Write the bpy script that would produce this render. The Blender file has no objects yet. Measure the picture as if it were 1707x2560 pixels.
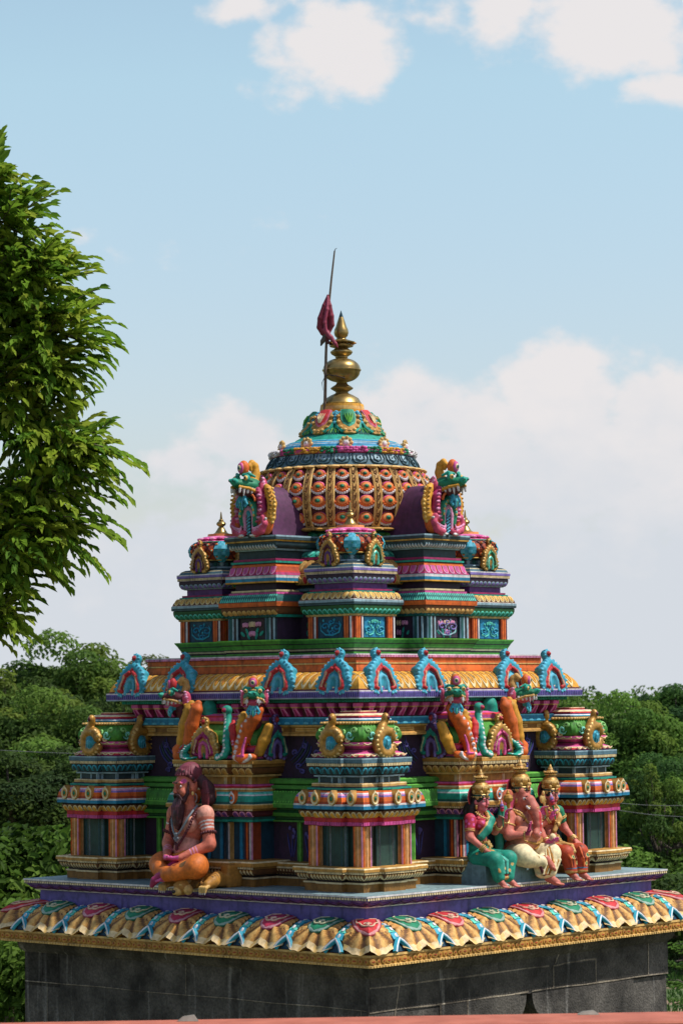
import bpy, math, random
import numpy as np
from mathutils import Matrix, Vector
random.seed(7); rng = np.random.RandomState(11)
R_ = math.radians
sc = bpy.context.scene
COL = sc.collection
PHI = R_(48.0)

# ------------------------------------------------------------------ colours
def lin(h):
    h = h.lstrip('#')
    o = []
    for i in (0, 2, 4):
        c = int(h[i:i+2], 16) / 255.0
        o.append(c / 12.92 if c <= .04045 else ((c + .055) / 1.055) ** 2.4)
    return tuple(o)
P = {k: lin(v) for k, v in dict(
    gold='#b8873a', goldL='#d9b26a', goldD='#8d6224', cream='#e3cf9f', tan='#c79a55', brown='#6e431c',
    orange='#d9661f', peach='#e99a58', orangeD='#a8431a', pink='#d4569a', magenta='#a3235f', pinkL='#e39ac0',
    purple='#4f2a55', purpleD='#35203a', lav='#7f6cb4', violet='#6a3b86', white='#dcd8d8', slate='#4d707e',
    slateL='#94b2be', slateD='#2c454c', teal='#159a84', tealL='#62d3bd', tealD='#0e5a58', blue='#1680a8',
    blueL='#58b4cf', cyan='#2f9db4', green='#468e30', greenD='#1d5a2a', lime='#6fbf4a', emer='#0f7c57',
    maroon='#5b1d28', red='#c22a30', yellow='#d69a2e', yellowL='#e6bb62', dark='#2a1e22', darkT='#1a4048',
    darkG='#1d4038', skin='#c4705c', skinL='#d8937c', rosy='#c8486a', hair='#5a2a33', black='#141012',
    indigo='#3c3f86', dkblue='#12435a', slateB='#6a9db5').items()}
def mixc(a, b, t): return tuple(a[i] * (1 - t) + b[i] * t for i in range(3))
def jit(c, a=.07):
    f = 1 + random.uniform(-a, a)
    return tuple(max(0, min(1, x * f)) for x in c)

# ------------------------------------------------------------------ materials
def newmat(name):
    m = bpy.data.materials.new(name); m.use_nodes = True
    nt = m.node_tree; b = nt.nodes['Principled BSDF']
    return m, nt, b
def N(nt, t, **kw):
    n = nt.nodes.new(t)
    for k, v in kw.items(): setattr(n, k, v)
    return n
def L(nt, a, b): nt.links.new(a, b)
def attr_paint(name, rough=.6, metallic=0., dirt=.35, bump=.15, scale=26., spec=.25, streak=.5):
    m, nt, b = newmat(name)
    at = N(nt, 'ShaderNodeAttribute', attribute_name='Col')
    tc = N(nt, 'ShaderNodeTexCoord')
    n1 = N(nt, 'ShaderNodeTexNoise'); n1.inputs['Scale'].default_value = scale; n1.inputs['Detail'].default_value = 8
    n2 = N(nt, 'ShaderNodeTexNoise'); n2.inputs['Scale'].default_value = 4.; n2.inputs['Detail'].default_value = 5
    L(nt, tc.outputs['Object'], n1.inputs['Vector']); L(nt, tc.outputs['Object'], n2.inputs['Vector'])
    r1 = N(nt, 'ShaderNodeMapRange'); r1.inputs['From Min'].default_value = .3; r1.inputs['From Max'].default_value = .62
    r1.inputs['To Min'].default_value = 1 - dirt; r1.inputs['To Max'].default_value = 1.06
    L(nt, n1.outputs['Fac'], r1.inputs['Value'])
    r2 = N(nt, 'ShaderNodeMapRange'); r2.inputs['From Min'].default_value = .35; r2.inputs['From Max'].default_value = .65
    r2.inputs['To Min'].default_value = .82; r2.inputs['To Max'].default_value = 1.08
    L(nt, n2.outputs['Fac'], r2.inputs['Value'])
    mu = N(nt, 'ShaderNodeMath', operation='MULTIPLY'); L(nt, r1.outputs[0], mu.inputs[0]); L(nt, r2.outputs[0], mu.inputs[1])
    mp = N(nt, 'ShaderNodeMapping'); mp.inputs['Scale'].default_value = (22, 22, 2.2); L(nt, tc.outputs['Object'], mp.inputs['Vector'])
    n3 = N(nt, 'ShaderNodeTexNoise'); n3.inputs['Scale'].default_value = 1.; n3.inputs['Detail'].default_value = 5; L(nt, mp.outputs[0], n3.inputs['Vector'])
    r3 = N(nt, 'ShaderNodeMapRange'); r3.inputs['From Min'].default_value = .56; r3.inputs['From Max'].default_value = .74
    r3.inputs['To Min'].default_value = 1.; r3.inputs['To Max'].default_value = 1-streak; L(nt, n3.outputs['Fac'], r3.inputs['Value'])
    mu2 = N(nt, 'ShaderNodeMath', operation='MULTIPLY'); L(nt, mu.outputs[0], mu2.inputs[0]); L(nt, r3.outputs[0], mu2.inputs[1]); mu = mu2
    vm = N(nt, 'ShaderNodeVectorMath', operation='SCALE'); L(nt, at.outputs['Color'], vm.inputs[0]); L(nt, mu.outputs[0], vm.inputs['Scale'])
    fm = N(nt, 'ShaderNodeMix', data_type='RGBA'); fm.inputs[0].default_value = .0 if metallic else .022; fm.inputs[7].default_value = (.62, .6, .56, 1)   # faded paint; the pale mix also lifts the darks in place of fill light
    L(nt, vm.outputs[0], fm.inputs[6]); L(nt, fm.outputs[2], b.inputs['Base Color'])
    b.inputs['Roughness'].default_value = rough; b.inputs['Metallic'].default_value = metallic
    b.inputs['Specular IOR Level'].default_value = spec
    bp = N(nt, 'ShaderNodeBump'); bp.inputs['Strength'].default_value = bump; bp.inputs['Distance'].default_value = .01
    L(nt, n1.outputs['Fac'], bp.inputs['Height']); L(nt, bp.outputs[0], b.inputs['Normal'])
    return m
M_PAINT = attr_paint('painted_plaster')
M_STAT = attr_paint('painted_statue', rough=.56, dirt=.3, bump=.14, scale=40, spec=.28, streak=.25)
M_GILT = attr_paint('gilt_paint', rough=.45, metallic=.3, dirt=.4, bump=.2, scale=40, spec=.5)
M_BRASS = attr_paint('weathered_brass', rough=.34, metallic=.8, dirt=.35, bump=.06, scale=14, spec=.5)

# ------------------------------------------------------------------ mesh builder (colour per face)
class MB:
    def __init__(s): s.v = []; s.f = []; s.c = []
    def add(s, pts, faces, col):
        b = len(s.v); s.v += [tuple(p) for p in pts]
        per = isinstance(col, list)
        for i, f in enumerate(faces):
            s.f.append(tuple(b + k for k in f)); s.c.append(col[i] if per else col)
    def quad(s, a, b, c, d, col): s.add([a, b, c, d], [(0, 1, 2, 3)], col)
    def grid(s, rows, colf, closed=False):
        n = len(rows[0]); b = len(s.v)
        for r in rows: s.v += [tuple(p) for p in r]
        m = n if closed else n - 1
        for i in range(len(rows) - 1):
            for j in range(m):
                k = (j + 1) % n
                s.f.append((b + i*n + j, b + i*n + k, b + (i+1)*n + k, b + (i+1)*n + j))
                s.c.append(colf(i, j) if callable(colf) else (colf[i] if isinstance(colf, list) else colf))
    def box(s, c, h, col, rot=0.):
        cs, sn = math.cos(rot), math.sin(rot); pts = []
        for dz in (-1, 1):
            for dx, dy in ((-1, -1), (1, -1), (1, 1), (-1, 1)):
                x, y = dx*h[0], dy*h[1]
                pts.append((c[0] + x*cs - y*sn, c[1] + x*sn + y*cs, c[2] + dz*h[2]))
        s.add(pts, [(3, 2, 1, 0), (4, 5, 6, 7), (0, 1, 5, 4), (1, 2, 6, 5), (2, 3, 7, 6), (3, 0, 4, 7)], col)
    def lathe(s, prof, n=32, c=(0, 0), col=None, sq=0., rot=0.):
        rows = []; cols = []
        for p in prof:
            r, z = p[0], p[1]
            row = []
            for k in range(n):
                a = rot + 2*math.pi*k/n
                q = 1.
                if sq: q = 1 + sq*(1/max(abs(math.cos(a)), abs(math.sin(a))) - 1)
                row.append((c[0] + r*q*math.cos(a), c[1] + r*q*math.sin(a), z))
            rows.append(row); cols.append(p[2] if len(p) > 2 else col)
        s.grid(rows, cols, True)
    def tube(s, pts, rad, col, n=8, cap=True):
        pts = [Vector(p) for p in pts]; rows = []
        if not hasattr(rad, '__len__'): rad = [rad]*len(pts)
        up = Vector((0, 0, 1)); prev = None
        for i, p in enumerate(pts):
            d = (pts[min(i+1, len(pts)-1)] - pts[max(i-1, 0)]).normalized()
            if prev is None:
                a = d.cross(up)
                if a.length < .05: a = d.cross(Vector((1, 0, 0)))
            else: a = prev - d*prev.dot(d)
            a.normalize(); prev = a; bb = d.cross(a)
            rows.append([p + (a*math.cos(2*math.pi*k/n) + bb*math.sin(2*math.pi*k/n))*rad[i] for k in range(n)])
        s.grid(rows, col, True)
        if cap:
            for r in (rows[0][::-1], rows[-1]): s.add(r, [tuple(range(n))], col if not isinstance(col, list) else col[0])
    def ell(s, c, r, col, n=10, m=6, Rm=None):
        rows = []
        for i in range(m+1):
            t = math.pi*i/m - math.pi/2
            row = []
            for k in range(n):
                a = 2*math.pi*k/n
                p = Vector((r[0]*math.cos(t)*math.cos(a), r[1]*math.cos(t)*math.sin(a), r[2]*math.sin(t)))
                if Rm is not None: p = Rm @ p
                row.append((c[0]+p[0], c[1]+p[1], c[2]+p[2]))
            rows.append(row)
        s.grid(rows, col, True)
    def merge(s, o, M=None):
        b = len(s.v)
        s.v += [tuple(M @ Vector(p)) for p in o.v] if M is not None else o.v
        s.f += [tuple(b + k for k in f) for f in o.f]; s.c += o.c
    def mesh(s, name, mat=None, ang=32):
        me = bpy.data.meshes.new(name)
        me.from_pydata(s.v, [], s.f)
        a = me.color_attributes.new('Col', 'FLOAT_COLOR', 'CORNER')
        buf = []
        for poly, c in zip(s.f, s.c): buf += [c[0], c[1], c[2], 1.] * len(poly)
        a.data.foreach_set('color', buf)
        me.polygons.foreach_set('use_smooth', [True]*len(s.f))
        me.set_sharp_from_angle(angle=R_(ang))
        if mat: me.materials.append(mat)
        me.update()
        return me
    def build(s, name, mat=None, parent=None, loc=(0, 0, 0), rz=0., ang=32):
        return link(name, s.mesh(name, mat or M_PAINT, ang), parent, loc, rz)

def link(name, me, parent=None, loc=(0, 0, 0), rz=0.):
    o = bpy.data.objects.new(name, me); COL.objects.link(o)
    o.location = loc; o.rotation_euler = (0, 0, rz)
    if parent: o.parent = parent
    return o
def tag(o, label=None, cat=None, group=None, kind=None):
    if label: o['label'] = label
    if cat: o['category'] = cat
    if group: o['group'] = group
    if kind: o['kind'] = kind
    return o
def thing(name, label, cat, loc=(0, 0, 0), rz=0., group=None):
    return tag(link(name, None, None, loc, rz), label, cat, group)
def b2w(x, y, z=0.):
    c, s = math.cos(PHI), math.sin(PHI)
    return (x*c - y*s, x*s + y*c, z)

# ------------------------------------------------------------------ mouldings along a stepped plan
def sq(cx=0, cy=0, h=1.):
    return lambda o: [(cx-h-o, cy-h-o), (cx+h+o, cy-h-o), (cx+h+o, cy+h+o), (cx-h-o, cy+h+o)]
def plus(h, b, p, cx=0, cy=0):
    def f(o):
        H = h+o; B = b+o; q = H+p
        return [(cx+x, cy+y) for x, y in ((-H, -H), (-B, -H), (-B, -q), (B, -q), (B, -H), (H, -H), (H, -B), (q, -B), (q, B), (H, B),
                                        (H, H), (B, H), (B, q), (-B, q), (-B, H), (-H, H), (-H, B), (-q, B), (-q, -B), (-H, -B))]
    return f
def bay(F, Lh, b, p, back=.5):
    # one bay on the -y face: half length Lh, front at y=-F, centre projection p of half width b
    def f(o):
        pts = [(-Lh-o, -back), (-Lh-o, -F-o)]
        if p: pts += [(-b-o, -F-o), (-b-o, -F-p-o), (b+o, -F-p-o), (b+o, -F-o)]
        return pts + [(Lh+o, -F-o), (Lh+o, -back)]
    return f
def swap(f):  # mirror a -y bay onto the -x face, keeping the outward side
    return lambda o: [(y, x) for x, y in f(o)][::-1]
def arc(o0, z0, o1, z1, co, cz, n, col):
    out = []
    for i in range(n):
        t = i/n
        out.append(((1-t)**2*o0 + 2*t*(1-t)*co + t*t*o1, (1-t)**2*z0 + 2*t*(1-t)*cz + t*t*z1, col[i] if isinstance(col, list) else col))
    return out
def mould(mb, plan, prof, closed=True, capt=None, capb=None):
    rows = [[(x, y, p[1]) for x, y in plan(p[0])] for p in prof]
    mb.grid(rows, [p[2] if len(p) > 2 else (1, 0, 1) for p in prof], closed)
    n = len(rows[0])
    if capt is not None: mb.add(rows[-1], [tuple(range(n))], capt)
    if capb is not None: mb.add(rows[0][::-1], [tuple(range(n))], capb)

class Edge:
    """surface of one straight run of a moulding; s along, t down the curve, h off the surface"""
    def __init__(e, q0, q1, om, curve):
        e.q0 = Vector(q0).to_2d(); e.q1 = Vector(q1).to_2d(); e.L = (e.q1 - e.q0).length
        e.d = (e.q1 - e.q0).normalized(); e.n = Vector((e.d.y, -e.d.x)); e.om = om
        e.cv = curve; e.acc = [0.]
        for a, b in zip(curve, curve[1:]): e.acc.append(e.acc[-1] + math.hypot(b[0]-a[0], b[1]-a[1]))
    def __call__(e, s, t, h=0.):
        x = max(-.3, min(1.3, t))*e.acc[-1]; i = 0
        while i < len(e.cv)-2 and x > e.acc[i+1]: i += 1
        a, b = e.cv[i], e.cv[i+1]; sl = max(1e-6, e.acc[i+1]-e.acc[i]); u = (x - e.acc[i])/sl
        o = a[0] + (b[0]-a[0])*u; z = a[1] + (b[1]-a[1])*u
        do, dz = (b[0]-a[0])/sl, (b[1]-a[1])/sl
        o += -dz*h; z += do*h
        p = e.q0 + e.d*s + e.n*(o - e.om)
        return (p.x, p.y, z)
def edges(plan, curve, closed=True, minL=.02, allv=False):
    om = sum(c[0] for c in curve)/len(curve); pts = plan(om); n = len(pts); out = []
    for j in range(n if closed else n-1):
        e = Edge(pts[j], pts[(j+1) % n], om, curve)
        if e.L > minL and (allv or e.n.x < -.3 or e.n.y < -.3): out.append(e)
    return out
SH = dict(
    tongue=[(0, .95), (.4, .97), (.65, .9), (.84, .68), (.95, .38), (1, .1)],
    arch=[(0, .1), (.05, .38), (.16, .68), (.35, .9), (.6, .97), (1, .95)],
    oval=[(0, .15), (.12, .6), (.35, .95), (.65, .95), (.88, .6), (1, .15)],
    bar=[(0, .95), (1, .95)],
    drop=[(0, .12), (.25, .35), (.55, .8), (.75, .9), (.9, .65), (1, .15)])
def patch(mb, surf, s, hw, rows, h, col, t0=0., t1=1., dome=.5, cols=(-1, -.45, .45, 1), skirt=True, lean=0.):
    rws = []
    for t, w in rows:
        tt = t0 + (t1-t0)*t
        rws.append([surf(s + hw*w*u + lean*t, tt, h*(1 - dome*u*u)) for u in cols])
    mb.grid(rws, col)
    if skirt:
        lo = [[surf(s - hw*w + lean*t, t0+(t1-t0)*t, -.003) for t, w in rows], [surf(s + hw*w + lean*t, t0+(t1-t0)*t, -.003) for t, w in rows]]
        mb.grid([lo[0], [r[0] for r in rws]], col); mb.grid([[r[-1] for r in rws], lo[1]], col)
        mb.grid([[surf(s + hw*rows[-1][1]*u + lean, t1, h*(1-dome*u*u)) for u in cols][::1], [surf(s + hw*rows[-1][1]*u + lean, t1, -.003) for u in cols]], col)
        mb.grid([[surf(s + hw*rows[0][1]*u, t0, -.003) for u in cols], [surf(s + hw*rows[0][1]*u, t0, h*(1-dome*u*u)) for u in cols]], col)
def row(mb, plan, curve, pitch, kind, rim, inner=None, h=.0042, gap=.93, closed=True, vein=None, jitter=.08, t=(0, 1), lean=0., ins=.7, minL=None, allv=False):
    for e in edges(plan, curve, closed, minL or pitch*.5, allv):
        n = max(1, round(e.L/pitch)); w = e.L/n
        for i in range(n):
            s = (i+.5)*w; hw = w*.5*gap*random.uniform(.95, 1.0)
            patch(mb, e, s, hw, SH[kind], h, jit(rim, jitter), t[0], t[1], dome=.3, lean=lean, cols=(-1, 0, 1) if kind == 'bar' else (-1, -.45, .45, 1))
            if inner:
                a, b = (t[0]+.02, t[1]-.16*(t[1]-t[0])) if kind == 'tongue' else ((t[0]+.18*(t[1]-t[0]), t[1]-.02) if kind == 'arch' else (t[0]+.14, t[1]-.14))
                patch(mb, e, s, hw*ins, SH[kind], h*1.6, jit(inner, jitter), a, b, dome=.25, lean=lean)
            if vein:
                patch(mb, e, s, hw*.1, SH['drop'], h*2.1, vein, t[0]+.25*(t[1]-t[0]), t[0]+.75*(t[1]-t[0]), skirt=False)
def dent(mb, plan, o, z0, z1, col, pitch=.018, closed=True, fr=.55, h=.006, allv=False):
    for e in edges(plan, [(o, z1), (o, z0)], closed, .012, allv):
        n = max(1, round(e.L/pitch)); w = e.L/n
        for i in range(n):
            s = (i+.5)*w; hw = w*.5*fr; c = jit(col, .1)
            a, b, cc, d = e(s-hw, .04, h), e(s+hw, .04, h), e(s+hw, .96, h), e(s-hw, .96, h)
            A, B, C2, D = e(s-hw, 0, 0), e(s+hw, 0, 0), e(s+hw, 1, 0), e(s-hw, 1, 0)
            mb.add([a, b, cc, d, A, B, C2, D], [(0, 3, 2, 1), (4, 0, 1, 5), (1, 2, 6, 5), (3, 7, 6, 2), (0, 4, 7, 3)], c)
def squiggle(mb, pts, r, col, n=5, taper=True):
    m = len(pts)
    rad = [r*(1 - .65*abs(2*i/(m-1)-1)**2.5) if taper else r for i in range(m)]
    mb.tube(pts, rad, col, n)
def spiral(c, r0, turns, a0, n=14, sgn=1, grow=0.):
    return [(c[0] + r0*(1 - i/(n-1)*.85)*math.cos(a0 + sgn*2*math.pi*turns*i/(n-1)), c[1] + r0*(1 - i/(n-1)*.85)*math.sin(a0 + sgn*2*math.pi*turns*i/(n-1))) for i in range(n)]
# ------------------------------------------------------------------ sculpting by blended solids (surface nets)
def v3(*a): return np.array(a, float)
class Sculpt:
    def __init__(s, k=.012): s.p = []; s.k = k; s.paint = []; s.cuts = []
    def cap(s, a, b, ra, rb, col, k=None): s.p.append(('cap', v3(*a), v3(*b), ra, rb, col, k)); return s
    def chain(s, pts, rad, col, k=None):
        for i in range(len(pts)-1): s.cap(pts[i], pts[i+1], rad[i], rad[i+1], col, k)
        return s
    def ell(s, c, r, col, R=None, k=None): s.p.append(('ell', v3(*c), v3(*r), R, None, col, k)); return s
    def box(s, c, h, rd, col, R=None, k=None): s.p.append(('box', v3(*c), v3(*h), R, rd, col, k)); return s
    def cut(s, c, r, col, R=None): s.cuts.append(('ell', v3(*c), v3(*r), R, None, col, None)); return s
    def pnt(s, c, r, col, R=None): s.paint.append(('ell', v3(*c), v3(*r), R, None, col, None)); return s
    def pcap(s, a, b, ra, rb, col): s.paint.append(('cap', v3(*a), v3(*b), ra, rb, col, None)); return s
    @staticmethod
    def dist(p, X):
        if p[0] == 'cap':
            a, b = p[1], p[2]; ba = b-a; l = max(1e-9, ba @ ba)
            t = np.clip(((X-a) @ ba)/l, 0, 1)
            return np.linalg.norm(X - a - t[..., None]*ba, axis=-1) - (p[3] + (p[4]-p[3])*t)
        q = X - p[1]
        if p[3] is not None: q = q @ p[3]
        if p[0] == 'ell':
            k0 = np.linalg.norm(q/p[2], axis=-1); k1 = np.linalg.norm(q/(p[2]**2), axis=-1) + 1e-9
            return k0*(k0-1)/k1
        d = np.abs(q) - (p[2]-p[4])
        return np.linalg.norm(np.maximum(d, 0), axis=-1) + np.minimum(d.max(-1), 0) - p[4]
    @staticmethod
    def bb(p):
        if p[0] == 'cap':
            r = max(p[3], p[4]); return np.minimum(p[1], p[2])-r, np.maximum(p[1], p[2])+r
        r = p[2] if p[3] is None else np.abs(p[3]) @ p[2]
        return p[1]-r, p[1]+r
    def mesh(s, name, mat, cell=.006, colfun=None, smooth=1):
        B = [s.bb(p) for p in s.p]
        lo = np.min([b[0] for b in B], 0) - 3*cell; hi = np.max([b[1] for b in B], 0) + 3*cell
        n = np.ceil((hi-lo)/cell).astype(int)+1
        D = np.full(n, .08, np.float32)
        ax = [lo[i] + cell*np.arange(n[i]) for i in range(3)]
        def block(b, mg):
            i0 = np.maximum(0, np.floor((b[0]-mg-lo)/cell).astype(int)); i1 = np.minimum(n, np.ceil((b[1]+mg-lo)/cell).astype(int)+1)
            sl = tuple(slice(a, c) for a, c in zip(i0, i1))
            X = np.stack(np.meshgrid(*[ax[i][sl[i]] for i in range(3)], indexing='ij'), -1)
            return sl, X
        for p, b in zip(s.p, B):
            k = p[6] if p[6] is not None else s.k
            sl, X = block(b, k + 3*cell); d = s.dist(p, X); o = D[sl]
            if k > 0:
                h = np.maximum(k - np.abs(d-o), 0)/k; D[sl] = np.minimum(d, o) - h*h*k*.25
            else: D[sl] = np.minimum(d, o)
        for p in s.cuts:
            sl, X = block(s.bb(p), 3*cell); D[sl] = np.maximum(D[sl], -s.dist(p, X))
        S = D < 0
        c8 = [(0,0,0),(1,0,0),(0,1,0),(1,1,0),(0,0,1),(1,0,1),(0,1,1),(1,1,1)]
        def sub(A, c): return A[c[0]:A.shape[0]-1+c[0], c[1]:A.shape[1]-1+c[1], c[2]:A.shape[2]-1+c[2]]
        cnt = sum(sub(S, c).astype(np.int8) for c in c8)
        ijk = np.argwhere((cnt > 0) & (cnt < 8))
        V = np.stack([D[ijk[:,0]+c[0], ijk[:,1]+c[1], ijk[:,2]+c[2]] for c in c8], 1)
        acc = np.zeros((len(ijk), 3)); w = np.zeros(len(ijk)); c8a = np.array(c8, float)
        for a in range(8):
            for b2 in range(a+1, 8):
                if abs(c8a[a]-c8a[b2]).sum() != 1: continue
                m = (V[:,a] < 0) != (V[:,b2] < 0); t = V[m,a]/(V[m,a]-V[m,b2])
                acc[m] += c8a[a] + t[:,None]*(c8a[b2]-c8a[a]); w[m] += 1
        pts = lo + cell*(ijk + acc/w[:,None])
        idx = -np.ones(n, int); idx[ijk[:,0], ijk[:,1], ijk[:,2]] = np.arange(len(ijk))
        F = []
        for axi in range(3):
            A = S; sh = [slice(None)]*3; sh2 = [slice(None)]*3; sh[axi] = slice(0, -1); sh2[axi] = slice(1, None)
            e = np.argwhere(A[tuple(sh)] != A[tuple(sh2)]); u, v = (axi+1) % 3, (axi+2) % 3
            e = e[(e[:,u] > 0) & (e[:,v] > 0)]
            du = np.zeros(3, int); du[u] = 1; dv = np.zeros(3, int); dv[v] = 1
            q = np.stack([idx[tuple((e-du-dv).T)], idx[tuple((e-dv).T)], idx[tuple(e.T)], idx[tuple((e-du).T)]], 1)
            flip = ~A[tuple(e.T)]
            q[flip] = q[flip][:, ::-1]
            F.append(q)
        F = np.concatenate(F); F = F[(F >= 0).all(1)]
        # colours by nearest solid
        best = np.full(len(pts), 1e9); col = np.zeros((len(pts), 3))
        for p in s.p + s.cuts:
            d = np.abs(s.dist(p, pts)) if p in () else s.dist(p, pts)
            if any(p is c for c in s.cuts): d = np.abs(d) - cell*1.2
            m = d < best; best[m] = d[m]; col[m] = p[5]
        for p in s.paint:
            col[s.dist(p, pts) < 0] = p[5]
        if colfun is not None: col = colfun(pts, col)
        me = bpy.data.meshes.new(name)
        me.from_pydata(pts.tolist(), [], F.tolist())
        a = me.color_attributes.new('Col', 'FLOAT_COLOR', 'POINT')
        a.data.foreach_set('color', np.concatenate([col, np.ones((len(col), 1))], 1).astype(np.float32).ravel())
        me.polygons.foreach_set('use_smooth', [True]*len(F)); me.materials.append(mat); me.update()
        return me
def rotm(ax, ang):
    return np.array(Matrix.Rotation(ang, 3, ax))
# ------------------------------------------------------------------ camera, light, sky
cd = bpy.data.cameras.new('camera'); cam = bpy.data.objects.new('camera', cd); COL.objects.link(cam)
cd.sensor_fit = 'VERTICAL'; cd.sensor_height = 36; cd.lens = 6800/2560*36; cd.clip_end = 6000; cd.clip_start = .1
cam.matrix_world = Matrix.Translation((-.014, -21.25, 1.357)) @ Matrix.Rotation(R_(90+3.92), 4, 'X') @ Matrix.Rotation(-.0113, 4, 'Z')
cd.dof.use_dof = True; cd.dof.focus_distance = 20.2; cd.dof.aperture_fstop = 7.0
sc.camera = cam
SUN_EL, SUN_AZ = 57., -14.
sd = Vector((math.cos(R_(SUN_AZ))*math.cos(R_(SUN_EL)), math.sin(R_(SUN_AZ))*math.cos(R_(SUN_EL)), math.sin(R_(SUN_EL))))
sl = bpy.data.lights.new('sun', 'SUN'); sl.energy = 3.1; sl.angle = R_(.6); sl.color = (1., .95, .88)
so = bpy.data.objects.new('sun', sl); COL.objects.link(so); so.rotation_euler = sd.to_track_quat('Z', 'Y').to_euler()
sc.view_settings.view_transform = 'Standard'; sc.view_settings.look = 'None'; sc.view_settings.exposure = .56
w = bpy.data.worlds.new('World'); sc.world = w; w.use_nodes = True; nt = w.node_tree
bg = nt.nodes['Background']; sky = N(nt, 'ShaderNodeTexSky', sky_type='NISHITA'); sky.sun_disc = False
sky.sun_elevation = R_(SUN_EL); sky.sun_rotation = R_(90-SUN_AZ); sky.air_density = 1.; sky.dust_density = 1.0; sky.ozone_density = 1.2
tc = N(nt, 'ShaderNodeTexCoord')
def mth(op, a, b=None, c=None):
    n = N(nt, 'ShaderNodeMath', operation=op)
    for i, x in enumerate((a, b, c)):
        if x is None: continue
        if isinstance(x, (int, float)): n.inputs[i].default_value = x
        else: L(nt, x, n.inputs[i])
    return n.outputs[0]
# cumulus: soft lobes placed on the sky sphere, their edges broken up by noise
sep = N(nt, 'ShaderNodeSeparateXYZ'); L(nt, tc.outputs['Generated'], sep.inputs[0])
az = mth('DIVIDE', sep.outputs[0], sep.outputs[1]); el = mth('DIVIDE', sep.outputs[2], sep.outputs[1])
mp = N(nt, 'ShaderNodeCombineXYZ'); L(nt, az, mp.inputs[0]); L(nt, mth('MULTIPLY', el, 1.35), mp.inputs[1])
nz = N(nt, 'ShaderNodeTexNoise'); nz.inputs['Scale'].default_value = 45; nz.inputs['Detail'].default_value = 9; nz.inputs['Roughness'].default_value = .56
L(nt, mp.outputs[0], nz.inputs['Vector'])
nb = N(nt, 'ShaderNodeTexNoise'); nb.inputs['Scale'].default_value = 16; nb.inputs['Detail'].default_value = 5
L(nt, mp.outputs[0], nb.inputs['Vector'])
def TT(x, y): return ((x-858)/6800., math.tan(math.atan((1280-y)/6800.) + R_(3.92)))
lobes = [  # photo-plane centre, half sizes, strength
    (850, 115, 215, 135, 1.0), (650, 10, 140, 60, .85), (1100, 50, 120, 85, .62), (1290, 30, 120, 120, .72), (1540, 80, 240, 160, 1.0), (1650, 235, 140, 60, .85),
    (1060, 1030, 150, 140, 1.0), (960, 1050, 110, 100, .9), (1200, 1060, 150, 130, .9), (1420, 1010, 190, 160, 1.05), (1640, 1040, 160, 140, 1.0), (1000, 1160, 190, 110, .95), (1300, 1200, 520, 170, 1.05),
    (610, 1095, 130, 110, .95), (470, 1160, 130, 80, .85), (730, 1200, 320, 130, .95), (200, 580, 100, 40, .48), (420, 640, 220, 70, .40), (720, 540, 140, 90, .36)]
acc = None
for (x, y, a, b, s_) in lobes:
    u, v = TT(x, y)
    dx = mth('MULTIPLY', mth('SUBTRACT', az, u), 6800./a); dy = mth('MULTIPLY', mth('SUBTRACT', el, v), 6800./b)
    g = mth('MULTIPLY', mth('EXPONENT', mth('MULTIPLY', mth('ADD', mth('MULTIPLY', dx, dx), mth('MULTIPLY', dy, dy)), -.8)), s_)
    acc = g if acc is None else mth('MAXIMUM', acc, g)
# low bank of pale cloud towards the horizon
bank = N(nt, 'ShaderNodeMapRange'); bank.inputs['From Min'].default_value = TT(0, 1040)[1]; bank.inputs['From Max'].default_value = TT(0, 1400)[1]
bank.inputs['To Min'].default_value = 0; bank.inputs['To Max'].default_value = 1.05; L(nt, el, bank.inputs['Value'])
acc = mth('MAXIMUM', acc, bank.outputs[0])
d = mth('ADD', acc, mth('MULTIPLY', mth('SUBTRACT', nz.outputs['Fac'], .5), 1.25))
d = mth('ADD', d, mth('MULTIPLY', mth('SUBTRACT', nb.outputs['Fac'], .5), .8))
cm = N(nt, 'ShaderNodeMapRange', interpolation_type='SMOOTHSTEP'); cm.inputs['From Min'].default_value = .36; cm.inputs['From Max'].default_value = .76
L(nt, d, cm.inputs['Value'])
cc = N(nt, 'ShaderNodeMix', data_type='RGBA'); cc.inputs[6].default_value = (3.02, 3.2, 3.45, 1); cc.inputs[7].default_value = (3.72, 3.6, 3.62, 1)
cr = N(nt, 'ShaderNodeMapRange'); cr.inputs['From Min'].default_value = TT(0, 1450)[1]; cr.inputs['From Max'].default_value = TT(0, 930)[1]; L(nt, mth('ADD', el, mth('MULTIPLY', mth('ADD', mth('SUBTRACT', nb.outputs['Fac'], .5), mth('MULTIPLY', mth('SUBTRACT', nz.outputs['Fac'], .5), .8)), .11)), cr.inputs['Value'])
L(nt, cr.outputs[0], cc.inputs[0])
tint = N(nt, 'ShaderNodeMix', data_type='RGBA', blend_type='MULTIPLY'); tint.inputs[0].default_value = 1.; tint.inputs[7].default_value = (.95, .92, .74, 1)
air = N(nt, 'ShaderNodeMapRange'); air.inputs['From Min'].default_value = TT(0, 1250)[1]; air.inputs['From Max'].default_value = TT(0, 200)[1]
air.inputs['To Min'].default_value = .74; air.inputs['To Max'].default_value = 1.; L(nt, el, air.inputs['Value'])
vs = N(nt, 'ShaderNodeVectorMath', operation='SCALE'); L(nt, sky.outputs[0], vs.inputs[0]); L(nt, air.outputs[0], vs.inputs['Scale'])
L(nt, vs.outputs[0], tint.inputs[6])
tm = N(nt, 'ShaderNodeMix', data_type='RGBA'); L(nt, mth('DIVIDE', mth('SUBTRACT', air.outputs[0], .74), .26), tm.inputs[0])
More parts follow.
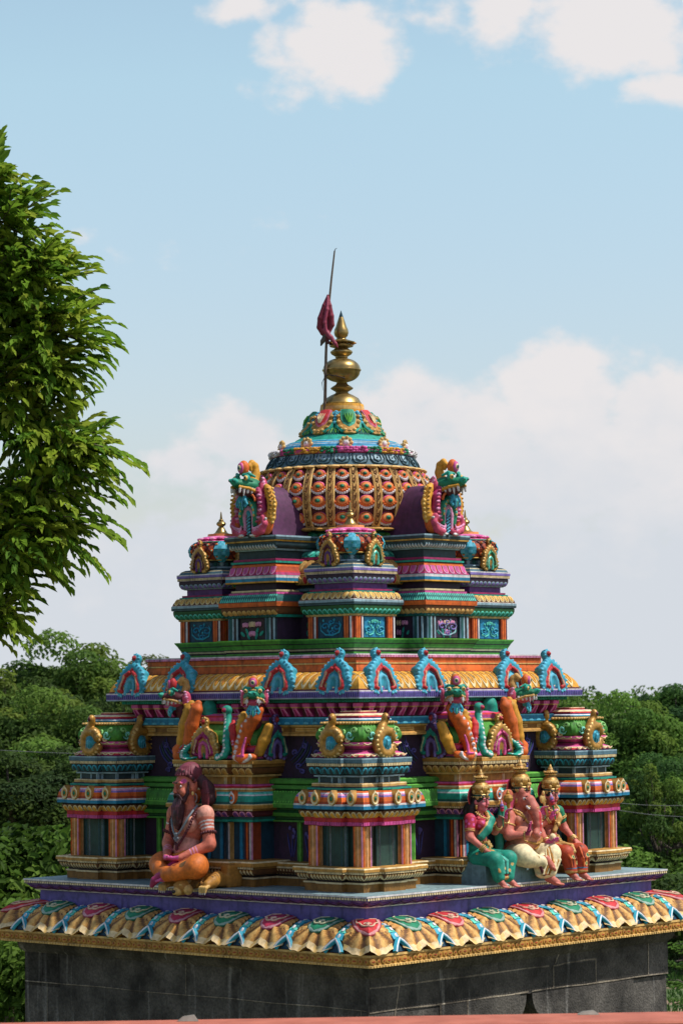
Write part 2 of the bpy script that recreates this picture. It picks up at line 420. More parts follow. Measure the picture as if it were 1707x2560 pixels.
tm.inputs[6].default_value = (.96, .85, .83, 1); tm.inputs[7].default_value = (.95, .92, .76, 1); L(nt, tm.outputs[2], tint.inputs[7])
mx = N(nt, 'ShaderNodeMix', data_type='RGBA'); L(nt, cm.outputs[0], mx.inputs[0]); L(nt, tint.outputs[2], mx.inputs[6]); L(nt, cc.outputs[2], mx.inputs[7])
# clouds only in front half of the sky (az, el are ratios over y)
fr = mth('GREATER_THAN', sep.outputs[1], .02); L(nt, mth('MULTIPLY', cm.outputs[0], fr), mx.inputs[0])
L(nt, mx.outputs[2], bg.inputs['Color']); bg.inputs['Strength'].default_value = .15

# ------------------------------------------------------------------ stone and ground materials
def stone_mat():
    m, nt, b = newmat('weathered_granite')
    tc = N(nt, 'ShaderNodeTexCoord')
    n1 = N(nt, 'ShaderNodeTexNoise'); n1.inputs['Scale'].default_value = 60; n1.inputs['Detail'].default_value = 10
    n2 = N(nt, 'ShaderNodeTexNoise'); n2.inputs['Scale'].default_value = 3.2; n2.inputs['Detail'].default_value = 7; n2.inputs['Roughness'].default_value = .65
    mpn = N(nt, 'ShaderNodeMapping'); mpn.inputs['Scale'].default_value = (14, 14, 1.1)
    n3 = N(nt, 'ShaderNodeTexNoise'); n3.inputs['Scale'].default_value = 1.; n3.inputs['Detail'].default_value = 6
    L(nt, tc.outputs['Object'], n1.inputs['Vector']); L(nt, tc.outputs['Object'], n2.inputs['Vector'])
    L(nt, tc.outputs['Object'], mpn.inputs['Vector']); L(nt, mpn.outputs[0], n3.inputs['Vector'])
    r = N(nt, 'ShaderNodeValToRGB'); r.color_ramp.elements[0].position = .36; r.color_ramp.elements[0].color = (.016, .0135, .011, 1)
    r.color_ramp.elements[1].position = .66; r.color_ramp.elements[1].color = (.115, .104, .09, 1); L(nt, n2.outputs['Fac'], r.inputs[0])
    r3 = N(nt, 'ShaderNodeValToRGB'); r3.color_ramp.elements[0].position = .62; r3.color_ramp.elements[0].color = (0, 0, 0, 1)
    r3.color_ramp.elements[1].position = .74; r3.color_ramp.elements[1].color = (1, 1, 1, 1); L(nt, n3.outputs['Fac'], r3.inputs[0])
    mx = N(nt, 'ShaderNodeMix', data_type='RGBA'); L(nt, r3.outputs[0], mx.inputs[0]); L(nt, r.outputs[0], mx.inputs[6]); mx.inputs[7].default_value = (.19, .18, .165, 1)
    m2 = N(nt, 'ShaderNodeMix', data_type='RGBA', blend_type='MULTIPLY'); m2.inputs[0].default_value = .8
    r1 = N(nt, 'ShaderNodeMapRange'); r1.inputs['From Min'].default_value = .3; r1.inputs['From Max'].default_value = .7; r1.inputs['To Min'].default_value = .45; r1.inputs['To Max'].default_value = 1.35
    L(nt, n1.outputs['Fac'], r1.inputs['Value']); L(nt, mx.outputs[2], m2.inputs[6]); L(nt, r1.outputs[0], m2.inputs[7])
    at = N(nt, 'ShaderNodeAttribute', attribute_name='Col')
    m3 = N(nt, 'ShaderNodeMix', data_type='RGBA', blend_type='MULTIPLY'); m3.inputs[0].default_value = 1.; L(nt, m2.outputs[2], m3.inputs[6]); L(nt, at.outputs['Color'], m3.inputs[7])
    L(nt, m3.outputs[2], b.inputs['Base Color']); b.inputs['Roughness'].default_value = .88
    bp = N(nt, 'ShaderNodeBump'); bp.inputs['Strength'].default_value = .5; bp.inputs['Distance'].default_value = .02; L(nt, n1.outputs['Fac'], bp.inputs['Height']); L(nt, bp.outputs[0], b.inputs['Normal'])
    return m
M_STONE = stone_mat()
def simple_mat(name, c1, c2, scale, rough=.9, bump=.3, detail=8, p0=.35, p1=.65):
    m, nt, b = newmat(name); tc = N(nt, 'ShaderNodeTexCoord'); n = N(nt, 'ShaderNodeTexNoise'); n.inputs['Scale'].default_value = scale; n.inputs['Detail'].default_value = detail
    L(nt, tc.outputs['Object'], n.inputs['Vector']); r = N(nt, 'ShaderNodeValToRGB')
    r.color_ramp.elements[0].position = p0; r.color_ramp.elements[1].position = p1; r.color_ramp.elements[0].color = (*c1, 1); r.color_ramp.elements[1].color = (*c2, 1)
    L(nt, n.outputs['Fac'], r.inputs[0]); L(nt, r.outputs[0], b.inputs['Base Color']); b.inputs['Roughness'].default_value = rough
    bp = N(nt, 'ShaderNodeBump'); bp.inputs['Strength'].default_value = bump; bp.inputs['Distance'].default_value = .03; L(nt, n.outputs['Fac'], bp.inputs['Height']); L(nt, bp.outputs[0], b.inputs['Normal'])
    return m
# ------------------------------------------------------------------ the temple tower (local axes: right face = -y, left face = -x)
T = thing('temple_tower', 'brightly painted stepped temple tower with a ribbed dome on a dark granite base', 'temple', (0, 0, 0), PHI)
W1 = (1, 1, 1)
# granite base: open at the back, corbelled beams with rounded ends on the right face
mb = MB()
def prism(pts, y0, y1, col):   # outline in x,z run from y0 to y1
    n = len(pts)
    mb.add([(x, y0, z) for x, z in pts] + [(x, y1, z) for x, z in pts], [tuple(range(n)), tuple(range(2*n-1, n-1, -1))] + [(i, i+n, (i+1) % n + n, (i+1) % n) for i in range(n)], col)
H = 1.76
mb.box((-H+.2, 0, -1.86), (.2, H, 1.36), W1)                      # left wall
mb.box((0.2, -H+.2, -.655), (H-.2, .2, .155), W1)
mb.box((H-.2, .2, -.655), (.2, H-.2, .155), W1); mb.box((-.2+.0, H-.2, -.655), (H-.2-.0, .2, .155), W1)
beam_l = [(-H+.4, -1.5), (-H+.4, -.813), (-.015, -.813)] + [(-.015-.16*(1-math.cos(a)), -.813-.19*math.sin(a)) for a in [math.pi/2*i/8 for i in range(1, 9)]] + [(-.40, -1.005), (-.40, -1.5)]
prism(beam_l, -H+.004, -H+.4, W1)
beam_r = [(.045, -.813), (1.3, -.813), (1.3, -1.5), (.78, -1.5), (.78, -1.0), (.26, -1.0)] + [(.045+.17*(1-math.cos(a)), -.813-.187*math.sin(a)) for a in [math.pi/2*i/8 for i in range(7, 0, -1)]]
prism(beam_r, -H-.002, -H+.4, (.92, .92, .92))
for x, y in ((1.53, -1.53), (1.53, 1.53), (-.4, -1.55), (.95, -1.55), (-1.2, 1.53)): mb.box((x, y, -2.02), (.23, .21, 1.2), W1)
mould(mb, sq(h=0), [(1.757, -.56, W1), (1.765, -.555, W1), (1.79, -.53, W1), (1.80, -.50, W1), (1.80, -.462, W1), (1.5, -.461, W1)])
wall = mb.build('stone_wall', M_STONE, T)
mm = MB(); MC = (3.2, 3.0, 2.6)   # lime mortar lines
def mort(face, a, b, w=.006):
    (s0, z0), (s1, z1) = a, b; n = 8
    dx, dz = s1-s0, z1-z0; l = math.hypot(dx, dz); px, pz = -dz/l*w, dx/l*w
    A = []; B = []
    for i in range(n+1):
        t = i/n; j = random.uniform(-.004, .004); k = random.uniform(.7, 1.3)
        A.append((s0+dx*t+px*k, z0+dz*t+pz*k+j)); B.append((s0+dx*t-px*k, z0+dz*t-pz*k+j))
    off = -H-.006
    f = (lambda p: (p[0], off, p[1])) if face == 'r' else (lambda p: (off, p[0], p[1]))
    mm.grid([[f(p) for p in A], [f(p) for p in B]], MC)
for a in [((-1.75, -.79), (.0, -.797)), ((.04, -.797), (1.75, -.80)), ((-1.75, -.625), (.25, -.63)), ((.3, -.63), (.82, -.62)), ((.3, -.63), (.3, -.797)), ((.82, -.62), (.82, -.797)),
          ((1.5, -.47), (1.49, -.80)), ((-1.42, -.55), (-1.52, -.95)), ((-1.0, -.797), (-1.0, -.91)), ((-1.0, -.91), (-.7, -.91)), ((-.7, -.797), (-.7, -.91)), ((.42, -.47), (.32, -.62))]:
    mort('r', *a, w=.0055)
for a in [((-1.75, -.775), (1.75, -.78)), ((1.5, -.78), (1.5, -1.4)), ((-.0, -.48), (-.0, -.78)), ((-1.7, -.78), (-1.7, -1.3))]: mort('l', *a, w=.003)
mm.build('mortar_joint', M_STONE, wall)
kb = MB()                                                 # individual dressed blocks of other stone, barely proud of the face
for (x0, z0, x1, z1, t) in ((.31, -.79, .815, -.637, .55), (-.99, -.905, -.705, -.803, .5), (-.69, -1.0, -.10, -.803, .72), (-1.74, -.62, -.35, -.475, 1.1), (-.34, -.62, .24, -.475, .8), (.83, -.79, 1.48, -.637, .85), (-1.74, -.79, .28, -.637, .78)):
    n = 10; kb.grid([[(x0+(x1-x0)*i/n, -H-.0035, z+random.uniform(-.002, .002)) for i in range(n+1)] for z in (z0, z1)], (t, t, t*.97))
kb.build('dressed_block', M_STONE, wall)
# granite base reads darker through its own tone only

# ---- eave with carved petals
mb = MB(); E0 = sq(h=0)
ECV = [(p[0], p[1]) for p in arc(1.70, -.205, 1.925, -.375, 1.87, -.21, 9, None)] + [(1.925, -.375)]
prof = [(1.55, -.20, P['goldD'])] + [(o, z, P['brown']) for o, z in ECV] + [(1.945, -.377, P['goldL']), (1.945, -.392, P['gold']), (1.938, -.394, P['gold']), (1.938, -.446, P['goldL']), (1.945, -.448, P['goldL']), (1.945, -.464, P['goldD']), (1.78, -.47, P['goldD'])]
mould(mb, E0, prof)
for e in edges(E0, [(1.938, -.396), (1.938, -.446)]):      # carved rope of ovals and rings
    n = 72; wd = e.L/n
    for i in range(n):
        s = (i+.5)*wd
        if i % 3: patch(mb, e, s, wd*.36, SH['oval'], .012, jit(P['gold']), .1, .9); patch(mb, e, s, wd*.16, SH['oval'], .017, P['orangeD'], .36, .64, skirt=False)
        else: patch(mb, e, s, wd*.62, SH['oval'], .012, jit(P['gold']), .08, .92); patch(mb, e, s, wd*.42, SH['oval'], .016, P['orangeD'], .4, .6, skirt=False)
dent(mb, E0, 1.945, -.463, -.45, P['goldL'], .03)
cornice = mb.build('eave_cornice', M_PAINT, T)
PG, PGL, PC0 = lin('#c08a44'), lin('#d3a55c'), lin('#e2c794')
def petal_mesh(name, tabcol, corner=False):
    mb = MB()
    if not corner:
        e = Edge((-1, -1.84), (1, -1.84), 1.84, ECV); S = lambda s, t, h: e(1+s, t, h)
    else:
        er = Edge((-1.84, -1.84), (0, -1.84), 1.84, ECV); el_ = Edge((-1.84, 0), (-1.84, -1.84), 1.84, ECV)
        def S(s, t, h):
            base = er(0, t, h); o = -(base[1])      # outward distance at this t, mitred corner
            k = abs(s)
            return (-o + (k if s > 0 else 0), -o + (k if s < 0 else 0), base[2])
    hw = .2 if not corner else .23; nu, nt_ = 34, 20
    def wd(t): return .68 + .36*min(1, max(0, (t+.05)/.8))**.8 + .02*math.cos(t*34)
    def te(u): a = abs(u); return .93 + .13*math.sin(math.pi*min(1, a*1.03))**.7 + (.014*math.cos(a*18))
    rows = []; cols = []
    for i in range(nt_+1):
        tt = i/nt_; rw = []; rc = []
        for j in range(nu+1):
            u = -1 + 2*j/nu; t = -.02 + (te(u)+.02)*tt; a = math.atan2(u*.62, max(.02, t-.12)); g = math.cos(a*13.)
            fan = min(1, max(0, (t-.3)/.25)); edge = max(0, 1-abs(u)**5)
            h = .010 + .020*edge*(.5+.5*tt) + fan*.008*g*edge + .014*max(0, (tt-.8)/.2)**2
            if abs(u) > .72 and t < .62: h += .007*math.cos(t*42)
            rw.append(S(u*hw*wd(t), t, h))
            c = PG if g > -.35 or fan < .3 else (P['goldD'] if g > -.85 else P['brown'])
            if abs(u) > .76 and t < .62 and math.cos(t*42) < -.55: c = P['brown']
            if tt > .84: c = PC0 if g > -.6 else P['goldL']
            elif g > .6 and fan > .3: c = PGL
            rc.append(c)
        rows.append(rw); cols.append(rc)
    mb.grid(rows, lambda i, j: cols[i][j])
    mb.grid([rows[-1], [S((-1+2*j/nu)*hw*wd(1)*.97, te(-1+2*j/nu)-.02, .002) for j in range(nu+1)]], P['goldD'])
    for sd_ in (0, -1):
        q = [r[sd_] for r in rows]; u = -1 if sd_ == 0 else 1
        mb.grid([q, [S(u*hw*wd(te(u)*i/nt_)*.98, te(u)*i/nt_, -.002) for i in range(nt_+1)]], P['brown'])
    # painted tab with scrolls
    dk = mixc(tabcol, P['dark'], .45); lt = mixc(tabcol, P['white'], .35)
    tabw = .122 if not corner else .15
    patch(mb, S, 0, tabw, SH['tongue'], .036, dk, -.05, .62, dome=.2, cols=(-1, -.7, -.3, 0, .3, .7, 1))
    patch(mb, S, 0, tabw*.93, SH['tongue'], .040, lt, -.05, .60, dome=.2, cols=(-1, -.7, -.3, 0, .3, .7, 1))
    patch(mb, S, 0, tabw*.78, SH['tongue'], .043, tabcol, -.05, .55, dome=.15, cols=(-1, -.7, -.3, 0, .3, .7, 1))
    for sg in (-1, 1):
        pts = [(sg*(.018+.034*math.cos(a)*(1-k/16)), .32+.09*math.sin(a)*(1-k/16)) for k, a in enumerate([sg*.0+i*.5 for i in range(14)])]
        pts = [(sg*.02, -.02), (sg*.075, .08), (sg*.08, .28)] + pts
        squiggle(mb, [S(x*tabw/.115, t, .046) for x, t in pts], .0075, mixc(lt, P['cream'], .55), 5)
    for k in range(4): squiggle(mb, [S(x, .24+.05*k, .047) for x in (-.02, 0, .02)], .004, lt, 4)
    return mb.mesh(name, M_PAINT)
def spacer_mesh(name):
    mb = MB(); e = Edge((-1, -1.84), (1, -1.84), 1.84, ECV); S = lambda s, t, h: e(1+s, t, h)
    for k in range(4):
        c = [P['blueL'], P['cyan'], P['tealL'], P['cyan']][k]; t0 = .0+.185*k
        patch(mb, S, 0, .036, SH['bar'], .020+.004*(k % 2), c, t0, t0+.165, dome=.35)
        patch(mb, S, .004, .014, SH['oval'], .027, P['white'], t0+.03, t0+.14, dome=.2, skirt=False)
    for sg in (-1, 1):
        for c, h, w in ((P['cyan'], .022, .020), (P['white'], .034, .009)):
            squiggle(mb, [S(sg*x, t, h) for x, t in ((0, .73), (.028, .80), (.058, .9), (.08, 1.02))], w, c, 6, False)
    patch(mb, S, 0, .05, SH['arch'], .008, P['dkblue'], .78, 1.0, skirt=False)
    return mb.mesh(name, M_PAINT)
PM = [petal_mesh('lotus_petal', c) for c in (P['red'], P['emer'], mixc(P['magenta'], P['red'], .5))]
SPM = spacer_mesh('blue_leaf'); pitch = .46
for face, rz in (('r', 0), ('l', -math.pi/2)):
    for k in range(0, 8):
        d_ = -1.84 + pitch*k
        if k:
            x = d_ if face == 'r' else -d_   # -x face: rz=-90 maps local +x to -y
            lx, ly = (d_, 0) if face == 'r' else (0, d_)
            link('lotus_petal', PM[1] if k % 2 else (PM[0] if face == 'r' else PM[2]), cornice, (lx, ly, 0), rz)
        lx, ly = (d_+pitch/2, 0) if face == 'r' else (0, d_+pitch/2)
        link('blue_leaf', SPM, cornice, (lx, ly, 0), rz)
cpm = petal_mesh('lotus_petal_corner', P['red'], True)
link('lotus_petal', cpm, cornice); link('lotus_petal', cpm, cornice, (0, 0, 0), math.pi/2); link('lotus_petal', cpm, cornice, (0, 0, 0), -math.pi/2)

# ---- platform
mb = MB()
GB = lin('#7d979b'); PV = lin('#84508a')
pf = [(1.66, -.25, P['violet']), (1.675, -.25, P['violet']), (1.675, -.088, P['violet']), (1.70, -.086, P['white']), (1.705, -.078, PV), (1.735, -.05, P['lav']), (1.756, -.036, P['lav']), (1.762, -.034, P['indigo']), (1.762, -.014, P['lav']), (1.768, -.012, P['white']), (1.768, 0, GB)]
pf[1] = (1.675, -.25, mixc(P['indigo'], P['lav'], .45))
mould(mb, E0, pf, True, GB)
dent(mb, E0, 1.762, -.031, -.015, P['cream'], .026, fr=.62)
for e in edges(E0, [(1.756, -.036), (1.705, -.078)]):
    n = 29; wd = e.L/n
    for lay, (dz, c) in enumerate(((.1, P['violet']), (.45, P['purple']))):
        for i in range(n):
            squiggle(mb, [e((i+t)*wd, dz + .42*math.sin(math.pi*t), .003) for t in [j/6 for j in range(7)]], .0048, c, 4, False)
platform = mb.build('platform', M_PAINT, T)

# ---- corner pavilion
def pav_body():
    mb = MB(); h0 = .28; pl = plus(h0, .115, .045)
    g, gd, gl, br, ck = P['gold'], P['goldD'], P['goldL'], P['brown'], P['dark']
    q = lambda L_: [(a-h0, z, c) for a, z, c in L_]
    mould(mb, pl, q([(.28, 0, gd), (.28, .054, gl), (.288, .056, P['cream']), (.288, .068, br), (.27, .070, ck), (.27, .083, br)] + arc(.288, .085, .325, .125, .325, .09, 4, br) + [(.325, .125, ck), (.322, .127, gd), (.33, .128, gd), (.33, .142, g), (.342, .144, g), (.342, .163, gl), (.342, .163, P['cream']), (.337, .172, g), (.2, .176, g)]))
    row(mb, pl, [(.325-h0, .124), (.322-h0, .11), (.29-h0, .088)], .03, 'oval', gl, P['cream'], .006, .86)
    dent(mb, pl, .33-h0, .128, .143, P['cream'], .02, fr=.7)
    w = plus(.212, .1, .03)
    mould(mb, w, [(0, .17, P['darkG']), (0, .465, P['darkG'])])
    for e in edges(w, [(0, .17), (0, .46)], True, .02):      # jamb strips
        if e.L > .15:
            for s, c, w_ in ((.02, P['slateB'], .018), (.036, P['white'], .005), (e.L-.04, P['slateB'], .018), (e.L-.02, P['white'], .006), (e.L-.006, P['slateB'], .006)):
                patch(mb, e, s, w_, SH['bar'], .012 if w_ > .01 else .015, c, dome=0, cols=(-1, 1))
        elif e.L > .08:
            patch(mb, e, e.L*.75, .016, SH['bar'], .012, P['slateB'], dome=0, cols=(-1, 1)); patch(mb, e, e.L*.93, .005, SH['bar'], .014, P['white'], dome=0, cols=(-1, 1))
    mould(mb, pl, q([(.2, .458, P['red']), (.272, .459, P['maroon']), (.276, .462, P['magenta']), (.278, .488, P['red']), (.281, .517, P['red']), (.281, .52, ck)] + arc(.284, .522, .308, .566, .308, .53, 4, br) + [(.308, .566, ck), (.295, .568, ck), (.295, .576, br), (.328, .578, P['blue']), (.334, .580, P['blue']), (.334, .603, P['white']), (.334, .614, P['white'])]
        + arc(.332, .616, .282, .708, .325, .69, 8, [P['orangeD'], P['orange'], P['orange'], P['lav'], P['pinkL'], P['white'], P['orange'], P['orange']]) + [(.282, .708, P['orangeD']), (.25, .706, ck), (.25, .712, P['tealD']), (.263, .713, P['teal']), (.263, .726, P['tealD']), (.245, .728, ck), (.24, .735, P['tan']), (.24, .752, P['cream']), (.238, .758, P['tan']), (.205, .76, P['slateD']), (.205, .80, P['slateD']), (.228, .802, P['slateL']), (.23, .813, P['slateD']), (.222, .816, P['slateD']), (.222, .824, P['slateD'])]
        + arc(.238, .825, .255, .872, .257, .83, 4, P['darkT']) + [(.255, .872, P['dark']), (.252, .876, P['tan']), (.262, .878, P['slateD']), (.262, .899, P['slate']), (.268, .901, P['slate']), (.268, .927, P['slateL']), (.268, .935, P['slate']), (.1, .937, P['slate'])]))
    dent(mb, pl, .278-h0, .464, .488, P['pink'], .016, fr=.6)
    row(mb, pl, [(.308-h0, .563), (.303-h0, .54), (.284-h0, .523)], .052, 'arch', P['cream'], P['yellow'], .005, .95)
    dent(mb, pl, .262-h0, .879, .899, P['cream'], .017, fr=.6)
    row(mb, pl, [(.257-h0, .871), (.255-h0, .85), (.239-h0, .826)], .052, 'arch', P['cyan'], P['darkT'], .005, .95, ins=.66)
    for e in edges(pl, [(.205-h0, .80), (.205-h0, .76)], True, .03):
        for s in (.008, e.L-.008): patch(mb, e, s, .007, SH['bar'], .004, P['slateL'], dome=0, cols=(-1, 1))
    return mb.mesh('corner_pavilion', M_PAINT)
def pillar_mesh(name, a, z0, z1, cols):
    mb = MB(); p = sq(h=a); mould(mb, p, [(0, z0, cols[0]), (0, z1, cols[0])])
    for e in edges(p, [(0, z1), (0, z0)]):
        for fr, wd, c in cols[1]: patch(mb, e, fr*e.L, wd*e.L, SH['bar'], .005, c, dome=0, cols=(-1, 1))
    return mb.mesh(name, M_PAINT)
def chsq(h0, ch=.16):
    def f(o):
        h = h0+o; c = ch*h
        return [(-h+c, -h), (h-c, -h), (h, -h+c), (h, h-c), (h-c, h), (-h+c, h), (-h, h-c), (-h, -h+c)]
    return f
def roof_mesh():
    mb = MB(); pl = chsq(.2, .1); h0 = .2
    q = lambda L_: [(a-h0, z, c) for a, z, c in L_]
    pk, mg = P['pink'], P['magenta']
    bul = arc(.205, 1.048, .185, 1.17, .262, 1.10, 8, P['green'])
    mould(mb, pl, q([(.24, .936, pk), (.25, .945, P['red']), (.245, .958, P['cream']), (.235, .966, pk)] + arc(.23, .968, .212, 1.028, .175, .985, 6, [pk, mg, mg, P['maroon'], mg, pk]) + [(.21, 1.022, P['cream']), (.222, 1.03, pk), (.222, 1.046, P['red'])] + bul +
        [(.185, 1.17, P['goldD']), (.19, 1.173, P['gold']), (.197, 1.182, P['goldL']), (.19, 1.193, P['goldD']), (.168, 1.195, P['blue']), (.175, 1.2, P['blueL']), (.175, 1.208, P['white']), (.168, 1.214, P['blue']), (.15, 1.217, pk), (.158, 1.222, P['red']), (.155, 1.235, P['cream']), (.13, 1.249, pk), (.092, 1.252, P['tan']), (.097, 1.253, P['orangeD']), (.097, 1.262, P['cream']), (.097, 1.268, P['tan'])]), True, P['tan'])
    cv = [(a-h0, z) for a, z, c in bul][::-1]
    for e in edges(pl, cv, True, .1):
        W = e.L/2
        for sg in (-1, 1):
            for (cx, ct, r, col, hh, a0, tr) in ((.28, .4, .2, P['lime'], .006, 1.6, 1.3), (.62, .55, .24, P['tealL'], .005, .3, 1.2), (.8, .25, .18, P['lime'], .006, 2.2, 1.2), (.45, .8, .16, P['cream'], .005, -1, 1.1), (.12, .75, .13, P['tealL'], .006, 0, 1)):
                sp = spiral((0, 0), r, tr, a0, 13)
                squiggle(mb, [e(W + sg*(cx*W + x*W*.8), ct + y*1.1, hh) for x, y in sp], .0105, jit(mixc(col, P['white'], .15), .12), 5)
                squiggle(mb, [e(W + sg*(cx*W + x*W*1.02), ct + y*1.35, .002) for x, y in sp[:9]], .006, P['greenD'], 4)
        for k in range(5): squiggle(mb, [e(W + (k-2)*.012*(1+2.2*t), .95-.8*t, .008) for t in (0, .3, .6, .9)], .005, P['cream'] if k % 2 else P['lime'], 4)
        n = 13
        for i in range(n):
            p = Edge(e.q0, e.q1, e.om, [(.197-h0, 1.19), (.197-h0, 1.175)])((i+.5)*e.L/n, .5, 0.0); mb.ell(p, (.011, .011, .010), jit(P['goldL']), 6, 4)
    for e in edges(pl, [(.252-h0, .966), (.25-h0, .945)], True, .1): 
        for i in range(7): squiggle(mb, [e((i+t)*e.L/7, .2+.7*math.sin(math.pi*t), .003) for t in (0, .25, .5, .75, 1)], .0045, P['cream'], 4, False)
    for e in edges(pl, [(.224-h0, 1.046), (.222-h0, 1.03)], True, .1):
        for i in range(5): squiggle(mb, [e((i+t)*e.L/5, .4+.7*math.sin(math.pi*t), .003) for t in (0, .25, .5, .75, 1)], .0045, P['cream'], 4, False)
    return mb.mesh('pavilion_roof', M_PAINT)
def medallion_mesh(name='medallion', body=P['gold'], rim=P['cream'], bead=P['emer'], r=.042):
    mb = MB(); n = 16; rows = []
    for (k, y) in ((1.0, .03), (1.05, -.02), (1.0, -.034), (.86, -.038), (.62, -.032), (.40, -.036), (.34, -.034), (.02, -.048)):
        rows.append([(r*k*math.cos(2*math.pi*i/n)*.85, y, r*k*math.sin(2*math.pi*i/n)*1.1 + (.012 if k > .9 and i == n//4 else 0)) for i in range(n)])
    mb.grid(rows, [body, body, rim, rim, body, P['brown'], bead], True)
    return mb.mesh(name, M_PAINT)
KB = pav_body(); KR = roof_mesh(); MED = medallion_mesh()
PC = P['peach']; PIL = pillar_mesh('pillar', .044, .174, .46, (PC, [(.08, .05, P['orange']), (.28, .025, P['tan']), (.5, .07, mixc(PC, P['cream'], .45)), (.74, .025, P['tan']), (.92, .06, P['pinkL'])]))
rg = Sculpt(.012); G = P['gold']
for i in range(14):
    a0 = R_(-60) + i*R_(300)/13; a1 = R_(-60) + (i+1)*R_(300)/13
    if i < 13: rg.cap((.078*math.sin(a0+math.pi)*1.0, 0, .098-.08*math.cos(a0+math.pi)), (.078*math.sin(a1+math.pi), 0, .098-.08*math.cos(a1+math.pi)), .036, .036, G)
rg.chain([(-.068, 0, .14), (-.03, 0, .2), (.0, .0, .245)], [.036, .03, .026], G).ell((.004, -.006, .272), (.028, .03, .036), G).ell((.006, -.034, .272), (.014, .01, .017), P['maroon'], k=0.)
rg.chain([(.068, 0, .13), (.045, -.015, .175)], [.034, .02], G).ell((.04, -.02, .178), (.022, .022, .02), G)
rg.box((0, .05, .1), (.07, .04, .09), .03, G); rg.ell((0, -.005, .095), (.048, .035, .058), P['cyan'], k=.0)
for i in range(18):
    a = R_(-150+300*i/17); rg.ell((.108*math.sin(a)*1.0, -.024, .098-.108*math.cos(a)), (.010, .012, .010), P['goldL'], k=.004)
for i in range(3): rg.cap((-.02+.02*i, -.042, .05), (-.015+.015*i, -.042, .14), .004, .003, P['blueL'], k=.002)
RING = rg.mesh('ring_ornament', M_GILT, .006)
for (cx, cy) in ((-1.23, -1.23), (-1.23, 1.27), (1.23, -1.23)):
    k = link('corner_pavilion', KB, T, (cx, cy, 0))
    link('pavilion_roof', KR, k)
    for px, py in ((-.214, -.214), (-.214, .214), (.214, -.214)): link('pillar', PIL, k, (px, py, 0))
    fr_ = cx < 0 and cy < 0
    if cx < 0:
        for s, o in ((-.225, .0), (-.085, .045), (.075, .045), (.235, 0)): link('medallion', MED, k, (-.315-o, s, .655), -math.pi/2)
    if cy < 0:
        for s, o in ((-.225, .0), (-.03, .045), (.11, .045), (.235, 0)): link('medallion', MED, k, (s, -.315-o, .655), 0)
    link('ring_ornament', RING, k, (-.245, .03, .945), -math.pi/2); link('ring_ornament', RING, k, (.0, -.245, .945), 0)

# ---- recessed wall behind the pavilions (green mouldings)
mb = MB(); h0 = 1.14; pl = sq(h=h0); gq = lambda L_: [(a-h0, z, c) for a, z, c in L_]
gr, gd2, lm = P['green'], P['greenD'], P['lime']
mould(mb, pl, gq([(1.26, 0, P['goldD']), (1.26, .055, P['cream']), (1.265, .068, P['brown']), (1.25, .07, P['dark']), (1.25, .085, P['brown'])] + arc(1.26, .087, 1.295, .126, 1.295, .09, 3, P['brown']) + [(1.295, .128, P['goldD']), (1.305, .142, P['gold']), (1.31, .163, P['cream']), (1.305, .172, P['gold']), (1.17, .174, P['purpleD']), (1.17, .46, gd2), (1.24, .462, gr), (1.24, .475, gd2), (1.22, .48, gd2), (1.22, .50, gr), (1.26, .503, gr), (1.275, .53, gd2), (1.25, .55, gd2), (1.25, .565, gr), (1.305, .567, gr), (1.305, .592, lm), (1.305, .60, gd2)]
    + arc(1.295, .602, 1.24, .69, 1.295, .68, 5, gr) + [(1.22, .692, gd2), (1.22, .70, gr), (1.25, .702, gr), (1.25, .722, lm), (1.23, .728, gd2), (1.21, .73, gr), (1.23, .74, gr), (1.23, .765, lm), (1.2, .775, gr), (1.13, .777, P['purpleD']), (1.13, 1.095, P['purpleD'])]))
row(mb, pl, [(1.295-h0, .125), (1.26-h0, .088)], .03, 'oval', P['goldL'], P['cream'], .006, .86)
dent(mb, pl, 1.30-h0, .129, .142, P['cream'], .02, fr=.7)
cvg = [(a-h0, z) for a, z, c in arc(1.295, .602, 1.24, .69, 1.295, .68, 5, gr)][::-1]
row(mb, pl, cvg, .028, 'bar', lm, None, .006, .5)
for e in edges(pl, [(1.17-h0, .46), (1.17-h0, .174)]):
    for s0 in (-.87, -.79, -.6, .6, .8, .88):
        s = e.L/2 + s0*1.0
        patch(mb, e, s, .018, SH['bar'], .02, gr, dome=0, cols=(-1, 1)); patch(mb, e, s+.014, .005, SH['bar'], .023, lm, dome=0, cols=(-1, 1))
    for s0 in (-.52, .52, -.69, .69):
        for q_ in range(3): squiggle(mb, [e(e.L/2+s0+.012*(q_-1)*(1+3*t), .9-.6*t, .005) for t in (0, .3, .6, 1)], .006, P['indigo'], 5)
        for q_ in range(4): mb.ell(e(e.L/2+s0+random.uniform(-.03, .03), random.uniform(.15, .4), .006), (.014, .014, .018), mixc(P['indigo'], P['lav'], .4), 6, 4)
for e in edges(pl, [(1.13-h0, 1.09), (1.13-h0, .78)]):
    for s0 in (-.78, -.56, .56, .78):
        sg = 1 if s0 > 0 else -1
        for q_ in range(5):
            squiggle(mb, [e(e.L/2 + s0 + sg*(.05-.14*t*t+.018*q_), .05+.12*q_*.4+.55*t, .006) for t in [i/7 for i in range(8)]], .007, P['slateD'] if q_ % 2 else P['indigo'], 5)
        for q_, (dx, dt, r) in enumerate(((0, .72, .035), (-.04, .4, .03), (.03, .86, .028), (.05, .25, .03))):
            squiggle(mb, [e(e.L/2 + s0 + sg*dx + x, dt + y*2.4, .007) for x, y in spiral((0, 0), r, 1.2, 1.+q_, 12)], .009, mixc(P['indigo'], P['lav'], .35), 5)
mb.build('recessed_wall', M_PAINT, T)

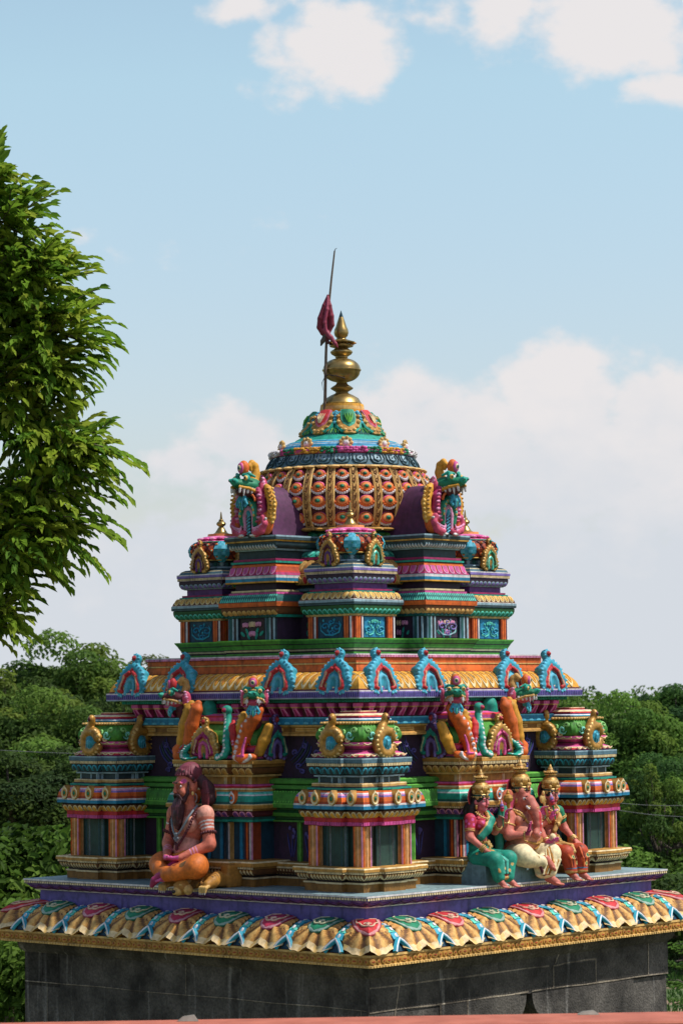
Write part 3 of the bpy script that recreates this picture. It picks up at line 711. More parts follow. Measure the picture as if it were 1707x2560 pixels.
# ---- upper band: gold, blue, corbel frieze, then the overhanging slab
mb = MB(); h0 = 1.18; pl = sq(h=h0)
mould(mb, pl, [(a-h0, z, c) for a, z, c in [(1.13, 1.085, P['cream']), (1.19, 1.087, P['tan']), (1.19, 1.10, P['gold']), (1.175, 1.115, P['goldD']), (1.175, 1.145, P['gold']), (1.19, 1.155, P['goldL']), (1.19, 1.165, P['blue']), (1.21, 1.17, P['blue']), (1.21, 1.212, P['blueL']), (1.21, 1.222, P['dark']), (1.17, 1.224, P['maroon']), (1.17, 1.32, P['magenta']), (1.17, 1.326, P['dark']), (1.225, 1.328, P['tealD']), (1.225, 1.352, P['teal']), (1.225, 1.356, P['dark'])]])
for e in edges(pl, [(1.21-h0, 1.215), (1.21-h0, 1.17)]):
    for i in range(26): patch(mb, e, (i+.5)*e.L/26, .028, SH['arch'], .003, P['blueL'], .6, .98, skirt=False)
dent(mb, pl, 1.225-h0, 1.33, 1.35, P['teal'], .02, fr=.55)
for e in edges(pl, [(1.175-h0, 1.148), (1.175-h0, 1.112)]):
    for i in range(7): patch(mb, e, (i+.5)*e.L/7, .11, SH['bar'], .006, P['goldL'], .1, .8, dome=0, cols=(-1, 1)); patch(mb, e, (i+.5)*e.L/7, .10, SH['bar'], .008, P['gold'], .25, .65, dome=0, cols=(-1, 1))
fz = mb.build('frieze', M_PAINT, T)
cb = MB(); e = Edge((-1, 0), (1, 0), 0, [(.055, .09), (.055, .068), (.05, .066), (.012, .0)])
cb.box((0, -.03, .082), (.036, .03, .012), P['pink']); cb.box((0, -.026, .066), (.034, .027, .005), P['goldL'])
rows = [[(-w_, .0, z), (-w_*.9, -d_, z), (-w_*.3, -d_-.006, z), (w_*.3, -d_-.006, z), (w_*.9, -d_, z), (w_, 0, z)] for z, w_, d_ in ((.062, .026, .05), (.045, .026, .046), (.025, .03, .03), (.008, .036, .018), (0, .038, .012))]
cb.grid(rows, lambda i, j: P['pink'] if j in (1, 3) else P['magenta'])
for u in (-.6, -.2, .2, .6): squiggle(cb, [(u*.03*(1+.5*t), -.058+.042*t, .058-.05*t) for t in (0, .5, 1)], .004, P['pinkL'], 4)
CB = cb.mesh('corbel', M_PAINT)
for f in range(2):
    for i in range(19):
        s = -1.08 + i*.12
        link('corbel', CB, fz, (s, -1.172, 1.228) if f == 0 else (-1.172, s, 1.228), 0 if f == 0 else -math.pi/2)
link('corbel', CB, fz, (-1.165, -1.165, 1.228), -math.pi/4)
mb = MB(); h0 = 1.2; pl = sq(h=h0); rollc = arc(1.295, 1.425, 1.115, 1.548, 1.27, 1.54, 8, P['yellow'])
mould(mb, pl, [(a-h0, z, c) for a, z, c in [(1.19, 1.354, P['slateL']), (1.31, 1.355, P['slateL']), (1.312, 1.362, P['lav']), (1.312, 1.405, P['white']), (1.312, 1.413, P['purple']), (1.298, 1.415, P['maroon'])] + rollc + [(1.115, 1.548, P['maroon']), (1.1, 1.552, P['orangeD']), (1.1, 1.556, P['orange']), (1.085, 1.605, P['goldL']), (1.092, 1.608, P['goldL']), (1.092, 1.617, P['orangeD']), (1.085, 1.62, P['orange']), (1.085, 1.652, P['maroon']), (1.095, 1.654, P['red']), (1.095, 1.672, P['white']), (1.095, 1.681, P['slateL']), (.8, 1.683, P['slateL'])]])
dent(mb, pl, 1.312-h0, 1.368, 1.398, P['indigo'], .022, fr=.5, h=.003)
dent(mb, pl, 1.095-h0, 1.656, 1.671, P['pinkL'], .018, fr=.6)
cvr = [(a-h0, z) for a, z, c in rollc][::-1]
row(mb, pl, cvr, .075, 'tongue', P['cream'], P['yellow'], .007, .95, vein=P['orangeD'], t=(.08, .98), ins=.84)
slab = mb.build('slab_cornice', M_PAINT, T)
# ------------------------------------------------------------------ horseshoe ornaments
def kudu_mesh(name, body, bead, line, inner, door, mat=M_PAINT, jewel=P['red'], cell=.0065, flat=False):
    S = Sculpt(.012)
    for sg in (-1, 1):
        S.chain([(sg*.045, 0, .022), (sg*.082, 0, .018), (sg*.112, 0, .05), (sg*.108, 0, .095), (sg*.082, 0, .135), (sg*.075, 0, .17), (sg*.04, 0, .205), (0, 0, .232)], [.02, .026, .03, .03, .032, .033, .03, .028], body)
        S.chain([(sg*.066, -.026, .035), (sg*.092, -.026, .045), (sg*.088, -.028, .075), (sg*.066, -.028, .11), (sg*.058, -.028, .15), (sg*.018, -.028, .178)], [.012, .014, .012, .011, .014, .015], line, k=.004).chain([(sg*.084, -.036, .05), (sg*.074, -.038, .09), (sg*.052, -.04, .15)], [.006, .005, .006], mixc(line, P['cream'], .6), k=.002)
        S.chain([(sg*.036, -.02, .012), (sg*.04, -.02, .08), (sg*.028, -.02, .115), (0, -.02, .13)], [.012]*4, inner, k=.004)
        for i, (x, z) in enumerate(((.07, .0), (.1, .008), (.128, .025), (.143, .055), (.140, .088), (.124, .118), (.108, .145), (.106, .172), (.086, .2), (.062, .22), (.04, .24))):
            S.ell((sg*x, -.02, z), (.011, .011, .011), bead, k=.005)
    S.box((0, .03, .11), (.09, .03, .10), .03, body).ell((0, .0, .12), (.10, .022, .11), body)
    S.chain([(0, 0, .225), (0, .004, .262)], [.026, .021], body).ell((0, .004, .292), (.031, .03, .038), body)
    S.ell((0, -.022, .292), (.018, .012, .02), mixc(jewel, P['dark'], .35), k=0).ell((0, -.028, .292), (.011, .012, .012), jewel, k=0)
    for i in range(9): a = 2*math.pi*i/9; S.ell((.03*math.cos(a), -.012, .294+.034*math.sin(a)), (.007, .008, .007), bead, k=.003)
    S.box((0, .005, .06), (.032, .012, .06), .004, mixc(door, P['dark'], .5), k=0).cap((0, -.008, .01), (0, -.008, .085), .013, .008, door, k=.003)
    S.ell((0, -.02, .2), (.014, .014, .012), line, k=.004)
    return S.mesh(name, mat, cell)
BLUEK = kudu_mesh('horseshoe_ornament', P['cyan'], P['blueL'], P['red'], P['blueL'], P['lav'])
GOLDK = kudu_mesh('gold_horseshoe', P['gold'], P['goldL'], P['magenta'], P['pink'], P['emer'], M_GILT)
PURK = kudu_mesh('purple_horseshoe', P['purple'], P['lav'], P['teal'], P['lav'], P['maroon'])
for s in (-1.03, -.5, .46, .97):
    o = link("horseshoe_ornament", BLUEK, slab, (s, -1.285, 1.385), 0); o.rotation_euler = (R_(-12), 0, 0); o.scale = (1.14, 1.3, 1.03)
for s in (-1.05, -.5, .53, 1.06):
    o = link('horseshoe_ornament', BLUEK, slab, (-1.285, s, 1.385)); o.rotation_euler = (R_(-12), 0, -math.pi/2); o.scale = (1.14, 1.3, 1.03)

# ------------------------------------------------------------------ central pavilion of each face
def shala_body():
    mb = MB(); F, Lh, b, p = 1.40, .335, .13, .05; pl = bay(F, Lh, b, p, .9); h0 = .28
    g, gd, gl, br, ck = P['gold'], P['goldD'], P['goldL'], P['brown'], P['dark']
    q = lambda L_: [(a-h0, z, c) for a, z, c in L_]
    mould(mb, pl, q([(.38, 0, gd), (.38, .054, gl), (.388, .056, P['cream']), (.388, .068, br), (.37, .070, ck), (.37, .083, br)] + arc(.385, .085, .42, .126, .42, .09, 4, br) + [(.42, .126, ck), (.418, .128, gd), (.428, .129, gd), (.428, .144, g), (.44, .146, g), (.44, .172, gl), (.44, .174, P['cream']), (.43, .184, g), (.26, .188, P['dkblue']), (.275, .19, P['dkblue']), (.275, .46, P['dkblue']),
        (.33, .462, P['tealD']), (.335, .468, P['teal']), (.335, .482, P['tealD']), (.345, .5, ck)] + arc(.345, .505, .365, .545, .368, .51, 3, P['maroon']) + [(.36, .547, ck), (.38, .548, gd), (.38, .562, gl), (.395, .564, g), (.395, .586, gl), (.395, .592, P['cream'])]
        + arc(.388, .596, .345, .684, .385, .672, 8, [P['tealD'], P['teal'], P['teal'], P['teal'], P['white'], P['tealL'], P['tealL'], P['teal']]) + [(.345, .684, P['cream']), (.34, .686, g), (.34, .698, P['cream']), (.335, .71, P['red']), (.325, .713, P['red']), (.325, .724, P['pink']), (.325, .736, P['magenta']), (.29, .738, g), (.29, .79, gd), (.32, .792, gl), (.32, .807, br), (.31, .81, ck)]
        + arc(.325, .812, .345, .858, .347, .817, 4, br) + [(.345, .858, ck), (.35, .862, gd), (.352, .863, gd), (.352, .884, g), (.36, .886, g), (.36, .908, gl), (.36, .914, g), (.1, .916, g)]), False)
    row(mb, pl, [(.42-h0, .125), (.415-h0, .11), (.387-h0, .088)], .034, 'oval', gl, P['cream'], .006, .86, closed=False)
    dent(mb, pl, .428-h0, .129, .144, P['cream'], .023, False, .7)
    row(mb, pl, [(.366-h0, .543), (.364-h0, .525), (.346-h0, .507)], .062, 'arch', P['pinkL'], P['violet'], .006, .95, closed=False)
    dent(mb, pl, .38-h0, .548, .562, P['cream'], .02, False, .6)
    row(mb, pl, [(.335-h0, .483), (.333-h0, .466)], .09, 'arch', P['teal'], None, .004, .98, closed=False)
    row(mb, pl, [(.347-h0, .857), (.345-h0, .836), (.326-h0, .813)], .062, 'arch', gl, g, .006, .95, closed=False)
    dent(mb, pl, .352-h0, .863, .884, P['cream'], .018, False, .6)
    for e in edges(pl, [(.29-h0, .79), (.29-h0, .738)], False, .03):
        for s in (.01, .026, e.L-.026, e.L-.01): patch(mb, e, s, .004, SH['bar'], .004, P['cream'], dome=0, cols=(-1, 1))
    for e in edges(pl, [(.275-h0, .46), (.275-h0, .19)], False, .1):
        n = 1 if e.L < .24 else 2
        for i in range(n): patch(mb, e, e.L*(i+.5)/n*(.9 if n == 1 else 1), .012, SH['bar'], .008, P['blue'], dome=0, cols=(-1, 1))
    # medallions
    return mb.mesh('central_pavilion', M_PAINT)
SB = shala_body()
RO = mixc(P['orange'], P['red'], .35)
PILO = pillar_mesh('pillar', .042, .188, .46, (P['orangeD'], [(.12, .06, P['maroon']), (.32, .1, P['orange']), (.55, .06, P['maroon']), (.7, .1, P['white']), (.92, .07, P['pinkL'])]))
PILG = pillar_mesh('pillar', .04, .188, .46, (P['tan'], [(.1, .06, P['orange']), (.45, .09, P['white']), (.6, .04, P['orangeD']), (.92, .07, P['white'])]))
MEDO = medallion_mesh('medallion', P['orange'], P['white'], P['blue'], .038)
def shala_roof():
    mb = MB(); Lh, F = .36, 1.39
    def pl(o):
        c = .03; Y = F+o; X = Lh+o*.6
        return [(-X, -.95), (-X, -Y+c), (-X+c, -Y), (X-c, -Y), (X, -Y+c), (X, -.95)]
    pk, mg = P['pink'], P['magenta']
    bul = arc(.02, 1.02, -.05, 1.175, .075, 1.10, 8, P['green'])
    mould(mb, pl, [(.03, .915, P['slate']), (.045, .925, pk), (.04, .945, mg)] + arc(.035, .95, .025, 1.0, .0, .97, 4, [pk, P['maroon'], mg, pk]) + [(.03, 1.005, P['red']), (.03, 1.018, pk)] + bul + [(-.05, 1.175, P['goldD']), (-.04, 1.18, P['goldL']), (-.035, 1.188, P['gold']), (-.045, 1.198, P['blue']), (-.05, 1.2, pk), (-.045, 1.225, P['red']), (-.06, 1.24, pk), (-.1, 1.252, P['cream']), (-.3, 1.26, P['cream'])], False)
    cv = [(a, z) for a, z, c in bul][::-1]
    for e in edges(pl, cv, False, .1):
        W = e.L
        def panel(s0, s1, col):
            mb.grid([[e(s0+(s1-s0)*u/6, t/6, .006) for u in range(7)] for t in range(7)], col)
        if W > .5:
            for s0, s1 in ((.0, .19), (W-.19, W)):
                panel(s0, s1, P['peach'] if 0 else mixc(P['orange'], P['peach'], .5))
                for k in range(-3, 5):
                    for sg in (-1, 1):
                        pts = [(s0+(s1-s0)*(k/4+sg*(t-.5)*.9+.25), t) for t in [i/6 for i in range(7)]]
                        pts = [p_ for p_ in pts if s0 <= p_[0] <= s1]
                        if len(pts) > 1: squiggle(mb, [e(a, t, .01) for a, t in pts], .0045, P['maroon'], 4, False)
                for a in range(3):
                    for c_ in range(4): mb.ell(e(s0+(a+.5+.5*(c_ % 2))*(s1-s0)/3.4, .12+.25*c_, .01), (.009, .009, .009), P['blueL'], 6, 4)
            for sg in (-1, 1):
                for (cx, ct, r, col) in ((.17, .35, .2, P['lime']), (.13, .7, .2, P['cream']), (.20, .75, .15, P['tealL']), (.24, .3, .16, P['lime'])):
                    squiggle(mb, [e(W/2+sg*(cx+x*.25), ct+y*1.1, .007) for x, y in spiral((0, 0), r, 1.3, 1., 12)], .006, jit(col, .15), 5)
            for s0, s1 in ((0, .17), (W-.17, W)):
                pass
        else:
            panel(.02, W-.02, P['purple'])
    return mb.mesh('barrel_roof', M_PAINT)
SRF = shala_roof()
def serpent(name, pts, rad, body, line, dx=0):
    S = Sculpt(.01); S.chain(pts, rad, body)
    for i in range(len(pts)-1):
        for t in (.2, .7):
            p = [pts[i][k]*(1-t)+pts[i+1][k]*t for k in range(3)]; r = rad[i]
            S.ell((p[0], p[1]-r*.82, p[2]), (.008, .009, .012), line, k=.003)
    return S, pts
def shala_ribs(nm, sg=1):
    # scroll-ended serpent rib that climbs the barrel roof beside the gold horseshoe
    S = Sculpt(.01); t1, w = P['teal'], P['white']
    pts = [(.05, -.06, .03), (.02, -.085, .012), (-.02, -.08, .03), (-.035, -.07, .08), (-.03, -.07, .13), (-.02, -.05, .2), (0, -.02, .26), (.015, .0, .31), (.02, .0, .345)]
    rad = [.017, .022, .024, .022, .022, .022, .022, .022, .022]
    S.chain(pts, rad, t1).ell((.022, -.0, .362), (.034, .032, .036), t1).ell((.022, -.028, .362), (.017, .013, .018), P['magenta'], k=0).ell((.022, -.036, .362), (.009, .01, .01), P['red'], k=0)
    for i in range(len(pts)-1):
        for t in (.15, .6): p = [pts[i][k]*(1-t)+pts[i+1][k]*t for k in range(3)]; S.ell((p[0], p[1]-rad[i]*.85, p[2]), (.008, .009, .011), w, k=.002)
    S.chain([(-.075, -.05, .1), (-.07, -.045, .17), (-.05, -.03, .24), (-.04, -.01, .28)], [.014, .02, .02, .012], P['red'])
    for i in range(7): S.ell((-.082+.006*i, -.068+.008*i, .11+.024*i), (.007, .008, .008), P['pinkL'], k=.002)
    S.box((0, .03, .15), (.02, .05, .12), .015, t1)
    return S.mesh(nm, M_PAINT, .0065)
RIB = shala_ribs('scroll_rib')
def makara_neck(nm):
    # outer scroll of the roof end: yellow flank wings, orange scaled breast with pink line, ending in a curl at the foot
    S = Sculpt(.012); o, y, w, pk = P['orange'], P['yellow'], P['white'], P['pink']
    S.chain([(.055, -.03, .02), (.0, -.055, .005), (-.045, -.04, .02), (-.05, -.03, .08), (-.02, -.02, .16), (.01, -.02, .24), (.05, -.01, .3), (.07, 0, .36)], [.028, .034, .036, .036, .042, .044, .04, .036], o)
    S.chain([(-.085, .0, .04), (-.10, .0, .12), (-.075, .01, .22), (-.05, .015, .3), (-.045, .01, .33)], [.026, .03, .034, .03, .024], y)
    S.chain([(.06, .02, .05), (.10, .02, .14), (.13, .03, .24)], [.03, .034, .028], y)
    for i in range(9): t = i/8; S.ell((-.045+.09*t*t, -.078+.03*t, .02+.3*t), (.009, .01, .012), w, k=.002)
    S.chain([(-.01, -.09, .03), (.022, -.082, .03), (.022, -.075, .09), (.035, -.065, .16)], [.008, .009, .009, .007], pk, k=.003)
    for i in range(12): a = math.pi*(1.1+.95*i/11)*1.0; S.ell((.005+.062*math.cos(a), -.066, .03+.045*math.sin(a)), (.009, .012, .009), w, k=.002)
    for i in range(9): t = i/8; S.ell((-.118+.055*t, -.015, .05+.27*t), (.008, .01, .01), P['yellowL'], k=.002)
    return S.mesh(nm, M_PAINT, .0065)
NECK = makara_neck('scroll_neck')
def leaf_tail(nm, c1, c2):
    # plain painted back view of the far end scroll: a long leaf and a swelling curl
    S = Sculpt(.01)
    S.chain([(-.02, 0, .04), (-.005, -.01, .12), (.02, -.01, .22), (.05, 0, .32), (.055, .01, .36)], [.028, .034, .04, .036, .022], c1)
    S.chain([(.02, -.02, .0), (-.02, -.03, .02), (-.035, -.02, .06), (-.01, -.02, .09)], [.022, .03, .03, .02], c2)
    for i in range(9): t = i/8; S.ell((-.03+.07*t-.02, 0, .07+.28*t), (.014, .02, .014), c1, k=.006)
    return S.mesh(nm, M_PAINT, .007)
TAILY = leaf_tail('yellow_leaf_scroll', P['yellow'], P['orange']); TAILO = leaf_tail('orange_leaf_scroll', P['orange'], P['teal'])
FIN = MB(); FIN.merge(MB())
fs = Sculpt(.01).chain([(0, 0, 0), (-.01, 0, .08), (.0, 0, .15)], [.06, .055, .02], P['teal']); FINM = fs.mesh('teal_fin', M_PAINT, .008)
shalas = []
for f in range(2):
    rz = 0 if f == 0 else -math.pi/2
    mir = 1 if f == 0 else -1        # local +x runs away from the near corner on the right face, towards it on the left face
    k = link('central_pavilion', SB, T, (0, .0, 0) if f == 0 else (0, .0, 0), rz); shalas.append(k)
    link('barrel_roof', SRF, k)
    for x, pm in ((-.29, PILO), (.29, PILO)): link('pillar', pm, k, (x, -1.352, 0))
    for x in (-.10, .10): link('pillar', PILG, k, (x, -1.40, 0))
    for x, y in ((-.25, -1.50), (-.08, -1.55), (.08, -1.55), (.25, -1.50)): link('medallion', MEDO, k, (x, y, .64))
    link('gold_horseshoe', GOLDK, k, (-(-1 if f == 0 else 1)*.10, -1.445, .918)).scale = (1.05, 1, .95)
    nx = -1 if f == 0 else 1         # which local side lies nearest the near corner
    for s in (-1, 1):
        o = link('scroll_rib', RIB, k, (s*(.13 if s == nx else .23), -1.42, .918)); o.scale = (-s*1.25, 1.15, 1 if s == nx else .45)
    o = link('scroll_neck', NECK, k, (nx*.325, -1.42, .918)); o.scale = (nx*1.3, 1.25, 1)
    o = link('orange_leaf_scroll', TAILO, k, (-nx*.27, -1.43, .918)); o.scale = (nx*1.3, 1.2, 1.15)
    o = link('yellow_leaf_scroll', TAILY, k, (-nx*.38, -1.39, .918)); o.scale = (nx*1.3, 1.2, 1.15)
    link('teal_fin', FINM, k, (-nx*.22, -1.27, 1.22))
    o = link('purple_horseshoe', PURK, k, (nx*.40, -1.22, .916), -nx*-1*math.pi/2 if 0 else (math.pi/2 if nx > 0 else -math.pi/2))

# ------------------------------------------------------------------ upper tier: core, corner turrets, projecting niches
def up_plan(h, b, p): return plus(h, b, p)
mb = MB(); h0 = .92; pl = plus(h0, .31, .15); g1 = P['green']
mould(mb, pl, [(a-h0, z, c) for a, z, c in [(.885, 1.683, g1), (.885, 1.70, P['dark']), (.888, 1.712, P['cream']), (.9, 1.724, P['dark']), (.9, 1.73, g1), (.915, 1.758, P['dark']), (.918, 1.765, g1), (.935, 1.79, P['lime']), (.938, 1.80, P['slateL']), (.4, 1.803, P['slate'])]])
core = chsq(.76, .12)
mould(mb, core, [(o_-.76, z, c) for o_, z, c in [(.76, 1.80, P['purpleD']), (.76, 2.05, P['purpleD']), (.80, 2.06, P['slateD']), (.8, 2.1, P['dark']), (.74, 2.11, P['slateD']), (.74, 2.16, P['slate']), (.77, 2.165, P['slate']), (.77, 2.185, P['dark']), (.73, 2.19, P['slateD'])] + [(.72, 2.21, P['brown']), (.78, 2.212, P['gold'])] + arc(.78, 2.214, .80, 2.285, .81, 2.23, 3, P['gold']) + [(.79, 2.29, P['goldL']), (.775, 2.295, P['brown'])] + arc(.775, 2.30, .66, 2.40, .75, 2.395, 6, P['tan']) + [(.66, 2.40, P['red']), (.70, 2.405, P['magenta']), (.69, 2.425, P['teal'])] + arc(.69, 2.427, .58, 2.475, .66, 2.47, 4, P['teal']) + [(.55, 2.477, P['goldD']), (.55, 2.53, P['greenD']), (.3, 2.54, P['greenD'])]])
row(mb, core, [(.80-.76, 2.283), (.80-.76, 2.25), (.782-.76, 2.216)], .082, 'oval', P['goldL'], None, .008, .96)
i_ = 0
for e in edges(core, [(.80-.76, 2.283), (.80-.76, 2.25), (.782-.76, 2.216)], True, .05):
    n = max(1, round(e.L/.082)); wd = e.L/n
    for i in range(n): patch(mb, e, (i+.5)*wd, wd*.24, SH['oval'], .02, P['emer'] if i % 2 else P['red'], .15, .85)
row(mb, core, [(a-.76, z) for a, z, c in arc(.775, 2.30, .66, 2.40, .75, 2.395, 6, 0)][::-1], .075, 'tongue', P['goldL'], P['tan'], .006, .94, vein=P['orangeD'], ins=.84)
for e in edges(core, [(.58-.76, 2.475), (.66-.76, 2.46), (.69-.76, 2.427)], True, .05):
    n = max(2, round(e.L/.09))
    for i in range(n): patch(mb, e, (i+.5)*e.L/n, e.L/n*.44, SH['tongue'], .008, jit(P['tealL']), 0, .95)
for e in edges(core, [(0, 2.05), (0, 1.80)], True, .3):
    for s0 in (-.36, .36):
        sg = 1 if s0 > 0 else -1
        for q_, (dx, t, r, col) in enumerate(((0, .55, .055, P['emer']), (.02, .25, .04, P['greenD']), (-.02, .8, .035, P['teal']))):
            squiggle(mb, [e(e.L/2+s0+sg*(dx+x), t+y*3.6, .006) for x, y in spiral((0, 0), r, 1.3, 1.2, 14)], .008, col, 5)
upper = mb.build('upper_tier', M_PAINT, T)

def scroll_panel(mb, e, s, hw, t0, t1, bgc, c1, c2, kind=0):
    patch(mb, e, s, hw, SH['bar'], .004, bgc, t0, t1, dome=0, cols=(-1, 1))
    tm = (t0+t1)/2; H_ = (t1-t0)*e.acc[-1]; k = lambda x, z: e(s+x*hw, tm - z*(t1-t0)/2, .008)
    if kind == 0:      # two volutes with a fan flower
        for sg in (-1, 1):
            squiggle(mb, [k(sg*x, z) for x, z in [(.02, .55), (.08, .1), (.25, -.5), (.5, -.62)] + [(.58+x_, -.2+y_) for x_, y_ in spiral((0, 0), .34, 1.15, -1.7, 12)]], .0065, c1, 5)
            squiggle(mb, [k(sg*x, z) for x, z in [(.02, -.2), (.15, -.65), (.45, -.8), (.6, -.7)]], .006, c2, 5)
            for x, z in ((.2, -.1), (.33, .1), (.5, .45), (.75, -.65)): mb.ell(k(sg*x, z), (.008, .008, .010), c2, 6, 4)
        for x in (-.26, -.13, 0, .13, .26): mb.ell(k(x, .66-abs(x)*.5), (.009, .009, .013), c2, 6, 4)
        mb.ell(k(0, .42), (.016, .012, .008), c1, 6, 4)
    elif kind == 1:    # one long wave of scrolls
        for cx, cz, r, a0, sg in ((-.45, .1, .42, -1.2, 1), (.5, .05, .4, 2., -1), (.1, -.6, .3, .4, 1), (.05, .55, .26, 1., -1)):
            squiggle(mb, [k(cx+x, cz+y) for x, y in spiral((0, 0), r, 1.25, a0, 14, sg)], .0068, c1, 5)
        squiggle(mb, [k(x, z) for x, z in ((-.85, .5), (-.8, -.3), (-.4, -.75), (.2, -.8), (.7, -.5), (.85, .2), (.7, .6))], .0065, c2, 5)
        for x, z in ((-.15, .1), (.0, .3), (.15, -.1), (-.2, -.35), (.3, .75), (-.6, .7)): mb.ell(k(x, z), (.008, .008, .011), c2, 6, 4)
    else:              # lotus bouquet
        for x, z, r, col in ((0, .45, .33, P['cream']), (-.55, .4, .28, P['pinkL']), (.5, .45, .28, P['pinkL']), (0, -.5, .32, P['pinkL'])):
            for u in (-.5, 0, .5): mb.ell(k(x+u*r, z+.06*(1-abs(u))), (.016*r*3, .008, .030*r*2.2), mixc(col, P['pink'], .35*abs(u)), 6, 5)
        for x, z in ((-.4, -.25), (.4, -.2), (-.75, -.5), (.75, -.45), (-.3, -.7), (.35, -.7)): mb.ell(k(x, z), (.014, .006, .028), P['teal'], 6, 4, Matrix.Rotation(x*1.2, 3, 'Y'))
def turret_body():
    mb = MB(); h0 = .225; pl = sq(h=h0); q = lambda L_: [(a-h0, z, c) for a, z, c in L_]; ck = P['dark']
    gt = arc(.238, 1.985, .268, 2.042, .27, 1.99, 4, P['greenD']); yt = arc(.272, 2.088, .225, 2.138, .262, 2.13, 5, P['brown'])
    pt = arc(.215, 2.222, .235, 2.272, .238, 2.226, 4, P['purpleD'])
    mould(mb, pl, q([(.22, 1.80, P['dkblue']), (.22, 1.962, P['tan']), (.235, 1.964, P['cream']), (.238, 1.98, ck)] + gt + [(.268, 2.042, ck), (.262, 2.045, ck), (.274, 2.047, P['slate']), (.278, 2.052, P['slateD']), (.278, 2.066, P['slateL']), (.278, 2.083, P['white']), (.272, 2.086, P['brown'])] + yt + [(.225, 2.138, P['tealD']), (.232, 2.139, P['teal']), (.232, 2.15, P['tealD']), (.215, 2.152, P['pink']), (.218, 2.153, P['magenta']), (.218, 2.166, P['purple']), (.19, 2.168, P['violet']), (.19, 2.208, P['violet']), (.208, 2.21, P['slateL']), (.21, 2.218, ck)] + pt
        + [(.235, 2.272, ck), (.232, 2.275, P['lav']), (.242, 2.276, P['lav']), (.242, 2.298, P['purple']), (.247, 2.3, P['lav']), (.247, 2.318, P['white']), (.247, 2.326, P['slate']), (.235, 2.328, P['slate']), (.225, 2.345, P['cream']), (.222, 2.35, P['slateD']), (.2, 2.362, P['slateD']), (.18, 2.365, P['slate'])]), True, P['slate'])
    row(mb, pl, [(a-h0, z) for a, z, c in gt][::-1], .052, 'arch', P['tealL'], P['emer'], .006, .95)
    row(mb, pl, [(a-h0, z) for a, z, c in yt][::-1], .055, 'tongue', P['cream'], P['yellowL'], .006, .95, vein=P['orangeD'], ins=.85)
    row(mb, pl, [(a-h0, z) for a, z, c in pt][::-1], .048, 'arch', P['slateL'], P['lav'], .006, .95)
    dent(mb, pl, .242-h0, 2.278, 2.297, P['cream'], .015, fr=.55); dent(mb, pl, .237-h0, 1.966, 1.978, P['goldL'], .016, fr=.55)
    k = 0
    for e in edges(pl, [(.222-h0, 1.962), (.222-h0, 1.802)], True, .1):
        vert = e.n.y < -.5
        scroll_panel(mb, e, e.L/2, e.L*.27, .04, .96, P['blue'] if vert else P['dkblue'], P['cyan'] if vert else P['blue'], P['tealL'] if vert else P['cyan'], 0 if vert else 1)
        for s in (e.L*.1, e.L*.9):
            patch(mb, e, s, e.L*.1, SH['bar'], .016, P['orangeD'], dome=0, cols=(-1, 1))
            for u, c in ((-.55, P['orange']), (0., P['orange']), (.35, P['maroon']), (.7, P['white'])): patch(mb, e, s+u*e.L*.1, e.L*.018, SH['bar'], .02, c, dome=0, cols=(-1, 1))
    return mb.mesh('corner_turret', M_PAINT)
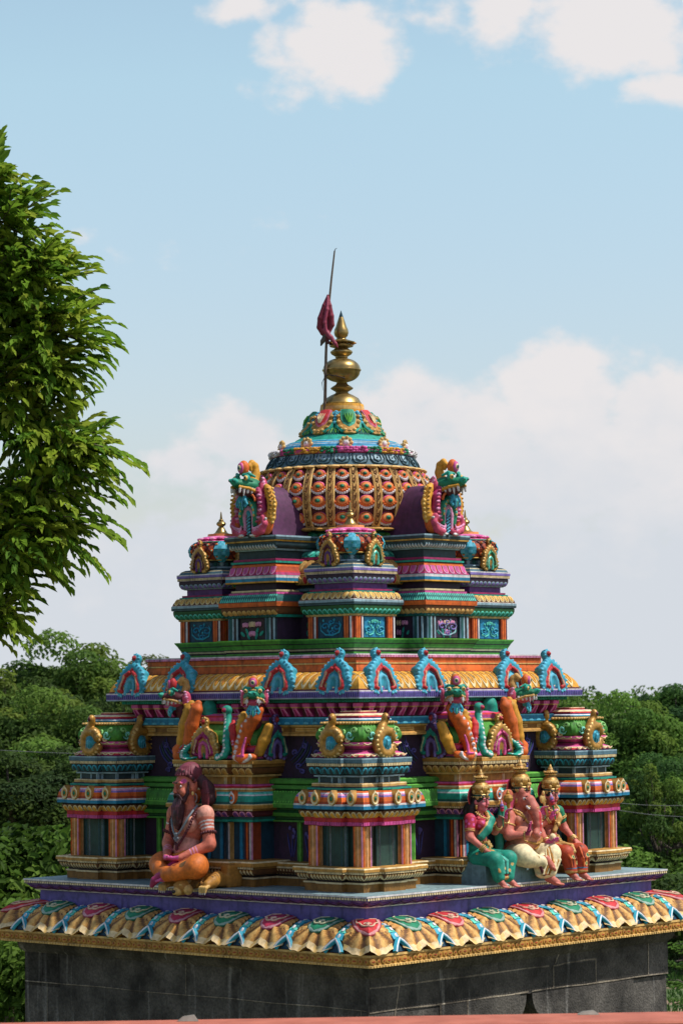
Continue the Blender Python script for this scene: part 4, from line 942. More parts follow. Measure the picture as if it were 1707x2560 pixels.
def turret_dome():
    mb = MB()
    B = [(.205, 2.362), (.215, 2.372), (.20, 2.385), (.185, 2.39), (.18, 2.415), (.20, 2.432), (.215, 2.436), (.205, 2.442), (.225, 2.47), (.238, 2.505), (.228, 2.545), (.2, 2.572)]
    cs = [P['slate'], P['slateL'], P['slateD'], P['slate'], P['slateD'], P['yellowL'], P['goldD'], P['orangeD'], P['orangeD'], P['orangeD'], P['maroon'], P['teal']]
    T_ = [(.205, 2.575), (.2, 2.583), (.165, 2.592), (.17, 2.6), (.14, 2.622), (.105, 2.627), (.105, 2.645), (.0, 2.646)]
    ct = [P['emer'], P['pink'], P['red'], P['pink'], P['pinkL'], P['peach'], P['cream'], P['cream']]
    mb.lathe([(r, z, c) for (r, z), c in zip(B+T_, cs+ct)], 32)
    cvd = B[7:12]
    def S(a, t, h):
        x = t*4; i = min(3, int(x)); u = x-i; (r0, z0), (r1, z1) = cvd[i], cvd[i+1]
        r = r0+(r1-r0)*u+h; return (r*math.cos(a), r*math.sin(a), z0+(z1-z0)*u)
    n = 20
    for i in range(n):                                     # lattice with a bead in each diamond
        a = 2*math.pi*i/n
        for sg in (-1, 1): squiggle(mb, [S(a+sg*t*2*math.pi/n*1.5, t, .005) for t in (0, .2, .4, .6, .8, 1)], .0055, P['maroon'], 4, False)
        for t in (.2, .5, .8):
            aa = a + (math.pi/n if t == .5 else 0); mb.ell(S(aa, t, .003), (.016, .016, .014), jit(P['orange'], .2), 6, 4); mb.ell(S(aa, t, .016), (.006, .006, .006), P['tealL'] if i % 2 else P['emer'], 6, 4)
    for k in range(4):                                     # feathered blue leaves
        a0 = math.pi/4 + k*math.pi/2
        rows = []
        for j in range(9):
            t = -.22+1.3*j/8; w_ = .26*math.sin(math.pi*min(1, (j+.9)/9.5))**.8
            rows.append([S(a0+w_*u, t, .012 + .008*(1-abs(u)) + (.005 if j % 2 else 0)) for u in (-1, -.5, 0, .5, 1)])
        mb.grid(rows, lambda i, j: P['blueL'] if (i+j) % 2 else P['cyan'])
    for i in range(18):
        a = 2*math.pi*i/18; mb.ell((.165*math.cos(a), .165*math.sin(a), 2.604), (.026, .026, .012), P['pink'] if i % 2 else P['pinkL'], 6, 4)
        mb.ell((.21*math.cos(a), .21*math.sin(a), 2.434), (.03, .03, .006), P['yellowL'], 6, 4)
    for i in range(24): a = 2*math.pi*i/24; mb.ell((.183*math.cos(a), .183*math.sin(a), 2.402), (.018, .018, .02), P['slateL'] if i % 2 else P['tealD'], 6, 4)
    return mb.mesh('turret_dome', M_PAINT)
TB, TD = turret_body(), turret_dome()
SK1 = kudu_mesh('gilt_arch', P['gold'], P['goldL'], P['emer'], P['tealL'], P['maroon'], M_GILT, P['emer'], .008)
SK2 = kudu_mesh('gilt_arch', P['gold'], P['goldL'], P['maroon'], P['violet'], P['emer'], M_GILT, P['magenta'], .008)
def kalasam(name, s, z0=0., col=P['gold']):
    mb = MB(); pr = [(1., 0), (1.02, .06), (.8, .18), (.72, .3), (.5, .62), (.42, .8), (.32, .86), (.30, .95), (.55, 1.15), (.62, 1.32), (.52, 1.5), (.3, 1.66), (.25, 1.72), (.34, 1.76), (.3, 1.82), (.17, 1.9), (.13, 2.2), (.09, 2.6), (.05, 2.8), (.0, 2.9)]
    mb.lathe([(r*s, z*s, col) for r, z in pr], 20); return mb.mesh(name, M_BRASS)
SFIN = kalasam('small_finial', .062, 0, lin('#a98f57'))
turrets = []
FL = ['small brass finial on the near corner turret in front of the dome', 'small brass finial on the turret at the left of the dome', 'small brass finial on the turret at the right, half hidden by the dragon head']
for i, (x, y) in enumerate(((-.675, -.675), (-.675, .675), (.675, -.675))):
    k = link('corner_turret', TB, T, (x, y, 0)); turrets.append(k); link('turret_dome', TD, k)
    a = link('gilt_arch', SK1, k, (0, -.235, 2.34)); a.scale = (.66, .8, .76)
    a = link('gilt_arch', SK2, k, (-.235, 0, 2.34), -math.pi/2); a.scale = (.66, .8, .76)
    f = link('small_finial', SFIN, None, b2w(x, y, 2.646), PHI); tag(f, FL[i], 'finial', 'small brass finials on the turrets')

def niche_body():
    mb = MB(); F, Lh = 1.03, .245; pl = bay(F, Lh, 0, 0, .5); h0 = .225; q = lambda L_: [(a-h0, z, c) for a, z, c in L_]; ck = P['dark']
    tt = arc(.245, 1.993, .27, 2.045, .272, 2.0, 4, P['brown']); rb = arc(.282, 2.086, .24, 2.14, .275, 2.135, 5, P['tealD'])
    op = arc(.245, 2.285, .205, 2.372, .222, 2.31, 6, [P['magenta'], P['magenta'], P['red'], P['orangeD'], P['orangeD'], P['orange']]); wp = arc(.205, 2.492, .235, 2.535, .236, 2.498, 4, P['slateD'])
    mould(mb, pl, q([(.22, 1.80, P['purpleD']), (.22, 1.968, P['greenD']), (.245, 1.97, P['teal']), (.248, 1.99, ck)] + tt + [(.27, 2.046, ck), (.268, 2.048, P['orangeD']), (.282, 2.05, P['orange']), (.285, 2.08, P['orangeD'])] + rb + [(.24, 2.14, ck), (.225, 2.142, P['violet']), (.228, 2.143, P['pink']), (.228, 2.158, P['dark']), (.21, 2.16, P['cream']), (.215, 2.163, P['cream']), (.215, 2.176, ck), (.19, 2.178, P['purpleD']), (.19, 2.225, ck), (.24, 2.227, P['yellow']), (.245, 2.23, P['yellow']), (.245, 2.24, P['blue']), (.245, 2.264, P['white']), (.245, 2.28, P['slateL'])]
        + op + [(.205, 2.372, P['maroon']), (.19, 2.376, P['tealD']), (.215, 2.378, P['teal']), (.215, 2.392, P['tealD']), (.198, 2.394, P['magenta']), (.2, 2.396, P['magenta']), (.2, 2.412, P['maroon']), (.17, 2.414, P['slateD']), (.17, 2.472, P['slateD']), (.19, 2.474, P['slateL']), (.195, 2.488, ck)] + wp + [(.235, 2.536, ck), (.24, 2.538, P['yellow']), (.242, 2.55, P['slateD']), (.25, 2.552, P['slateD']), (.25, 2.572, P['slateL']), (.25, 2.584, P['slate']), (.1, 2.586, P['slate'])]), False)
    dent(mb, pl, .247-h0, 1.971, 1.989, P['tealD'], .016, False)
    row(mb, pl, [(a-h0, z) for a, z, c in tt][::-1], .052, 'arch', P['goldL'], P['tan'], .006, .95, closed=False)
    row(mb, pl, [(a-h0, z) for a, z, c in rb][::-1], .022, 'bar', P['tealL'], None, .008, .6, closed=False)
    row(mb, pl, [(a-h0, z) for a, z, c in op][::-1], .072, 'tongue', P['pinkL'], P['pink'], .006, .8, closed=False, t=(.05, .95))
    row(mb, pl, [(a-h0, z) for a, z, c in wp][::-1], .03, 'arch', P['slateL'], P['white'], .006, .8, closed=False)
    dent(mb, pl, .242-h0, 2.54, 2.549, P['yellowL'], .014, False)
    for e in edges(pl, [(.22-h0, 1.966), (.22-h0, 1.802)], False, .1):
        if e.L > .4: 
            kd = 2
            scroll_panel(mb, e, e.L/2, e.L*.27, .03, .97, P['purpleD'], P['lav'], P['slateL'], 9)
            ss = (e.L*.1, e.L*.9)
        else: ss = (.07,) if e.n.y < -.5 or e.n.x < -.5 else ()
        for s in ss:
            patch(mb, e, s, .052, SH['bar'], .018, P['slateD'], dome=0, cols=(-1, 1))
            for u, c in ((-.8, P['slate']), (-.4, P['tealD']), (.0, P['slateL']), (.4, P['dark']), (.8, P['slateL'])): patch(mb, e, s+u*.052, .008, SH['bar'], .023, c, dome=0, cols=(-1, 1))
    # vault behind the guardian: a purple barrel running back into the dome
    rows = []
    for y in (-.99, -.4):
        rows.append([(-.18, y, 2.586)] + [(-.175*math.cos(a)*1.0, y, 2.60+.37*math.sin(a)) for a in [math.pi*i/16 for i in range(17)]] + [(.18, y, 2.586)])
    vm = MB(); vm.grid(rows, mixc(P['purple'], P['maroon'], .25)); vm.add(rows[0], [tuple(range(len(rows[0])))], P['maroon'])
    return mb.mesh('projecting_niche', M_PAINT), vm.mesh('niche_vault', M_PAINT)
NB, NV = niche_body()
def panel_art(kind):
    mb = MB(); e = Edge((-.25, -1.031), (.25, -1.031), 0, [(0, 1.966), (0, 1.802)])
    if kind == 2: scroll_panel(mb, e, .25, .13, .05, .95, P['dark'], P['lav'], P['white'], 2)
    else: scroll_panel(mb, e, .25, .13, .05, .95, P['purpleD'], P['lav'], P['slateL'], 1)
    return mb.mesh('painted_panel', M_PAINT)
for f in range(2):
    k = link('projecting_niche', NB, T, (0, 0, 0), 0 if f == 0 else -math.pi/2)
    link('niche_vault', NV, k); link('painted_panel', panel_art(1 if f == 0 else 2), k)

# ------------------------------------------------------------------ the ribbed dome
mb = MB(); DR = [(.63, 2.66), (.672, 2.74), (.692, 2.84), (.688, 2.93), (.655, 3.03), (.60, 3.11)]
def dprof(t):
    x = t*(len(DR)-1); i = min(len(DR)-2, int(x)); u = x-i
    return DR[i][0]+(DR[i+1][0]-DR[i][0])*u, DR[i][1]+(DR[i+1][1]-DR[i][1])*u
def DS(a, t, h=0.): r, z = dprof(max(0, min(1, t))); r += h; return (r*math.cos(a), r*math.sin(a), z)
mb.lathe([(.58, 2.52, P['greenD']), (.58, 2.545, P['emer']), (.62, 2.57, P['green']), (.625, 2.61, P['emer']), (.60, 2.63, P['dark']), (.69, 2.632, P['gold']), (.68, 2.65, P['goldL']), (.64, 2.662, P['goldD'])] + [(r, z, P['maroon']) for r, z in DR] + [(.592, 3.11, P['gold']), (.62, 3.125, P['goldL']), (.615, 3.135, P['slate']), (.60, 3.14, P['slate']), (.585, 3.18, P['slateL']), (.555, 3.225, P['slateL']), (.545, 3.228, P['dark']), (.56, 3.23, P['pink']), (.575, 3.255, P['pink']), (.55, 3.28, P['pink']), (.515, 3.283, P['blueL']), (.512, 3.29, P['blue']), (.495, 3.31, P['white']), (.49, 3.313, P['blue']), (.47, 3.325, P['cream']), (.465, 3.328, P['blue']), (.43, 3.345, P['tealL']), (.425, 3.348, P['blue']), (.4, 3.352, P['teal']), (.3, 3.36, P['teal'])], 64)
for i in range(34): a = 2*math.pi*i/34; mb.ell((.625*math.cos(a), .625*math.sin(a), 2.59), (.04, .04, .03), P['emer'] if i % 2 else P['green'], 7, 5)
for i in range(40):
    a = 2*math.pi*i/40; mb.ell((.618*math.cos(a), .618*math.sin(a), 3.12), (.045, .045, .016), P['goldL'], 7, 4)
    mb.ell((.682*math.cos(a), .682*math.sin(a), 2.638), (.05, .05, .014), P['gold'], 7, 4)
for i in range(26):                                        # beads on the neck below
    a = 2*math.pi*i/26; p = (.63*math.cos(a), .63*math.sin(a), 2.50); mb.ell(p, (.05, .05, .032), P['goldL'], 8, 5)
nP = 26
class Ring:
    acc = [0, 1.]
    def __init__(s, pr): s.pr = pr
    def __call__(s, x, t, h=0.):
        pr = s.pr; q_ = max(0, min(.9999, t))*(len(pr)-1); i = int(q_); u = q_-i
        r = pr[i][0]+(pr[i+1][0]-pr[i][0])*u+h*.8; z = pr[i][1]+(pr[i+1][1]-pr[i][1])*u+h*.4
        return (r*math.cos(x), r*math.sin(x), z)
RG = Ring([(.555, 3.225), (.585, 3.18), (.60, 3.14)])
for i in range(nP):
    a = 2*math.pi*i/nP; w_ = math.pi/nP
    squiggle(mb, [RG(a+w_*x, t, .006) for x, t in ((-.8, .05), (-.85, .5), (-.6, .85), (0, .97), (.6, .85), (.85, .5), (.8, .05))], .0055, P['darkT'], 4, False)
    squiggle(mb, [RG(a+w_*x, t, .006) for x, t in ((-.4, .15), (-.45, .5), (0, .72), (.45, .5), (.4, .15))], .0045, P['darkT'], 4, False)
    mb.ell(RG(a, .35, .004), (.007, .007, .006), P['darkT'], 6, 4)
dome = mb.build('dome', M_PAINT, T)
gm = MB()
for i in range(150):                                       # flower garland, in blocks of colour
    a = 2*math.pi*i/150; blk = int(((math.degrees(a)-205) % 360)//12) % 6
    c = [P['emer'], P['pink'], P['pink'], P['emer'], P['yellow'], P['yellow']][blk] if not (60 < (math.degrees(a)-225) % 360 < 300) else P['white']
    for k in range(3):
        gm.ell(((.562+random.uniform(-.012, .012))*math.cos(a), (.562+random.uniform(-.012, .012))*math.sin(a), 3.242+.014*k+random.uniform(-.004, .004)), (.018, .018, .012), jit(c, .3), 6, 4)
gm.build('painted_garland', M_PAINT, dome)
rm = MB()
rows = []
for i in range(15):
    t = i/14; rows.append([DS(x, t, h) for x, h in ((-.042, -.002), (-.042, .02), (-.026, .03), (.026, .03), (.042, .02), (.042, -.002))])
rm.grid(rows, lambda i, j: P['tan'] if j in (1, 2, 3) else P['goldD'])
for i in range(7):
    t = .07+i*.14
    squiggle(rm, [DS(x, t+dt, .031) for x, dt in ((-.018, .08), (-.014, -.03), (.0, -.045), (.014, 0), (.018, .07))], .007, P['brown'], 4)
    rm.ell(DS(.0, t+.02, .031), (.006, .006, .006), P['brown'], 5, 3)
for sg in (-1, 1): squiggle(rm, [DS(sg*.038, t, .024) for t in [k/8 for k in range(9)]], .008, P['goldL'], 4, False)
RIBM = rm.mesh('dome_rib', M_PAINT)
em = MB()
for k, (t, sz) in enumerate(((.155, 1.15), (.42, 1.05), (.655, .95), (.87, .82))):
    r0, z0 = dprof(t); n = 14; base = []
    def ring(sc_, h, dz=0): return [DS(0 + .078*sc_*sz*math.cos(2*math.pi*i/n), t, h)[:2] + (z0+dz+.041*sc_*sz*math.sin(2*math.pi*i/n),) for i in range(n)]
    prf = [(1.0, -.004), (.98, .012), (.88, .024), (.66, .030), (.48, .034), (.36, .036), (.0, .050)]
    cl = [P['orange'], P['pink'], P['orange'], P['peach'], P['orange'], P['emer']]
    em.grid([ring(a, h, .006) for a, h in prf], lambda i, j: cl[i], True)
    for i in range(7):
        u = -1+2*i/6; em.ell(DS(u*.075*sz, t-.10*sz+.045*abs(u)**2, .014), (.0125, .0125, .015), P['white'], 6, 4); em.ell(DS(u*.075*sz, t-.06*sz+.045*abs(u)**2, .012), (.02, .02, .016), P['orange'], 6, 4)
EYE = em.mesh('eye_medallion_column', M_PAINT)
for i in range(24):
    a = R_(15*i) + R_(4.)
    link('dome_rib', RIBM, dome, (0, 0, 0), a)
    link('eye_medallion_column', EYE, dome, (0, 0, 0), a + R_(7.5))
rs = MB(); rs.ell((0, 0, 0), (.045, .018, .04), P['cream'], 10, 6)
for i in range(9): a = 2*math.pi*i/9; rs.ell((.042*math.cos(a), -.004, .038*math.sin(a)), (.016, .016, .016), P['goldL'], 6, 4)
rs.ell((0, -.016, 0), (.022, .014, .02), P['white'], 8, 5)
RS = rs.mesh('rosette', M_PAINT)
for i in range(10):
    a = R_(36*i) + R_(9); link('rosette', RS, dome, (.50*math.cos(a), .50*math.sin(a), 3.312), a+math.pi/2)
# lotus crown under the finial
cm_ = MB(); CRP = [(.355, 3.352), (.37, 3.372), (.325, 3.395), (.288, 3.44), (.262, 3.50), (.235, 3.55), (.195, 3.585)]
cm_.lathe([(.3, 3.35, P['cyan']), (.385, 3.353, P['teal']), (.372, 3.368, P['teal'])] + [(r, z, c) for (r, z), c in zip(CRP[2:], [P['tealD'], P['teal'], P['cyan'], P['cyan'], P['gold']])] + [(.17, 3.588, P['gold'])], 40)
CR = Ring([CRP[6], CRP[5], CRP[4], CRP[3], CRP[2]])
for i in range(8):
    a = 2*math.pi*i/8 + R_(7); col = P['emer'] if i % 2 else P['red']
    def S(s, t, h, a=a): return CR(a + s*(1+.0*t), t, h)
    patch(cm_, S, 0, .36, [(0, .55), (.3, .85), (.6, .95), (.85, .75), (1, .3)], .03, P['gold'], 0, 1.02, dome=.35, cols=(-1, -.6, -.3, 0, .3, .6, 1))
    for k in range(9):
        th = math.pi*(k/8); x, t = .30*math.cos(th), .35+.55*math.sin(th); cm_.ell(S(x, t, .028), (.017, .017, .013), P['goldL'] if k % 2 else P['tan'], 6, 4)
    patch(cm_, S, 0, .235, SH['tongue'], .04, mixc(col, P['tealL'] if i % 2 else P['pinkL'], .4), .0, .74, dome=.25, cols=(-1, -.5, 0, .5, 1))
    patch(cm_, S, 0, .2, SH['tongue'], .045, col, .02, .68, dome=.25, cols=(-1, -.5, 0, .5, 1))
    for u in (-.09, -.03, .03, .09): squiggle(cm_, [S(u*1.2, .25+.1*abs(u)*3, .049), S(u*.9, .45, .051), S(u*.3, .62, .047)], .007, P['lime'] if i % 2 else P['cream'], 4)
    b_ = a + math.pi/8
    for k in range(5): cm_.ell(CR(b_, .08+.12*k, .012), (.016, .016, .014), P['blueL'], 6, 4)
    for sg in (-1, 1): squiggle(cm_, [CR(b_+sg*x, t, .014) for x, t in ((.02, .5), (.08, .72), (.22, .9), (.36, .96))], .016, P['teal'], 5)
    for k in (-2, -1, 0, 1, 2): squiggle(cm_, [CR(b_+k*.03, .72, .01), CR(b_+k*.06, .98, .02)], .009, P['lime'] if k % 2 else P['emer'], 4)
cm_.build('lotus_crown', M_PAINT, dome)

# ------------------------------------------------------------------ brass finial, pole and flag (stand on the crown)
F = thing('brass_finial', 'tall weathered brass pot finial at the very top of the dome', 'finial', (0, 0, 3.58), PHI)
g = P['gold']; wy = P['yellow']
mb = MB(); mb.lathe([(.172, 0, wy), (.176, .03, mixc(wy, P['cream'], .3)), (.172, .055, wy), (.168, .075, P['cream']), (.14, .078, P['cream'])], 36); mb.build('yellow_disc', M_PAINT, F)
mb = MB(); BZ = lin('#a98f57'); bz = lambda L_: [(r, z, BZ) for r, z in L_]
mb.lathe(bz([(.15, .077), (.155, .085), (.145, .10), (.13, .125), (.09, .15), (.055, .165), (.048, .178), (.085, .2), (.09, .208), (.075, .22), (.05, .235), (.04, .25)]), 36); mb.build('bell_base', M_BRASS, F)
mb = MB(); mb.lathe(bz([(.04, .248)] + [(.146*math.cos(a)**.85, .345+.092*math.sin(a)) for a in [R_(-76+8*i) for i in range(10)]] + [(.153, .347), (.153, .354)] + [(.147*math.cos(a)**.85, .352+.092*math.sin(a)) for a in [R_(4+8*i) for i in range(10)]] + [(.05, .452), (.045, .47)]), 48); mb.build('pot', M_BRASS, F)
mb = MB(); mb.lathe(bz([(.045, .455), (.078, .475), (.088, .49), (.086, .5), (.06, .515), (.05, .525), (.09, .535), (.095, .542), (.05, .548), (.05, .556), (.105, .565), (.108, .572), (.07, .585), (.04, .595), (.035, .605), (.05, .62), (.058, .645), (.054, .67), (.042, .695), (.03, .735), (.018, .77)]), 36)
for i in range(22): a = 2*math.pi*i/22; r = .1+random.uniform(0, .022); mb.tube([(.08*math.cos(a), .08*math.sin(a), .568), (r*math.cos(a), r*math.sin(a), .563+random.uniform(-.012, .006))], [.012, .003], P['goldD'], 4)
mb.build('rings_and_bud', M_BRASS, F)
mb = MB(); mb.lathe([(.018, .77, P['slateD']), (.0, .826, P['slateD'])], 16); mb.build('dark_tip', M_BRASS, F)
FP = thing('flag_pole', 'thin leaning wooden pole tied to the left of the brass finial', 'flag pole', (-.135, -.1, 3.6), 0)
pp = [(0, 0, 0), (.006, 0, .2), (.014, 0, .45), (.022, .0, .62), (.038, 0, .8), (.062, 0, 1.03), (.09, 0, 1.26)]
mb = MB(); mb.tube(pp, [.013, .012, .011, .010, .009, .008, .006], lin('#6b5a4a'), 8); mb.tube([(.09, 0, 1.26), (.097, 0, 1.275), (.11, 0, 1.282)], [.003, .003, .001], P['dark'], 4)
mb.build('pole', M_PAINT, FP)
mb = MB(); mb.tube([(.006, -.013, .27), (.03, -.03, .28), (.1, -.09, .262), (.16, -.05, .25), (.135, .05, .262)], .004, P['dark'], 5); mb.tube([(.0, -.01, .26), (-.02, 0, .22), (-.012, 0, .16)], [.003, .003, .001], P['dark'], 4); mb.build('binding_wire', M_PAINT, FP)
def flag():
    S = Sculpt(.008); c = lin('#7d1c34'); c2 = lin('#9a3a54'); c3 = lin('#5a1428')
    S.chain([(.028, 0, .80), (.0, -.01, .70), (-.035, -.01, .58), (-.045, 0, .50), (-.02, 0, .44)], [.008, .022, .028, .026, .02], c)
    S.chain([(.03, -.005, .80), (.045, -.02, .70), (.055, -.02, .60), (.06, -.01, .52), (.035, -.01, .45)], [.008, .018, .026, .024, .016], c)
    S.ell((.008, -.005, .56), (.045, .018, .11), c3).chain([(.028, -.02, .78), (.02, -.04, .66), (.0, -.035, .54), (.01, -.03, .46)], [.006, .014, .016, .014], c2)
    S.chain([(.0, -.02, .47), (.05, -.03, .40), (.09, -.03, .34), (.115, -.02, .30)], [.02, .022, .016, .004], c2)
    S.chain([(.02, 0, .45), (-.02, 0, .37), (-.035, 0, .33)], [.022, .02, .008], lin('#5a5048')); S.chain([(.01, 0, .42), (.03, -.01, .35)], [.02, .012], c3)
    return S.mesh('cloth_flag', M_STAT, .006)
fo = link('cloth_flag', flag(), None, (-.128, -.1, 3.838)); fo.scale = (.9, .9, .84); tag(fo, 'wilted crimson cloth flag knotted round the thin pole beside the brass finial', 'flag')
# ------------------------------------------------------------------ sculpted figures (each faces local -y)
def vsub(a, b): return Vector(b)-Vector(a)
def hand(S, wr, d, nrm, side, col, s=1., curl=(.5, .5, .5, .5), spread=.25, th=.6, nail=None):
    """palm, four unequal fingers bent at a knuckle and a thumb from the side; d = finger direction, nrm = way the palm faces"""
    wr = Vector(wr); d = Vector(d).normalized(); nrm = Vector(nrm); nrm = (nrm - d*nrm.dot(d)).normalized(); sx = d.cross(nrm)*side
    pc = wr + d*.034*s
    for k in range(4):
        b0 = wr + d*.012*s + sx*(k-1.5)*.010*s; b1 = wr + d*.056*s + sx*(k-1.5)*.0150*s
        S.cap(b0, b1, .0135*s, .0105*s, col, .010*s)
        L1, L2 = (.032*s, .026*s) if k in (1, 2) else (.028*s, .021*s)
        d1 = (d + sx*(k-1.5)*spread*.5 + nrm*curl[k]*.8).normalized(); m = b1 + d1*L1
        d2 = (d1 + nrm*curl[k]*1.3).normalized(); e = m + d2*L2
        S.cap(b1, m, .0092*s, .0084*s, col, .004*s); S.cap(m, e, .0084*s, .0066*s, col, .003*s)
        if nail: S.pnt(e - nrm*.004*s, (.007*s,)*3, nail)
    t0 = wr + d*.014*s + sx*(-1.5)*.012*s; t1 = t0 + (d*.7 - sx*th + nrm*.35).normalized()*.03*s; t2 = t1 + (d*.9 - sx*th*.4 + nrm*.5).normalized()*.024*s
    S.cap(t0, t1, .0125*s, .0098*s, col, .008*s); S.cap(t1, t2, .0098*s, .0075*s, col, .003*s)
def foot(S, an, d, col, s=1.):
    an = Vector(an); d = Vector(d).normalized(); sx = d.cross(Vector((0, 0, 1))).normalized()
    S.cap(an, an + d*.05*s - Vector((0, 0, .02*s)), .024*s, .020*s, col, .012*s); S.cap(an - d*.015*s - Vector((0, 0, .012*s)), an + d*.03*s - Vector((0, 0, .022*s)), .022*s, .02*s, col, .012*s)
    for k in range(5):
        b = an + d*.05*s - Vector((0, 0, .026*s)) + sx*(k-2)*.0095*s
        S.cap(b, b + d*(.034 - .004*k)*s, .0098*s, .0078*s - .0003*k, col, .004*s)
class HeadFrame:
    def __init__(s, c, sc_, yaw=0, pitch=0, roll=0): s.c = Vector(c); s.s = sc_; s.M = Matrix.Rotation(yaw, 3, 'Z') @ Matrix.Rotation(pitch, 3, 'X') @ Matrix.Rotation(roll, 3, 'Y'); s.Rn = np.array(s.M)
    def __call__(s, x, y, z): return tuple(s.c + s.M @ Vector((x, y, z))*s.s)
def face(S, H, skin, lips, brow, ey=1.):
    s = H.s; E = lambda p, r, c, kk=.018: S.ell(H(*p), tuple(x*s for x in r), c, H.Rn, kk*s)
    E((0, .01, .02), (.074, .09, .092), skin, .03); E((0, -.03, -.05), (.056, .052, .058), skin, .03)
    E((0, -.058, -.092), (.026, .024, .022), skin, .025)
    for g in (-1, 1):
        E((g*.036, -.062, -.03), (.028, .024, .026), skin); E((g*.034, -.078, .034), (.030, .014, .011), skin, .014)
        S.cut(H(g*.033, -.092, .012), tuple(x*s for x in (.017, .010, .008)), mixc(skin, P['dark'], .3), H.Rn)
        E((g*.033, -.076, .012), (.0195, .0125, .0115*ey), P['white'], 0); E((g*.033, -.0845, .012), (.0085, .006, .0105*ey), P['black'], 0)
        S.cap(H(g*.014, -.083, .022), H(g*.05, -.074, .021), .0035*s, .002*s, P['black'], 0)
        S.cap(H(g*.012, -.092, .037), H(g*.056, -.076, .043), .0048*s, .003*s, brow, 0)
        E((g*.078, .008, -.006), (.013, .022, .032), skin, .01); E((g*.084, .004, -.006), (.006, .012, .02), mixc(skin, P['red'], .35), .004)
        E((g*.011, -.101, -.026), (.009, .010, .007), skin, .008)
    S.cap(H(0, -.085, .03), H(0, -.106, -.02), .008*s, .0125*s, skin, .012*s)
    S.cap(H(-.019, -.083, -.052), H(.019, -.083, -.052), .0052*s, .0052*s, lips, 0); S.cap(H(-.014, -.083, -.060), H(.014, -.083, -.060), .0058*s, .0058*s, lips, .002*s)
def band(S, a, b, t, w, r, col):
    a = Vector(a); b = Vector(b); p = a.lerp(b, t); q = (b-a).to_track_quat('Z', 'Y').to_matrix()
    S.pnt(tuple(p), (r, r, w), col, np.array(q))
def beads(mb, pts, r, col, n=None):
    for p in pts: mb.ell(p, (r, r, r), jit(col, .2), 7, 5)
def curve3(pts, n):
    """smooth curve through points (Catmull-Rom)"""
    P_ = [Vector(p) for p in pts]; P_ = [P_[0]*2-P_[1]] + P_ + [P_[-1]*2-P_[-2]]; out = []
    m = len(P_)-3
    for i in range(n):
        x = i/(n-1)*m; k = min(m-1, int(x)); t = x-k; a, b, c, d = P_[k:k+4]
        out.append(.5*((2*b) + (c-a)*t + (2*a-5*b+4*c-d)*t*t + (3*b-a-3*c+d)*t**3))
    return out
def shade_fun(axis_cols):
    return None

# ---- bearded ascetic on a tiger skin
sage = thing('sage_statue', 'bearded sage statue in orange loincloth sitting cross legged on a tiger skin', 'statue', b2w(-1.68, .03), PHI - math.pi/2); sage.scale = (.88, .93, .98)
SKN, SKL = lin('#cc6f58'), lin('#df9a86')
S = Sculpt(.03)
Rs, Re, Rw = (-.175, .0, .535), (-.225, -.03, .315), (-.075, -.19, .222)
Ls, Le, Lw = (.185, .0, .535), (.25, -.02, .315), (.105, -.20, .222)
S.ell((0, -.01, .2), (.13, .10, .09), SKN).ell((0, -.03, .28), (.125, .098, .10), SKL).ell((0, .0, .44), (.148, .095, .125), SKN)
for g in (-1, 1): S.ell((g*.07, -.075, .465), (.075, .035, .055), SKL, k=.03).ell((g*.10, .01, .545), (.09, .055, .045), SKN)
S.chain([Rs, Re, Rw], [.06, .046, .03], SKN, .03); S.chain([Ls, Le, Lw], [.06, .046, .03], SKN, .03)
S.ell(Ls, (.066, .062, .066), SKL).ell(Rs, (.066, .062, .066), SKN)
S.cap((0, .0, .56), (0, -.02, .66), .055, .05, SKN)
H = HeadFrame((0, -.035, .745), 1.08, R_(-14), R_(8)); face(S, H, SKN, P['maroon'], P['black'], .55)
hand(S, Rw, (.75, -.35, -.12), (.1, .2, 1), 1, P['pink'], 1.15, (.25, .3, .35, .4), .15, nail=P['pinkL']); hand(S, Lw, (-.8, -.3, -.1), (-.1, .2, 1), -1, P['pink'], 1.15, (.2, .3, .3, .3), .15, nail=P['pinkL'])
foot(S, (.04, -.27, .115), (-.9, -.3, -.25), P['pink'], 1.3)
for t in (.25, .36, .47): band(S, Ls, Le, t, .007, .075, P['white'])
for a, b in ((Rs, Re), ): band(S, a, b, .35, .007, .075, P['white'])
for t in (.45, .55, .65): band(S, Re, Rw, t, .006, .055, P['pinkL']); band(S, Le, Lw, t, .006, .055, P['pinkL'])
for dz in (.058, .070, .082): S.pcap(H(-.045, -.085, dz), H(.045, -.085, dz), .004, .004, P['white'])
S.pnt(H(.062, -.055, .045), (.026, .03, .02), P['pink']); S.pnt(H(-.062, -.055, .045), (.026, .03, .02), P['pink'])
def skin_tone(p, c):
    return c
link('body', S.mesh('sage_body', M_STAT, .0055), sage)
D = Sculpt(.03); oc, od = lin('#c9691c'), lin('#8f3d12')
D.ell((0, .0, .175), (.145, .125, .075), oc)
D.chain([(-.08, -.01, .16), (-.20, -.13, .17), (-.215, -.155, .165)], [.092, .084, .07], oc).chain([(-.20, -.15, .155), (-.09, -.24, .125), (.02, -.27, .11)], [.072, .06, .05], oc)
D.chain([(.09, -.01, .16), (.26, -.17, .165), (.275, -.21, .155)], [.092, .086, .074], oc).chain([(.26, -.2, .15), (.13, -.27, .12), (.03, -.28, .10)], [.074, .06, .05], oc)
for k in range(5):
    z = .205+.014*k; D.chain([(-.135, -.04, z-.012), (-.06, -.125, z-.012-.004*k), (.05, -.125, z+.0), (.135, -.05, z+.012)], [.010]*4, oc if k % 2 else lin('#d9861f'), .008)
